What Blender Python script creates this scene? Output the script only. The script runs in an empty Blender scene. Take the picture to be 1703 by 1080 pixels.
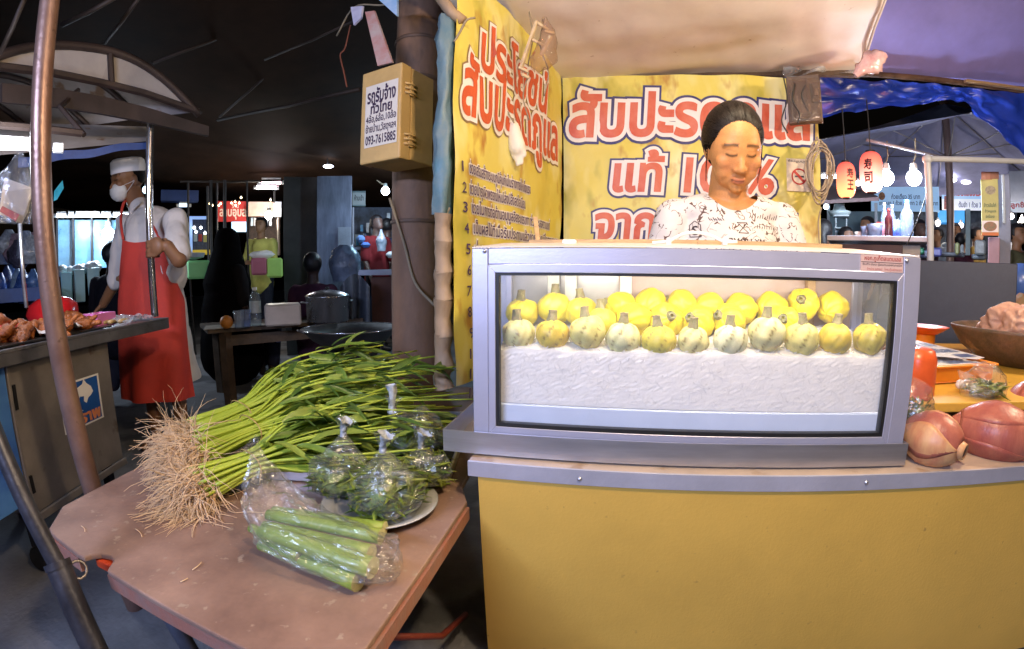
import bpy, bmesh, math, random
import numpy as np
from mathutils import Vector, Matrix, noise
from mathutils.geometry import delaunay_2d_cdt
sc = bpy.context.scene
COL = sc.collection
rng = random.Random(7)
R = math.radians

# ------------------------------------------------------------------ camera
H_CAM = .98
F_PX, K_PX, PITCH, ROLL, YAW = 796.643, .08, -.108, 0.0, .212
cam_data = bpy.data.cameras.new('camera'); cam = bpy.data.objects.new('camera', cam_data)
COL.objects.link(cam); sc.camera = cam
cam.location = (0, 0, H_CAM); cam.rotation_euler = (math.pi/2+PITCH, ROLL, YAW)
cam_data.type = 'PANO'; cam_data.sensor_width = 36; cam_data.clip_start = .01; cam_data.clip_end = 400
_th = np.linspace(.01, 1.35, 300); _r = F_PX*(_th+K_PX*_th**3)*36/1703
_co = np.linalg.lstsq(np.stack([_r, _r**2, _r**3, _r**4], 1), _th, rcond=None)[0]
cy = cam_data if hasattr(cam_data, "panorama_type") else cam_data.cycles
cy.panorama_type = 'FISHEYE_LENS_POLYNOMIAL'; cy.fisheye_fov = math.pi; cy.fisheye_polynomial_k0 = 0
for _i in range(4): setattr(cy, 'fisheye_polynomial_k%d' % (_i+1), -float(_co[_i]))

# ------------------------------------------------------------------ night sky, exposure
w = bpy.data.worlds.new('World'); sc.world = w; w.use_nodes = True
_nt = w.node_tree; _bg = _nt.nodes['Background']
_sky = _nt.nodes.new('ShaderNodeTexSky'); _sky.sky_type = 'NISHITA'; _sky.sun_disc = False
_sky.sun_elevation = R(-4); _sky.sun_rotation = R(200)
_nt.links.new(_sky.outputs[0], _bg.inputs[0]); _bg.inputs[1].default_value = .12
sc.view_settings.view_transform = 'Standard'; sc.view_settings.look = 'None'
sc.view_settings.exposure = .22; sc.view_settings.gamma = 1; sc.view_settings.use_curve_mapping = False
sc.cycles.use_denoising = True; sc.cycles.use_light_tree = True
sc.cycles.max_bounces = 8; sc.cycles.transparent_max_bounces = 24; sc.cycles.sample_clamp_indirect = 4
sc.cycles.caustics_reflective = False; sc.cycles.caustics_refractive = False

def lamp(name, loc, watts, col, size=.05, kind='POINT', aim=None, sx=None, sy=None):
    l = bpy.data.lights.new(name, kind); l.energy = watts; l.color = col
    o = bpy.data.objects.new(name, l); COL.objects.link(o); o.location = loc
    if kind == 'AREA':
        l.shape = 'RECTANGLE'; l.size = sx; l.size_y = sy
        o.rotation_euler = (Vector(aim)-Vector(loc)).to_track_quat('-Z', 'Y').to_euler()
    else: l.shadow_soft_size = size
    return o
LIGHTS = True
# assumed unseen lamps: warm bulbs overhead and at right, cool fill behind the camera
lamp('assumed_stall_bulb', (.34, .30, 1.80), 58, (1, .76, .47), .05)  # bulb assumed above the view, read off the warm light
lamp('assumed_back_bulb', (.42, 1.02, 1.78), 10, (1, .80, .54), .05)  # second unseen bulb, assumed from the bright awning
lamp('added_side_bulb', (1.95, 1.25, 1.78), 62, (1, .74, .50), .05)  # unseen bulb added to light the violet canopy and right side
lamp('assumed_cool_fill', (-1.0, -1.1, 1.7), 60, (.52, .62, 1.0), kind='AREA', aim=(0, 1.0, .6), sx=1.2, sy=.12)  # unseen area light, assumed from the cool cast on the case

# ------------------------------------------------------------------ measuring help: direction seen at a photo pixel
def _ray(u, v):
    x, y = u-851.5, 540-v
    r = math.hypot(x, y)/F_PX; t = r
    for _ in range(20): t -= (t+K_PX*t**3-r)/(1+3*K_PX*t*t)
    s = math.sin(t)/max(r, 1e-9)/F_PX
    d = Vector((x*s, math.cos(t), y*s))
    d = Matrix.Rotation(PITCH, 3, 'X') @ d
    return Matrix.Rotation(YAW, 3, 'Z') @ d
def P(u, v, y=None, r=None, x=None, z=None):
    d = _ray(u, v)
    if y is not None: k = y/d.y
    elif x is not None: k = x/d.x
    elif z is not None: k = (z-H_CAM)/d.z
    else: k = r/math.hypot(d.x, d.y)
    return Vector((d.x*k, d.y*k, d.z*k+H_CAM))

# ------------------------------------------------------------------ materials
MATS = {}
def mat(name, col, rough=.6, metal=0., var=.12, vs=6., bump=0., bs=60., col2=None, emit=0., spec=.5, sss=0., stretch=None, spots=None, ecol=None, two=None):
    """base colour col, mottled towards col2 (or darker) by noise; fine bump; optional dirt spots (colour, scale, size)"""
    if name in MATS: return MATS[name]
    m = bpy.data.materials.new(name); m.use_nodes = True; nt = m.node_tree; N = nt.nodes; L = nt.links
    b = N['Principled BSDF']; b.inputs['Roughness'].default_value = rough; b.inputs['Metallic'].default_value = metal
    b.inputs['Specular IOR Level'].default_value = spec
    tc = N.new('ShaderNodeTexCoord'); src = tc.outputs['Object']
    if stretch:
        mp = N.new('ShaderNodeMapping'); mp.inputs['Scale'].default_value = stretch; L.new(src, mp.inputs[0]); src = mp.outputs[0]
    n = N.new('ShaderNodeTexNoise'); n.inputs['Scale'].default_value = vs; n.inputs['Detail'].default_value = 5; n.inputs['Roughness'].default_value = .65
    L.new(src, n.inputs['Vector'])
    rp = N.new('ShaderNodeValToRGB'); rp.color_ramp.elements[0].position = .32; rp.color_ramp.elements[1].position = .68
    c2 = col2 or tuple(c*(1-2.2*var) for c in col); L.new(n.outputs[0], rp.inputs[0])
    rp.color_ramp.elements[0].color = (*[max(c, 0) for c in c2], 1); rp.color_ramp.elements[1].color = (*col, 1)
    out = rp.outputs[0]
    if spots:
        v = N.new('ShaderNodeTexNoise'); v.inputs['Scale'].default_value = spots[1]; v.inputs['Detail'].default_value = 6; L.new(src, v.inputs['Vector'])
        r2 = N.new('ShaderNodeValToRGB'); r2.color_ramp.elements[0].position = spots[2]; r2.color_ramp.elements[1].position = spots[2]+.07
        r2.color_ramp.elements[0].color = (0, 0, 0, 1); r2.color_ramp.elements[1].color = (1, 1, 1, 1); L.new(v.outputs[0], r2.inputs[0])
        mx = N.new('ShaderNodeMix'); mx.data_type = 'RGBA'; L.new(r2.outputs[0], mx.inputs[0]); L.new(out, mx.inputs[6])
        mx.inputs[7].default_value = (*spots[0], 1); out = mx.outputs[2]
    L.new(out, b.inputs['Base Color'])
    if rough > .15:
        rr = N.new('ShaderNodeMapRange'); L.new(n.outputs[0], rr.inputs[0]); rr.inputs[3].default_value = rough-.1; rr.inputs[4].default_value = min(1, rough+.1)
        L.new(rr.outputs[0], b.inputs['Roughness'])
    if bump:
        n2 = N.new('ShaderNodeTexNoise'); n2.inputs['Scale'].default_value = bs; n2.inputs['Detail'].default_value = 4; L.new(src, n2.inputs['Vector'])
        bp = N.new('ShaderNodeBump'); bp.inputs['Strength'].default_value = bump; bp.inputs['Distance'].default_value = .01
        L.new(n2.outputs[0], bp.inputs['Height']); L.new(bp.outputs[0], b.inputs['Normal'])
    if sss: b.inputs['Subsurface Weight'].default_value = sss; b.inputs['Subsurface Radius'].default_value = (1, 1, 1); b.inputs['Subsurface Scale'].default_value = .05
    if emit: b.inputs['Emission Strength'].default_value = emit; b.inputs['Emission Color'].default_value = (*(ecol or col), 1)
    MATS[name] = m
    return m
def glow(name, col, s, base=(.8, .8, .8)):
    if name in MATS: return MATS[name]
    m = bpy.data.materials.new(name); m.use_nodes = True; nt = m.node_tree
    b = nt.nodes['Principled BSDF']; b.inputs['Base Color'].default_value = (*base, 1)
    b.inputs['Emission Color'].default_value = (*col, 1); b.inputs['Emission Strength'].default_value = s
    MATS[name] = m; return m
def film(name, tint=(1, 1, 1), haze=.06, rough=.08, bump=.5, bs=30., lo=.0, hi=.75, hcol=(.8, .85, .9)):
    """clear plastic or glass: see-through, Fresnel gloss, a little milky scatter, crinkle bump"""
    if name in MATS: return MATS[name]
    m = bpy.data.materials.new(name); m.use_nodes = True; nt = m.node_tree; N = nt.nodes; L = nt.links
    N.remove(N['Principled BSDF']); out = N['Material Output']
    tr = N.new('ShaderNodeBsdfTransparent'); tr.inputs[0].default_value = (*tint, 1)
    gl = N.new('ShaderNodeBsdfGlossy'); gl.inputs['Roughness'].default_value = rough
    df = N.new('ShaderNodeBsdfDiffuse'); df.inputs[0].default_value = (*hcol, 1)
    lw = N.new('ShaderNodeLayerWeight'); lw.inputs[0].default_value = .5
    pw = N.new('ShaderNodeMath'); pw.operation = 'POWER'; pw.inputs[1].default_value = 4; L.new(lw.outputs['Facing'], pw.inputs[0])
    mr = N.new('ShaderNodeMapRange'); mr.inputs[3].default_value = .03+lo; mr.inputs[4].default_value = min(1, hi); L.new(pw.outputs[0], mr.inputs[0])
    m1 = N.new('ShaderNodeMixShader'); m1.inputs[0].default_value = haze; L.new(tr.outputs[0], m1.inputs[1]); L.new(df.outputs[0], m1.inputs[2])
    m2 = N.new('ShaderNodeMixShader'); L.new(mr.outputs[0], m2.inputs[0]); L.new(m1.outputs[0], m2.inputs[1]); L.new(gl.outputs[0], m2.inputs[2])
    L.new(m2.outputs[0], out.inputs[0])
    if bump:
        tc = N.new('ShaderNodeTexCoord'); n = N.new('ShaderNodeTexNoise'); n.inputs['Scale'].default_value = bs; n.inputs['Detail'].default_value = 5
        n.inputs['Distortion'].default_value = 1.5
        L.new(tc.outputs['Object'], n.inputs['Vector']); bp = N.new('ShaderNodeBump'); bp.inputs['Strength'].default_value = bump; bp.inputs['Distance'].default_value = .02
        L.new(n.outputs[0], bp.inputs['Height']); L.new(bp.outputs[0], gl.inputs['Normal']); L.new(bp.outputs[0], lw.inputs['Normal'])
    MATS[name] = m; return m
def vcol(name, rough=.5, sss=0., bump=0., bs=200., spec=.4):
    """colour from the mesh's own colour attribute (skin with lips and brows, printed leaves)"""
    if name in MATS: return MATS[name]
    m = bpy.data.materials.new(name); m.use_nodes = True; nt = m.node_tree; N = nt.nodes; L = nt.links
    b = N['Principled BSDF']; b.inputs['Roughness'].default_value = rough; b.inputs['Specular IOR Level'].default_value = spec
    a = N.new('ShaderNodeVertexColor'); a.layer_name = 'col'
    tc = N.new('ShaderNodeTexCoord'); n = N.new('ShaderNodeTexNoise'); n.inputs['Scale'].default_value = bs; n.inputs['Detail'].default_value = 4; L.new(tc.outputs['Object'], n.inputs['Vector'])
    mr = N.new('ShaderNodeMapRange'); mr.inputs[3].default_value = .8; mr.inputs[4].default_value = 1.15; L.new(n.outputs[0], mr.inputs[0])
    mx = N.new('ShaderNodeMix'); mx.data_type = 'RGBA'; mx.blend_type = 'MULTIPLY'; mx.inputs[0].default_value = 1
    L.new(a.outputs[0], mx.inputs[6]); L.new(mr.outputs[0], mx.inputs[7]); L.new(mx.outputs[2], b.inputs['Base Color'])
    if bump:
        bp = N.new('ShaderNodeBump'); bp.inputs['Strength'].default_value = bump; bp.inputs['Distance'].default_value = .004
        L.new(n.outputs[0], bp.inputs['Height']); L.new(bp.outputs[0], b.inputs['Normal'])
    if sss: b.inputs['Subsurface Weight'].default_value = sss; b.inputs['Subsurface Radius'].default_value = (.015, .006, .003)
    MATS[name] = m; return m

# ------------------------------------------------------------------ meshes
class MB:
    def __init__(s): s.v = []; s.f = []; s.mi = []; s.cur = 0; s.c = None
    def add(s, vs, fs):
        o = len(s.v); s.v += [tuple(q) for q in vs]; s.f += [tuple(i+o for i in f) for f in fs]; s.mi += [s.cur]*len(fs); return s
    def box(s, c, size, rot=None):
        c = Vector(c); h = Vector(size)/2; vs = []
        for x in (-1, 1):
            for y in (-1, 1):
                for z in (-1, 1):
                    q = Vector((x*h.x, y*h.y, z*h.z)); vs.append(c+(rot @ q if rot else q))
        return s.add(vs, [(0, 1, 3, 2), (4, 6, 7, 5), (0, 4, 5, 1), (2, 3, 7, 6), (0, 2, 6, 4), (1, 5, 7, 3)])
    def bar(s, a, b, wx, wy, up=(0, 0, 1)):
        a = Vector(a); b = Vector(b); d = b-a; z = d.normalized(); x = Vector(up).cross(z)
        if x.length < 1e-4: x = Vector((1, 0, 0)).cross(z)
        x.normalize(); y = z.cross(x)
        return s.box((a+b)/2, (wx, wy, d.length), Matrix((x, y, z)).transposed())
    def b2(s, lo, hi): return s.box([(a+b)/2 for a, b in zip(lo, hi)], [abs(b-a) for a, b in zip(lo, hi)])
    def tube(s, pts, r, n=8, cap=True, flat=1., upv=None):
        pts = [Vector(p) for p in pts]; m = len(pts); rs = [r]*m if isinstance(r, (int, float)) else list(r)
        t0 = (pts[1]-pts[0]).normalized(); a = Vector(upv) if upv else (Vector((0, 0, 1)) if abs(t0.z) < .9 else Vector((1, 0, 0)))
        x = (a-t0*a.dot(t0)).normalized(); vs = []; fs = []
        for i, p in enumerate(pts):
            t = (pts[min(i+1, m-1)]-pts[max(i-1, 0)]).normalized(); x = (x-t*x.dot(t)).normalized(); y = t.cross(x)
            for k in range(n):
                an = 2*math.pi*k/n; vs.append(p+x*math.cos(an)*rs[i]*flat+y*math.sin(an)*rs[i])
        for i in range(m-1):
            for k in range(n):
                k2 = (k+1) % n; fs.append((i*n+k, i*n+k2, (i+1)*n+k2, (i+1)*n+k))
        if cap: fs += [tuple(range(n-1, -1, -1)), tuple(range((m-1)*n, m*n))]
        return s.add(vs, fs)
    def lathe(s, prof, c, n=20, axis=(0, 0, 1), jit=None, cap=False):
        c = Vector(c); q = Vector((0, 0, 1)).rotation_difference(Vector(axis)); vs = []; fs = []
        for i, (r, z) in enumerate(prof):
            for k in range(n):
                an = 2*math.pi*k/n; rr = r*(jit(an, i) if jit else 1); vs.append(c+q @ Vector((rr*math.cos(an), rr*math.sin(an), z)))
        for i in range(len(prof)-1):
            for k in range(n):
                k2 = (k+1) % n; fs.append((i*n+k, i*n+k2, (i+1)*n+k2, (i+1)*n+k))
        if cap: fs += [tuple(range(n-1, -1, -1)), tuple(range((len(prof)-1)*n, len(prof)*n))]
        return s.add(vs, fs)
    def ell(s, c, rad, rot=None, nu=14, nv=9, fn=None):
        c = Vector(c); rad = (rad,)*3 if isinstance(rad, (int, float)) else rad; vs = []; fs = []
        for j in range(nv+1):
            t = math.pi*j/nv
            for i in range(nu):
                p = 2*math.pi*i/nu; d = Vector((math.sin(t)*math.cos(p), math.sin(t)*math.sin(p), math.cos(t)))
                k = fn(d) if fn else 1; q = Vector((d.x*rad[0]*k, d.y*rad[1]*k, d.z*rad[2]*k)); vs.append(c+(rot @ q if rot else q))
        for j in range(nv):
            for i in range(nu):
                i2 = (i+1) % nu
                if j == 0: fs.append((i, (j+1)*nu+i, (j+1)*nu+i2))
                elif j == nv-1: fs.append((j*nu+i, (j+1)*nu+i, j*nu+i2))
                else: fs.append((j*nu+i, (j+1)*nu+i, (j+1)*nu+i2, j*nu+i2))
        return s.add(vs, fs)
    def cone(s, a, b, ra, rb, n=14):
        """round cone: closed tapered limb"""
        a = Vector(a); b = Vector(b); d = (b-a).normalized(); pts = []; rs = []
        for k in range(4): t = math.pi/2*k/4; pts.append(a-d*ra*math.cos(t)); rs.append(max(ra*math.sin(t), ra*.08))
        for k in range(5): pts.append(a.lerp(b, k/4)); rs.append(ra+(rb-ra)*k/4)
        for k in range(3, -1, -1): t = math.pi/2*k/4; pts.append(b+d*rb*math.cos(t)); rs.append(max(rb*math.sin(t), rb*.08))
        return s.tube(pts, rs, n)
    def grid(s, fn, nu, nv):
        vs = [fn(i/nu, j/nv) for j in range(nv+1) for i in range(nu+1)]
        return s.add(vs, [(j*(nu+1)+i, j*(nu+1)+i+1, (j+1)*(nu+1)+i+1, (j+1)*(nu+1)+i) for j in range(nv) for i in range(nu)])
    def quad(s, a, b, c, d): return s.add([a, b, c, d], [(0, 1, 2, 3)])
    def prism(s, poly, fn0, fn1):
        n = len(poly); vs = [fn0(*p) for p in poly]+[fn1(*p) for p in poly]
        return s.add(vs, [tuple(range(n-1, -1, -1)), tuple(range(n, 2*n))]+[(i, (i+1) % n, n+(i+1) % n, n+i) for i in range(n)])

def build(name, mb, mats, parent=None, smooth=False, loc=None):
    me = bpy.data.meshes.new(name); V = mb.v
    if loc is None:
        a = np.array(V); lo = a.min(0); hi = a.max(0); loc = Vector(((lo[0]+hi[0])/2, (lo[1]+hi[1])/2, lo[2]))
    loc = Vector(loc)
    me.from_pydata([(q[0]-loc.x, q[1]-loc.y, q[2]-loc.z) for q in V], [], mb.f)
    mats = mats if isinstance(mats, (list, tuple)) else [mats]
    for m in mats: me.materials.append(m)
    if len(mats) > 1: me.polygons.foreach_set('material_index', mb.mi)
    if smooth is True: me.polygons.foreach_set('use_smooth', [True]*len(me.polygons))
    if mb.c is not None:
        at = me.color_attributes.new('col', 'FLOAT_COLOR', 'POINT'); at.data.foreach_set('color', np.array(mb.c, 'f').ravel())
    me.update()
    o = bpy.data.objects.new(name, me); COL.objects.link(o)
    if smooth == 'auto':
        me.polygons.foreach_set('use_smooth', [True]*len(me.polygons)); sharp(me, 35)
    if parent is not None:
        o.parent = parent; o.location = loc-wloc(parent)
    else: o.location = loc
    return o
def sharp(me, deg):
    bm = bmesh.new(); bm.from_mesh(me)
    for e in bm.edges:
        if len(e.link_faces) == 2 and e.calc_face_angle(0) > R(deg): e.smooth = False
    bm.to_mesh(me); bm.free()
def wloc(o):
    l = Vector(o.location)
    while o.parent is not None: o = o.parent; l += Vector(o.location)
    return l
def tag(o, label=None, cat=None, group=None, kind=None):
    if label: o['label'] = label
    if cat: o['category'] = cat
    if group: o['group'] = group
    if kind: o['kind'] = kind
    return o
def thing(name, loc, label, cat, group=None):
    o = bpy.data.objects.new(name, None); COL.objects.link(o); o.location = loc; o.empty_display_size = .1
    return tag(o, label, cat, group)
def bevel(o, wd=.004, seg=2):
    m = o.modifiers.new('bevel', 'BEVEL'); m.width = wd; m.segments = seg; m.limit_method = 'ANGLE'; m.angle_limit = R(40)
    return o
def kids(o): return [c for c in o.children]
def dup(o, loc=None, rz=None, scale=None, label=None, parent=None):
    c = o.copy(); COL.objects.link(c)
    if parent is not None: c.parent = parent
    for ch in list(o.children): dup(ch, parent=c)
    if loc is not None: c.location = loc
    if rz is not None: c.rotation_euler = rz if isinstance(rz, (tuple, list)) else (0, 0, rz)
    if scale: c.scale = (scale,)*3 if isinstance(scale, (int, float)) else scale
    if label: c['label'] = label
    return c
def bez(p0, p1, p2, n, p3=None):
    p0, p1, p2 = Vector(p0), Vector(p1), Vector(p2); out = []
    for i in range(n+1):
        t = i/n
        if p3 is None: out.append(p0*(1-t)**2+p1*2*t*(1-t)+p2*t*t)
        else: out.append(p0*(1-t)**3+p1*3*t*(1-t)**2+p2*3*t*t*(1-t)+Vector(p3)*t**3)
    return out
def spline(pts, n):
    """Catmull-Rom through the points"""
    pts = [Vector(p) for p in pts]; q = [pts[0]*2-pts[1]]+pts+[pts[-1]*2-pts[-2]]; out = []
    for i in range(1, len(q)-2):
        for k in range(n):
            t = k/n; a, b, c, d = q[i-1:i+3]
            out.append(.5*((2*b)+(c-a)*t+(2*a-5*b+4*c-d)*t*t+(3*b-a-3*c+d)*t**3))
    out.append(pts[-1]); return out
def solid(mb, vox, smooth=4, keep=None):
    """merge overlapping closed pieces into one continuous skin; returns a new MB"""
    me = bpy.data.meshes.new('tmp'); me.from_pydata(mb.v, [], mb.f); o = bpy.data.objects.new('tmp', me); COL.objects.link(o)
    m = o.modifiers.new('r', 'REMESH'); m.mode = 'VOXEL'; m.voxel_size = vox
    if smooth:
        s = o.modifiers.new('s', 'SMOOTH'); s.factor = .5; s.iterations = smooth
    dg = bpy.context.evaluated_depsgraph_get(); ev = o.evaluated_get(dg); t = ev.to_mesh()
    r = MB(); r.v = [tuple(v.co) for v in t.vertices]; r.f = [tuple(p.vertices) for p in t.polygons]; r.mi = [0]*len(r.f)
    ev.to_mesh_clear(); bpy.data.objects.remove(o); bpy.data.meshes.remove(me)
    return r
def cut(mb, test):
    """drop the faces whose centre fails the test (necklines, cuffs, hems)"""
    V = np.array(mb.v); keep = []
    for f in mb.f:
        c = V[list(f)].mean(0)
        if test(Vector(c)): keep.append(f)
    used = sorted({i for f in keep for i in f}); idx = {j: i for i, j in enumerate(used)}
    r = MB(); r.v = [mb.v[i] for i in used]; r.f = [tuple(idx[i] for i in f) for f in keep]; r.mi = [0]*len(r.f)
    # even out the saw-toothed rim the cut leaves
    ec = {}
    for f in r.f:
        for p, q in zip(f, f[1:]+f[:1]): k = (min(p, q), max(p, q)); ec[k] = ec.get(k, 0)+1
    nb = {}
    for (p, q), n_ in ec.items():
        if n_ == 1: nb.setdefault(p, []).append(q); nb.setdefault(q, []).append(p)
    V = [Vector(v) for v in r.v]
    for _ in range(14):
        W_ = {i: V[i]*.4+sum((V[j] for j in n_), Vector())/len(n_)*.6 for i, n_ in nb.items()}
        for i, v in W_.items(): V[i] = v
    r.v = [tuple(v) for v in V]
    return r
def nz(p, s=1., seed=0): return noise.noise(Vector((p[0]*s+seed*7.3, p[1]*s-seed*3.1, p[2]*s+seed*1.7)))

# ------------------------------------------------------------------ lettering
def outlines(body, offset=0., shear=0., res=3, spacing=1.):
    c = bpy.data.curves.new('t', 'FONT'); c.body = body; c.size = 1; c.offset = offset; c.shear = shear; c.fill_mode = 'NONE'; c.resolution_u = res; c.space_character = spacing
    o = bpy.data.objects.new('t', c); COL.objects.link(o)
    dg = bpy.context.evaluated_depsgraph_get(); ev = o.evaluated_get(dg); me = ev.to_mesh()
    V = np.array([(v.co.x, v.co.y) for v in me.vertices]).reshape(-1, 2); E = [tuple(e.vertices) for e in me.edges]
    ev.to_mesh_clear(); bpy.data.objects.remove(o); bpy.data.curves.remove(c)
    # ordered loops
    nb = {}
    for a, b in E: nb.setdefault(a, []).append(b); nb.setdefault(b, []).append(a)
    seen = set(); loops = []
    for s in range(len(V)):
        if s in seen or s not in nb: continue
        lp = [s]; seen.add(s); cur = s
        # the curve writes its vertices in order, so the loop runs upward in index
        nxt = s+1 if s+1 in nb[s] else nb[s][0]
        while nxt not in seen:
            lp.append(nxt); seen.add(nxt); k = [q for q in nb[nxt] if q != cur]; cur, nxt = nxt, (k[0] if k else s)
        if len(lp) > 2: loops.append(V[lp])
    return loops
def grow(loops, d):
    """offset closed outlines outward by d (holes shrink), mitres limited"""
    if d == 0: return loops
    ar = [.5*np.sum(l[:, 0]*np.roll(l[:, 1], -1)-np.roll(l[:, 0], -1)*l[:, 1]) for l in loops]
    bx = [(l[:, 0].min(), l[:, 0].max()) for l in loops]; out = []
    for l, (xa, xb) in zip(loops, bx):
        near = [i for i, (a, b) in enumerate(bx) if a <= xb and b >= xa]; sg = np.sign(ar[max(near, key=lambda i: abs(ar[i]))])
        e = np.roll(l, -1, 0)-l; e = e/np.maximum(np.hypot(*e.T), 1e-9)[:, None]; n = np.stack([e[:, 1], -e[:, 0]], 1)*sg
        p = np.roll(n, 1, 0); b = n+p; q = np.hypot(*b.T); b = b/np.maximum(q, 1e-6)[:, None]; k = np.minimum(1/np.maximum(q/2, .3), 1.35)
        out.append(l+b*(k*d)[:, None])
    return out
def fill(loops):
    """triangles of the union (non-zero winding), no overlaps"""
    vs = []; es = []
    for l in loops:
        o = len(vs); n = len(l); vs += [Vector((float(a), float(b))) for a, b in l]; es += [(o+i, o+(i+1) % n) for i in range(n)]
    if not vs: return [], []
    ov, oe, of, *_ = delaunay_2d_cdt(vs, es, [], 0, 1e-5)
    V = np.array([(p.x, p.y) for p in ov]); T = np.array([f for f in of if len(f) == 3])
    C = V[T].mean(1); wn = np.zeros(len(C), int)
    for l in loops:
        a = l; b = np.roll(l, -1, 0)
        lo = l.min(0); hi = l.max(0); k = np.where((C[:, 0] >= lo[0]) & (C[:, 0] <= hi[0]) & (C[:, 1] >= lo[1]) & (C[:, 1] <= hi[1]))[0]
        if not len(k): continue
        c = C[k][:, None, :]; cr = (b[:, 0]-a[:, 0])*(c[..., 1]-a[:, 1])-(b[:, 1]-a[:, 1])*(c[..., 0]-a[:, 0])
        up = (a[:, 1] <= c[..., 1]) & (b[:, 1] > c[..., 1]) & (cr > 0); dn = (a[:, 1] > c[..., 1]) & (b[:, 1] <= c[..., 1]) & (cr < 0)
        wn[k] += up.sum(1)-dn.sum(1)
    return V, T[wn != 0]
def letters(body, box, fn, lift, offset=0., shear=0., mb=None, res=3, base=None, spacing=1., bold=0.):
    """lettering stretched into box (s0, t0, s1, t1) and laid on the surface fn(s, t, lift)"""
    ob = outlines(body, 0, shear, res, spacing); lb = grow(ob, bold); A = np.concatenate(lb); lo = A.min(0); hi = A.max(0)
    lp = lb if offset == 0 else grow(ob, bold+offset)
    sx = (box[2]-box[0])/(hi[0]-lo[0]); sy = (box[3]-box[1])/(hi[1]-lo[1])
    V, T = fill(lp); mb = mb or MB()
    vs = [fn(box[0]+(p[0]-lo[0])*sx, box[1]+(p[1]-lo[1])*sy, lift) for p in V]
    mb.add(vs, [tuple(int(i) for i in t) for t in T])
    return mb
# ================================================================== palette
STEEL = mat('brushed_steel', (.62, .62, .66), .36, .9, var=.08, vs=5, bump=.04, bs=90, stretch=(1, 1, 14))
ALU = mat('anodised_aluminium', (.56, .56, .69), .42, .55, var=.06, vs=3, bump=.03, bs=140)
GASKET = mat('black_rubber', (.012, .012, .012), .5)
WHITEP = mat('white_plastic', (.78, .77, .74), .4, var=.04)
WOOD = mat('pale_wood', (.55, .36, .18), .6, var=.2, vs=9, bump=.2, bs=60, stretch=(1, 6, 6))
DARKWOOD = mat('dark_old_wood', (.10, .06, .035), .75, var=.25, vs=6, bump=.35, bs=40, stretch=(5, 5, 1))
BLACKM = mat('black_metal', (.03, .028, .03), .45, .6, var=.2, bump=.15, bs=60)
RUST = mat('painted_steel_pipe', (.22, .13, .10), .42, .35, var=.22, vs=7, bump=.2, bs=80, spots=((.06, .035, .025), 14, .60))
CONC = mat('concrete', (.17, .17, .18), .8, var=.22, vs=3, bump=.4, bs=55, spots=((.055, .055, .06), 2.2, .57))
BLACKC = mat('dark_cloth', (.016, .013, .015), .85, var=.1)
CORD = mat('cord', (.30, .24, .16), .8, var=.15)
WIREB = mat('black_wire', (.02, .02, .02), .5)

# ================================================================== ground
g = MB(); g.grid(lambda a, b: (-22+44*a, -8+44*b, .004*nz((a*40, b*40, 0), 1)), 120, 120)
tag(build('ground', g, CONC, smooth=True), kind='structure')

# ================================================================== the yellow counter
CT = H_CAM-.402            # counter top height
def counter():
    r = thing('food_counter', (.9, 1.2, 0), 'yellow laminate food counter with a grey metal edge strip under the glass case', 'counter')
    panel = mat('yellow_laminate', (.70, .43, .085), .40, var=.10, vs=1.3, bump=.06, bs=120, spots=((.40, .25, .06), 42, .685))
    b = MB(); b.add([(-.277, .935, 0.02), (-.277, .935, CT-.03), (-.277, 1.5, CT-.03), (-.277, 1.5, .02), (2.3, .935, .02), (2.3, .935, CT-.03), (2.3, 1.5, CT-.03), (2.3, 1.5, .02)],
                    [(0, 4, 5, 1), (0, 1, 2, 3), (4, 7, 6, 5), (1, 5, 6, 2), (3, 2, 6, 7), (0, 3, 7, 4)])
    for i in (0, 3): b.v[i] = (-.262, b.v[i][1], b.v[i][2])
    build('front_panel', b, panel, r)
    t = MB(); t.b2((-.298, .93, CT-.034), (2.3, .937, CT)); build('edge_strip', t, mat('edge_aluminium', (.52, .52, .60), .5, .45, var=.10, vs=4, bump=.05, bs=120), r)
    t = MB(); t.b2((-.298, .939, CT-.012), (2.3, 1.5, CT-.001)); build('worktop', t, mat('worktop_laminate', (.55, .43, .34), .4, var=.15, vs=7, spots=((.3, .2, .12), 9, .62)), r)
    for u, v in ((964, 797), (1441, 803)):
        p = P(u, v, y=.93); s = MB(); s.lathe([(0, .004), (.003, .0035), (.005, .001), (.0052, 0)], p, 10, (0, -1, 0)); build('screw', s, STEEL, r, True)
counter()

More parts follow.
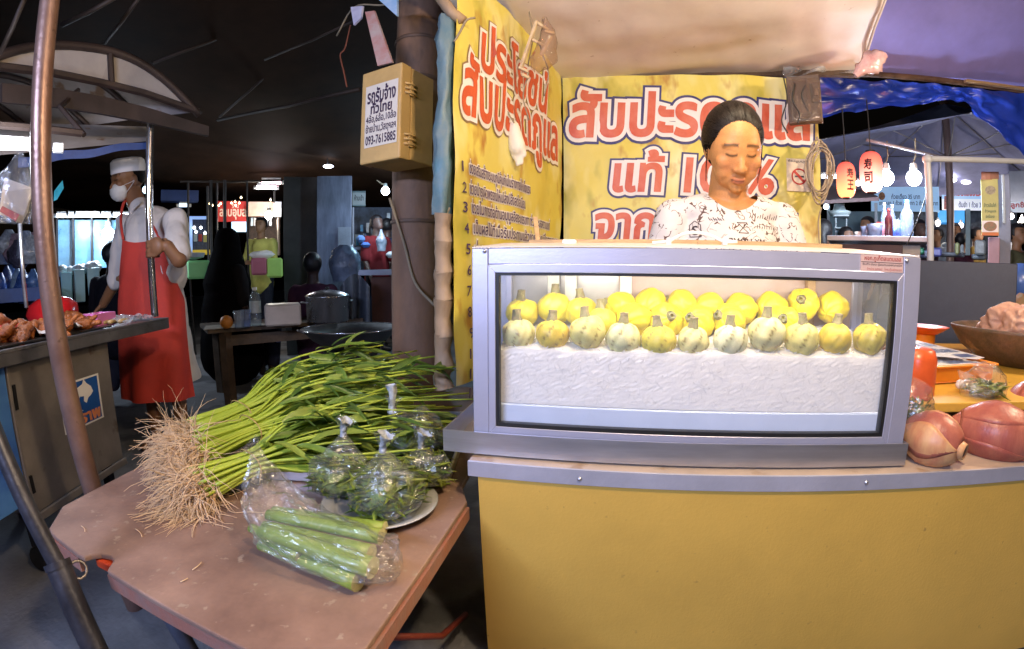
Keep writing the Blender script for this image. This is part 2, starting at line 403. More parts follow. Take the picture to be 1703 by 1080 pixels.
# ================================================================== glass case
ZB = H_CAM-.345; ZT = H_CAM+.052; X0, X1 = -.298, .665; Y0, Y1 = .98, 1.27
def case():
    t = thing('steel_tray', (.15, 1.1, CT), 'long shallow stainless steel tray under the pineapple display case', 'tray')
    a, b_, z0, z1 = -.367, .672, CT+.004, H_CAM-.347
    m = MB(); m.b2((a, .968, z0), (b_, .971, z1)); build('front_lip', m, STEEL, t)
    m = MB(); m.b2((a, .971, z0), (a+.003, 1.32, z1)); build('side_lip', m, STEEL, t)
    m = MB(); m.b2((b_-.003, .971, z0), (b_, 1.32, z1)); build('side_lip', m, STEEL, t)
    m = MB(); m.b2((a+.003, 1.317, z0), (b_-.003, 1.32, z1)); build('back_lip', m, STEEL, t)
    m = MB(); m.b2((a+.003, .971, z0+.001), (b_-.003, 1.317, z0+.004)); build('tray_floor', m, STEEL, t)

    r = thing('display_case', ((X0+X1)/2, 1.12, z0+.006), 'glass fronted aluminium display case of peeled pineapples on ice', 'display case')
    zb = z0+.006
    def part(n, lo, hi, m=ALU, bv=.0015):
        q = MB(); q.b2(lo, hi); o = build(n, q, m, r)
        if bv: bevel(o, bv, 1)
        return o
    # outer frame
    part('corner_post', (X0, Y0, zb), (X0+.035, Y0+.03, ZT))
    part('corner_post', (X1-.042, Y0, zb), (X1, Y0+.03, ZT))
    part('corner_post', (X0, Y1-.03, zb), (X0+.03, Y1, ZT+.02)); part('corner_post', (X1-.03, Y1-.03, zb), (X1, Y1, ZT+.02))
    part('top_rail', (X0+.0355, Y0+.001, ZT-.034), (X1-.0425, Y0+.03, ZT))
    part('bottom_rail', (X0+.0355, Y0+.001, zb), (X1-.0425, Y0+.03, ZB-.008))
    # mitred bezel and gasket
    def ring(nm, x0, z0, x1, z1, wl, wr, wb, wt, y0, y1, m):
        O = [(x0, z0), (x1, z0), (x1, z1), (x0, z1)]; I = [(x0+wl, z0+wb), (x1-wr, z0+wb), (x1-wr, z1-wt), (x0+wl, z1-wt)]
        for k, n_ in enumerate(('lower', 'right', 'upper', 'left')):
            j = (k+1) % 4; e = .0006
            q = MB(); q.prism([O[k], O[j], I[j], I[k]], lambda a, c: (a, y1, c), lambda a, c: (a, y0, c)); o = build(nm, q, m, r)
            if m is ALU: bevel(o, .0008, 1)
    ring('bezel', X0+.0355, ZB-.0075, X1-.0425, ZT-.0345, .0155, .0145, .018, .017, Y0-.001, Y0+.02, ALU)
    ring('gasket', X0+.0512, ZB+.0107, X1-.0572, ZT-.0517, .0075, .0085, .0085, .006, Y0+.001, Y0+.018, GASKET)
    part('glass_pane', (X0+.055, Y0+.008, ZB+.013), (X1-.06, Y0+.011, ZT-.054), film('case_glass', haze=.035, rough=.03, bump=0, lo=.0, hi=.9), 0)
    sg = film('side_glass', haze=.10, rough=.05, bump=0, lo=0., hi=.9)
    part('side_glass', (X0+.012, Y0+.03, zb), (X0+.016, Y1-.03, ZT-.01), sg, 0); part('side_glass', (X1-.016, Y0+.03, zb), (X1-.012, Y1-.03, ZT-.01), sg, 0)
    # sliding back doors: one steel, one misted
    part('back_door', (X0+.03, Y1-.012, zb), (.02, Y1-.006, ZT), mat('back_steel', (.58, .56, .56), .32, .35, var=.12, vs=4), 0)
    part('back_door', (.012, Y1-.022, zb), (X1-.03, Y1-.016, ZT), mat('misted_panel', (.46, .31, .24), .35, .05, var=.18, vs=3, col2=(.50, .42, .40)), 0)
    for x in (-.17, -.125, .015, .50): part('door_stile', (x, Y1-.045, zb+.08), (x+.03 if x < .4 else x+.022, Y1-.024, ZT-.03), WHITEP if x != .5 else WOOD)
    # base pan and ice
    part('base_pan', (X0+.04, Y0+.022, zb+.002), (X1-.045, Y1-.05, H_CAM-.288), mat('pale_blue_enamel', (.62, .70, .86), .35, var=.05), .002)
    # assumed led bar, unseen behind the top bezel, lights ice and fruit
    q = MB(); q.b2((X0+.07, Y0+.013, ZT-.05), (X1-.08, Y0+.028, ZT-.036)); build('assumed_led_bar', q, glow('led', (1, .93, .80), 48.0), r)
    # lid rising to the back, wooden strip, rails, handle
    zf, zk = ZT+.003, ZT+.030
    q = MB(); q.prism([(Y0, zf-.002), (Y1+.02, zk-.004), (Y1+.02, zk), (Y0, zf)], lambda a, c: (X0, a, c), lambda a, c: (X1-.005, a, c)); build('lid', q, mat('lid_white', (.74, .70, .66), .35, var=.06), r)
    q = MB(); q.bar(P(880, 405.5, y=1.25), P(1400, 413.5, y=1.25), .007, .02); build('lid_strip', q, WOOD, r)
    q = MB()
    pa, pb, pc, pd = P(1103, 404, y=1.16), P(1112, 402, y=1.16), P(1205, 402, y=1.16), P(1226, 404, y=1.16)
    q.tube(spline([P(1085, 404, y=1.16), P(1112, 401, y=1.16), P(1135, 390, y=1.16), P(1158, 387, y=1.16), P(1182, 392, y=1.16), P(1205, 402, y=1.16), P(1226, 402, y=1.16)], 6), .003, 8, flat=1.3)
    o = build('lid_handle', q, WHITEP, r, True)
    q = MB(); q.box(pb, (.011, .014, .016)); build('handle_foot', q, WHITEP, o); q = MB(); q.box(pc, (.011, .014, .016)); build('handle_foot', q, WHITEP, o)
    q = MB(); c = P(947, 402.5, y=1.2); q.box(c, (.035, .02, .012)); bevel(build('lid_knob', q, WHITEP, r), .004)
    q = MB(); q.bar(P(890, 362, y=1.33), P(895, 404, y=1.27), .012, .006); build('lid_stick', q, WOOD, r)
    q = MB(); q.bar(P(1160, 406, y=1.2), P(1198, 407, y=1.2), .01, .01); q2 = build('wood_offcut', q, WOOD, r)
    for u, v in ((806, 418), (1508, 434)):
        p = P(u, v, y=Y0); s = MB(); s.lathe([(0, .004), (.003, .0035), (.0045, .001), (.0048, 0)], p, 10, (0, -1, 0)); build('screw', s, STEEL, r, True)
    # maker's plate
    lo, hi = P(1431, 451, y=Y0-.001), P(1502, 427, y=Y0-.001)
    q = MB(); q.b2((lo.x, Y0-.0016, lo.z), (hi.x, Y0+.0008, hi.z)); pl = build('maker_plate', q, mat('plate_pink', (.60, .42, .38), .4, var=.05), r)
    fn = lambda s, t_, l: (lo.x+s*(hi.x-lo.x), Y0-.0016-l, lo.z+t_*(hi.z-lo.z))
    q = MB(); letters('หจก.ภูเก็ตสแตนเลส', (.08, .58, .95, .98), fn, .0006, mb=q, bold=.02, res=2); letters('จำหน่าย อุปกรณ์', (.14, .04, .5, .26), fn, .0006, mb=q, res=2); letters('โทร.ตู้แช่กระจก', (.55, .04, .97, .26), fn, .0006, mb=q, res=2)
    build('red_print', q, mat('red_ink', (.38, .05, .04), .5), pl)
    q = MB(); letters('รับทำ-ซ่อม ตู้สแตนเลสทุกชนิด', (.04, .33, .97, .52), fn, .0006, mb=q, bold=.01, res=2); q.add([fn(0, .55, .0006), fn(1, .55, .0006), fn(1, .58, .0006), fn(0, .58, .0006)], [(0, 1, 2, 3)])
    build('black_print', q, mat('black_ink', (.02, .02, .025), .5), pl)
    return zb
ZPAN = case()

# shaved ice: one heap nobody could count
def ice():
    icem = mat('shaved_ice', (.92, .89, .85), .4, var=.02, vs=30, bump=.12, bs=190, sss=.6, spec=.6)
    def top(x, y): return H_CAM-.170+(y-.99)*.22+.006*nz((x, y, 0), 16)+.004*nz((x, y, 3), 40)
    xa, xb, ya, yb = X0+.05, X1-.052, Y0+.030, Y1-.052
    m = MB()
    m.grid(lambda a, b: (xa+(xb-xa)*a, ya+(yb-ya)*b, top(xa+(xb-xa)*a, ya+(yb-ya)*b)), 90, 24)
    m.grid(lambda a, b: (xa+(xb-xa)*a, ya+.0012*nz((a*90, b*26, 0), 1), H_CAM-.287+(top(xa+(xb-xa)*a, ya)-H_CAM+.287)*b), 90, 22)
    for _ in range(1500):   # loose shreds against the glass and over the top
        x = rng.uniform(xa, xb); f = rng.random() < .55
        if f: c = Vector((x, ya-.001, rng.uniform(H_CAM-.285, H_CAM-.178)))
        else:
            y = rng.uniform(ya, yb); c = Vector((x, y, top(x, y)+.003))
        a = rng.uniform(0, 6.28); l = rng.uniform(.003, .012); d = Vector((math.cos(a)*l, rng.uniform(-.002, .002), math.sin(a)*l*(1 if f else .3)))
        n_ = Vector((-d.z, 0, d.x)).normalized()*.0007
        m.cur = 1; m.add([c-d-n_, c+d-n_, c+d+n_, c-d+n_], [(0, 1, 2, 3)])
    tag(build('shaved_ice', m, [icem, mat('ice_shred', (.90, .875, .84), .35, var=.08, vs=50)], smooth=False), 'heap of white shaved ice filling the display case', 'ice', kind='stuff')
    return top
ICE = ice()

# peeled pineapples
def pineapple_mesh(seed, rad=.039):
    rr = random.Random(seed); ph = rr.uniform(0, 6); m = MB(); c = []
    def fn(d):
        t = math.acos(max(-1, min(1, d.z))); p = math.atan2(d.y, d.x); g = math.cos(7*p+3.6*t+ph)
        return (1-.06*max(0, (-g-.45)/.55)**1.3+.03*math.cos(3*p+ph*2))*(1+.09*nz(d, 1.7, seed))*(1-.10*max(0, d.z)**4)
    m.ell((0, 0, 0), (rad, rad, rad*.96), nu=56, nv=28, fn=fn)
    return m, ph
def pine_cols(m, ph, rad, base, groove, seed):
    cs = []
    for q in m.v:
        d = Vector(q).normalized(); t = math.acos(max(-1, min(1, d.z))); p = math.atan2(d.y, d.x); g = math.cos(6*p+3.6*t+ph)
        k = max(0, -g)**2.5; n_ = nz(d, 11, seed)
        b = Vector(base)*(1+.22*nz(d, 2.5, seed+3)); col = b.lerp(Vector(groove), .35*k)
        if base[2] > .055 and g < -.80 and n_ > .02: col = col.lerp(Vector((.17, .10, .02)), min(.75, (n_-.02)*4))
        cs.append((*[max(x, 0) for x in col], 1))
    m.c = cs
PINE = vcol('pineapple_flesh', .38, .12, .08, 300)
STUB = mat('pineapple_crown_stub', (.19, .20, .07), .7, var=.3, vs=80, bump=.4, bs=200, col2=(.28, .20, .12))
def pineapple(name, loc, seed, base, label, group, tilt=(0, 0, 0), rad=.039, stub=.020):
    m, ph = pineapple_mesh(seed, rad); pine_cols(m, ph, rad, base, (.42, .36, .08), seed)
    o = build(name, m, PINE, None, True, loc=(0, 0, 0)); o.location = loc; o.rotation_euler = tilt; tag(o, label, 'pineapple', group)
    s = MB(); k = random.Random(seed)
    s.lathe([(.0125, -.004), (.010, .006), (.0088, stub*.7), (.0095, stub), (.004, stub+.001)], (0, 0, rad*.9), 9, jit=lambda a, i: 1+.15*math.sin(a*3+seed+i))
    st = build('crown_stub', s, STUB, None, 'auto', loc=(0, 0, 0)); st.parent = o
    return o
front = [(862, 555, (.66, .62, .28), 'pale peeled pineapple at the far left end of the front row on the ice'),
         (918, 556, (.70, .52, .06), 'golden peeled pineapple second from the left in the front row'),
         (977, 552, (.68, .60, .20), 'peeled pineapple third from the left in the front row, its green stub leaning left'),
         (1036, 562, (.70, .67, .34), 'creamy white peeled pineapple fourth from the left in the front row'),
         (1095, 567, (.64, .54, .07), 'olive yellow peeled pineapple fifth from the left, hanging lowest in the front row'),
         (1152, 567, (.66, .60, .26), 'small round peeled pineapple in the middle of the front row, sixth from either end'),
         (1214, 566, (.68, .66, .40), 'whitish ragged peeled pineapple seventh from the left with a pale stub'),
         (1275, 554, (.70, .63, .28), 'peeled pineapple eighth from the left, sitting highest in the front row'),
         (1334, 563, (.66, .58, .18), 'peeled pineapple third from the right in the front row with dark spiral grooves'),
         (1389, 563, (.60, .44, .04), 'brownish gold peeled pineapple second from the right in the front row'),
         (1446, 563, (.52, .42, .06), 'dull olive peeled pineapple at the far right end of the front row')]
for i, (u, v, c, lb) in enumerate(front):
    p = P(u, v, y=Y0+.062); rd = (.0375, .037, .0395, .0385, .0385, .0345, .038, .041, .0395, .038, .039)[i]
    pineapple('peeled_pineapple', p, 11+i, c, lb, 'front row of peeled pineapples on ice', (rng.uniform(-.1, .1), (-.16 if i == 2 else .08 if i == 10 else 0)+rng.uniform(-.06, .06), rng.uniform(0, 6)), rd)
k = 0
for u, v, y, s in [(868, 520, 1.15, 1.0), (922, 512, 1.16, 1.05), (966, 518, 1.15, .95), (1000, 535, 1.12, .9)]:
    k += 1; pineapple('peeled_pineapple', P(u, v, y=y), 50+k, (.74, .60, .05), ['leftmost pineapple of the yellow heap behind the front row', 'tallest yellow pineapple heaped behind the left front row', 'yellow pineapple heaped third from left behind the front row', 'yellow pineapple low on the ice behind the fourth front one'][k-1], 'yellow pineapples heaped at the back of the case', (.1, rng.uniform(-.2, .2), k), .040*s)
for j, (u, v) in enumerate([(1030, 512), (1082, 507), (1132, 509), (1180, 514), (1232, 515), (1283, 513), (1336, 506), (1384, 512), (1055, 532), (1108, 533), (1160, 536), (1212, 533), (1300, 537)]):
    top = j < 8
    pineapple('peeled_pineapple', P(u, v, y=1.185 if top else 1.13), 80+j, (.80, .62, .02), ('bright yellow pineapple, %s from the left in the %s back row' % (('first', 'second', 'third', 'fourth', 'fifth', 'sixth', 'seventh', 'eighth')[j if top else j-8], 'upper' if top else 'lower')), 'back row of bright yellow pineapples', (1.2, rng.uniform(-.3, .3), rng.uniform(0, 6)), .041, .004)

# ================================================================== the two printed banners
LB_O = Vector((-.486, 1.40, 0)); LB_D = Vector((.2650, 1, 0)).normalized(); LB_N = Vector((LB_D.y, -LB_D.x, 0))   # left banner, facing the stall
BB_Y = 2.316
def lb_fn(s, t, l):
    wv = .012*nz((s*3, t*2.2, 0), 1.6, 4)+.007*nz((s*9, t*5, 0), 1, 2)+.004*nz((s*20+t*9, t*4, 0), 1, 7)
    p = LB_O+LB_D*s+LB_N*(l+wv); return (p.x, p.y, t)
def bb_fn(s, t, l):
    wv = .012*nz((s*2.4, t*2, 0), 1.5, 9)+.008*nz((s*8, t*5, 0), 1, 5)+.005*nz((s*18+t*7, t*4, 0), 1, 8)+.02*max(0, t-1.80)*math.sin(s*22)
    return (s, BB_Y-l-wv, t)
def lb_st(u, v):
    d = _ray(u, v); q = LB_O; k = (q.x*LB_N.x+q.y*LB_N.y)/(d.x*LB_N.x+d.y*LB_N.y); p = d*k
    return (p-Vector((q.x, q.y, p.z))).dot(LB_D), p.z+H_CAM
def banner_mat(nm, seed):
    m = mat(nm, (.67, .60, .15), .45, var=.1, vs=2.6, col2=(.62, .51, .07), bump=.35, bs=8)
    nt = m.node_tree; N = nt.nodes; L = nt.links; b = N['Principled BSDF']
    old = b.inputs['Base Color'].links[0].from_socket; tc = [n for n in N if n.type == 'TEX_COORD'][0]
    for sc_, lo, hi, col, off in ((3.4, .50, .68, (.74, .70, .36), 3.1+seed), (4.6, .56, .70, (.40, .36, .05), 11.7+seed), (7.5, .60, .74, (.40, .20, .03), 23.3+seed)):
        mp = N.new('ShaderNodeMapping'); mp.inputs['Location'].default_value = (off, off, off); mp.inputs['Scale'].default_value = (1.5, 1.5, .8); L.new(tc.outputs['Object'], mp.inputs[0])
        n = N.new('ShaderNodeTexNoise'); n.inputs['Scale'].default_value = sc_; n.inputs['Detail'].default_value = 3; L.new(mp.outputs[0], n.inputs['Vector'])
        r = N.new('ShaderNodeMapRange'); r.inputs[1].default_value = lo; r.inputs[2].default_value = hi; L.new(n.outputs[0], r.inputs[0])
        mx = N.new('ShaderNodeMix'); mx.data_type = 'RGBA'; L.new(r.outputs[0], mx.inputs[0]); L.new(old, mx.inputs[6]); mx.inputs[7].default_value = (*col, 1); old = mx.outputs[2]
    L.new(old, b.inputs['Base Color']); return m
RED = mat('banner_red', (.52, .075, .035), .5, var=.28, vs=9, col2=(.60, .16, .10))
ORED = mat('banner_orange_red', (.60, .10, .03), .5, var=.1, vs=9)
WHI = mat('banner_white', (.80, .76, .74), .5, var=.05)
NAVY = mat('banner_navy', (.035, .035, .16), .5, var=.1)
PURP = mat('banner_purple', (.07, .035, .14), .5, var=.1)
SHAD = mat('banner_brown_edge', (.30, .20, .10), .5, var=.1)
def banners():
    bm_ = banner_mat('banner_print', 0); bm2 = banner_mat('banner_print_side', 5)
    # back
    x0, x1 = -.243, P(1364, 300, y=BB_Y).x
    m = MB(); m.grid(lambda a, b: bb_fn(x0+(x1-x0)*a, .62+(H_CAM+.975-.62)*b, 0), 60, 60)
    r = build('printed_banner', m, bm_, smooth=True); tag(r, 'yellow printed banner with red Thai lettering hanging behind the woman', 'banner')
    for txt, (u0, v0, u1, v1), sh in (('สับปะรดภูแล', (946, 148, 1347, 254), .10), ('แท้ 100%', (1018, 250, 1288, 322), .12), ('จากเชียงราย', (990, 338, 1322, 402), .1)):
        a = P((u0+u1)/2, v1, y=BB_Y); b = P((u0+u1)/2, v0, y=BB_Y); xa = P(u0, (v0+v1)/2, y=BB_Y).x; xb = P(u1, (v0+v1)/2, y=BB_Y).x
        bx = (xa, a.z, xb, b.z)
        k = .034
        bp = letters(txt, bx, bb_fn, .002, offset=.115, shear=sh, bold=k); build('lettering_outline', bp, NAVY, r)
        bp = letters(txt, bx, bb_fn, .004, offset=.07, shear=sh, bold=k); build('lettering_halo', bp, WHI, r)
        bp = letters(txt, bx, bb_fn, .006, shear=sh, bold=k); build('lettering', bp, RED, r)
    # no smoking notice
    a, b = P(1308, 318, y=BB_Y), P(1346, 266, y=BB_Y)
    m = MB(); m.grid(lambda i, j: bb_fn(a.x+(b.x-a.x)*i, a.z+(b.z-a.z)*j, .009), 4, 4); n_ = build('no_smoking_notice', m, mat('notice_paper', (.66, .56, .44), .5, var=.05)); tag(n_, 'small no smoking notice stuck on the right of the yellow banner', 'notice')
    cx, cz, rd = (a.x+b.x)/2+.002, (a.z+b.z)/2-.008, .040
    fn = lambda s, t, l: bb_fn(s, t, l)
    m = MB(); N = 28
    for i in range(N):
        t0, t1 = 2*math.pi*i/N, 2*math.pi*(i+1)/N
        m.add([fn(cx+math.cos(t)*q, cz+math.sin(t)*q, .011) for t, q in ((t0, rd), (t1, rd), (t1, rd*.82), (t0, rd*.82))], [(0, 1, 2, 3)])
    d = rd*.86; e = .0045
    m.add([fn(cx-d*.7-e, cz+d*.7-e, .0112), fn(cx-d*.7+e, cz+d*.7+e, .0112), fn(cx+d*.7+e, cz-d*.7+e, .0112), fn(cx+d*.7-e, cz-d*.7-e, .0112)], [(0, 3, 2, 1)])
    build('red_ring', m, mat('notice_red', (.5, .04, .03), .5), n_)
    m = MB(); m.add([fn(cx-.022, cz-.004, .0106), fn(cx+.024, cz-.004, .0106), fn(cx+.024, cz+.004, .0106), fn(cx-.022, cz+.004, .0106)], [(0, 1, 2, 3)])
    letters('ห้ามสูบบุหรี่', (a.x+.008, b.z-.022, b.x-.008, b.z-.005), fn, .0106, mb=m, bold=.01, res=2); build('cigarette_print', m, mat('ink_grey', (.07, .06, .08), .5), n_)
    # side
    s1 = lb_st(934, 300)[0]; zt = 2.02; zb = lb_st(753, 644)[1]
    m = MB(); m.grid(lambda a, b: lb_fn(s1*a, zb+(zt-zb)*b, 0), 50, 70)
    r = build('printed_banner', m, bm2, smooth=True); tag(r, 'narrow side banner with a numbered Thai list beside the bamboo pole', 'banner')
    def bx(ua, va, ub, vb, um, vm): # left-bottom, right-top
        s0, t0 = lb_st(ua, va); s2, _ = lb_st(ub, vb); _, t1 = lb_st(um, vm); return (s0, t0, s2, t1)
    for txt, b4 in (('ประโยชน์', bx(800, 118, 908, 170, 800, 22)), ('สับปะรดภูแล', bx(768, 222, 926, 300, 780, 85))):
        q = letters(txt, b4, lb_fn, .002, offset=.085, shear=.06, bold=.03); build('lettering_outline', q, SHAD, r)
        q = letters(txt, b4, lb_fn, .004, offset=.06, shear=.06, bold=.03); build('lettering_halo', q, WHI, r)
        q = letters(txt, b4, lb_fn, .006, shear=.06, bold=.03); build('lettering', q, ORED, r)
    lines = [('1', 'ช่วยเสริมสร้างระบบภูมิคุ้มกันในร่างกายให้แข็งแรง', 764, 285, 881), ('2', 'ช่วยบำรุงผิวพรรณให้เปล่งปลั่งสดใสเนียน', 765, 320, 873), ('3', 'ช่วยในการต่อต้านอนุมูลอิสระบรรเทา ช่วยชะลอความแก่', 767, 353, 916), ('4', 'เป็นผลไม้ที่เมื่อรับประทานแล้วช่วยย่อย มีใยอาหารสูง', 769, 388, 931),
             ('5', 'ช่วยลดความเสี่ยงของ', 771, 423, 875), ('6', 'ช่วยย่อยอาหารได้', 773, 458, 860), ('7', 'ช่วยป้องกันโรค', 774, 493, 850), ('8', 'ช่วยบรรเทาอาการ', 776, 528, 850), ('9', 'ช่วยขับปัสสาวะ', 777, 563, 850), ('10', 'ช่วยรักษาแผล', 776, 597, 850), ('11', 'ช่วยลดการอักเสบ', 776, 630, 850), ('12', 'ช่วยให้ผิวสวย', 776, 662, 850)]
    for n_, tx, u, v, ue in lines:
        s0, t0 = lb_st(u, v); sn = lb_st(u+(3 if n_ == '1' else 7 if len(n_) == 1 else 13), v)[0]; st = lb_st(u+(14 if len(n_) == 1 else 20), v)[0]; se = lb_st(ue, v)[0]; h = .034
        q = MB(); letters(n_, (s0, t0, sn, t0+h), lb_fn, .0042, mb=q, bold=.01, res=3)
        if t0 > zb+.02: letters(tx, (st, t0-.012, se, t0+.048), lb_fn, .0042, mb=q, bold=.012, res=2)
        l = build('list_line', q, PURP, r)
        q = MB()
        if t0 > zb+.02: letters(tx, (st, t0-.012, se, t0+.048), lb_fn, .002, offset=.09, mb=q, bold=.012, res=2); build('line_halo', q, WHI, l)
banners()
# ================================================================== people
SKIN = vcol('skin', .48, .08, .15, 260)
HAIR = mat('black_hair', (.009, .006, .005), .5, var=.3, vs=30, bump=.5, bs=120, stretch=(1, .25, 1), spec=.08)
def rot(rx=0, ry=0, rz=0): return (Matrix.Rotation(R(rz), 3, 'Z') @ Matrix.Rotation(R(ry), 3, 'Y') @ Matrix.Rotation(R(rx), 3, 'X'))
class Frame:
    """local axes of a head: x to its left cheek, -y out of the face, z up"""
    def __init__(s, c, rx=0, ry=0, rz=0, k=1.): s.c = Vector(c); s.m = rot(rx, ry, rz); s.k = k
    def __call__(s, x, y, z): return s.c+s.m @ (Vector((x, y, z))*s.k)
    def inv(s, p): return s.m.transposed() @ (Vector(p)-s.c)/s.k
def head_pieces(mb, F, wide=1., ear=True):
    k = F.k
    def e(x, y, z, a, b, c, r=None, nu=16, nv=11): mb.ell(F(x, y, z), (a*k, b*k, c*k), F.m @ (r or Matrix.Identity(3)), nu, nv)
    e(0, .012, .035, .074, .093, .083, nu=24, nv=16)          # cranium
    e(0, -.022, .005, .062*wide, .066, .090, nu=22, nv=15)         # face
    e(0, -.036, -.056, .047*wide, .044, .042)                       # jaw
    e(0, -.064, -.084, .020, .018, .017)                       # chin
    for s in (-1, 1):
        e(s*.034*wide, -.060, -.012, .026, .022, .025)              # cheekbone
        e(s*.030*wide, -.050, -.040, .027, .028, .028)              # cheek
        e(s*.030, -.069, .036, .024, .011, .009)               # brow ridge
        e(s*.029, -.067, .017, .0165, .0150, .0125)            # eye with its lid
        e(s*.0125, -.088, -.027, .0085, .0095, .0075)          # nostril wing
        if ear: e(s*.073, .012, -.004, .008, .018, .030, rot(0, s*8, s*-14))
    mb.cone(F(0, -.076, .020), F(0, -.096, -.022), .0070*k, .0115*k, 10)   # nose
    e(0, -.097, -.024, .0125, .010, .0095)
    e(0, -.0835, -.0525, .021, .0115, .0058); e(0, -.0815, -.0625, .0185, .0120, .0066)   # lips
def face_cols(mb, F, skin, lip, brow, lash=True, cheek=None):
    cs = []
    for v in mb.v:
        q = F.inv(v); c = Vector(skin)
        if q.y < -.02 and abs(q.x) < .08 and -.12 < q.z < .1:
            ax = abs(q.x)
            if cheek: c = c.lerp(Vector(cheek), .5*math.exp(-((ax-.036)/.02)**2-((q.z+.02)/.022)**2))
            l = math.exp(-((q.x)/.021)**4-((q.z+.0575)/.0088)**4); c = c.lerp(Vector(lip), .85*l)
            if abs(q.z+.0573) < .0016 and ax < .021: c = c.lerp(Vector(lip)*.25, .85)
            bz = .040-.10*max(0, ax-.030)-.05*max(0, .022-ax)
            if .011 < ax < .049: c = c.lerp(Vector(brow), .85*min(1,1.15*math.exp(-((q.z-bz)/.0043)**2)))
            if lash and .014 < ax < .043:
                lz = .0105-5.5*(ax-.029)**2*0+18*(ax-.029)**2
                c = c.lerp(Vector((.015, .01, .008)), .95*math.exp(-((q.z-lz)/.0034)**2))
                c = c.lerp(Vector(skin)*.6, .5*math.exp(-((q.z-.0245)/.0016)**2))
            c = c.lerp(Vector(skin)*.25, .8*math.exp(-((ax-.0075)/.0035)**2-((q.z+.0345)/.0026)**2))
        cs.append((*c, 1))
    mb.c = cs
def finger_set(mb, wrist, knuckle, curl, side, k=1., thumb=1, spread=.0):
    """palm plus five bent fingers; knuckle = direction of the hand, curl = direction the fingers close in, side = towards the thumb"""
    d = Vector(knuckle).normalized(); c = Vector(curl).normalized(); s = Vector(side).normalized(); w_ = Vector(wrist)
    pc = w_+d*.045*k
    mb.ell(pc, (.040*k, .017*k, .050*k), Matrix((s, c, d)).transposed(), 14, 9)
    for i, (o, l) in enumerate(((.029, .074), (.010, .082), (-.010, .076), (-.028, .060))):
        a = w_+d*.078*k+s*o*k; b = a+(d*.7+c*.5)*l*.46*k+s*spread*(1.5-i)*.01; e = b+(c*.95-d*.12)*l*.34*k; f = e+(c*.45-d*.8)*l*.26*k
        mb.cone(a-d*.012*k, b, .0095*k, .0088*k, 8); mb.cone(b, e, .0088*k, .0080*k, 8); mb.cone(e, f, .0080*k, .0070*k, 8)
    a = w_+d*.022*k+s*.032*k; b = a+(s*.55+d*.5+c*.35)*.045*k; e = b+(d*.55+c*.85-s*.1)*.034*k
    mb.cone(a-s*.012*k, b, .0125*k, .0105*k, 8); mb.cone(b, e, .0105*k, .0085*k, 8)

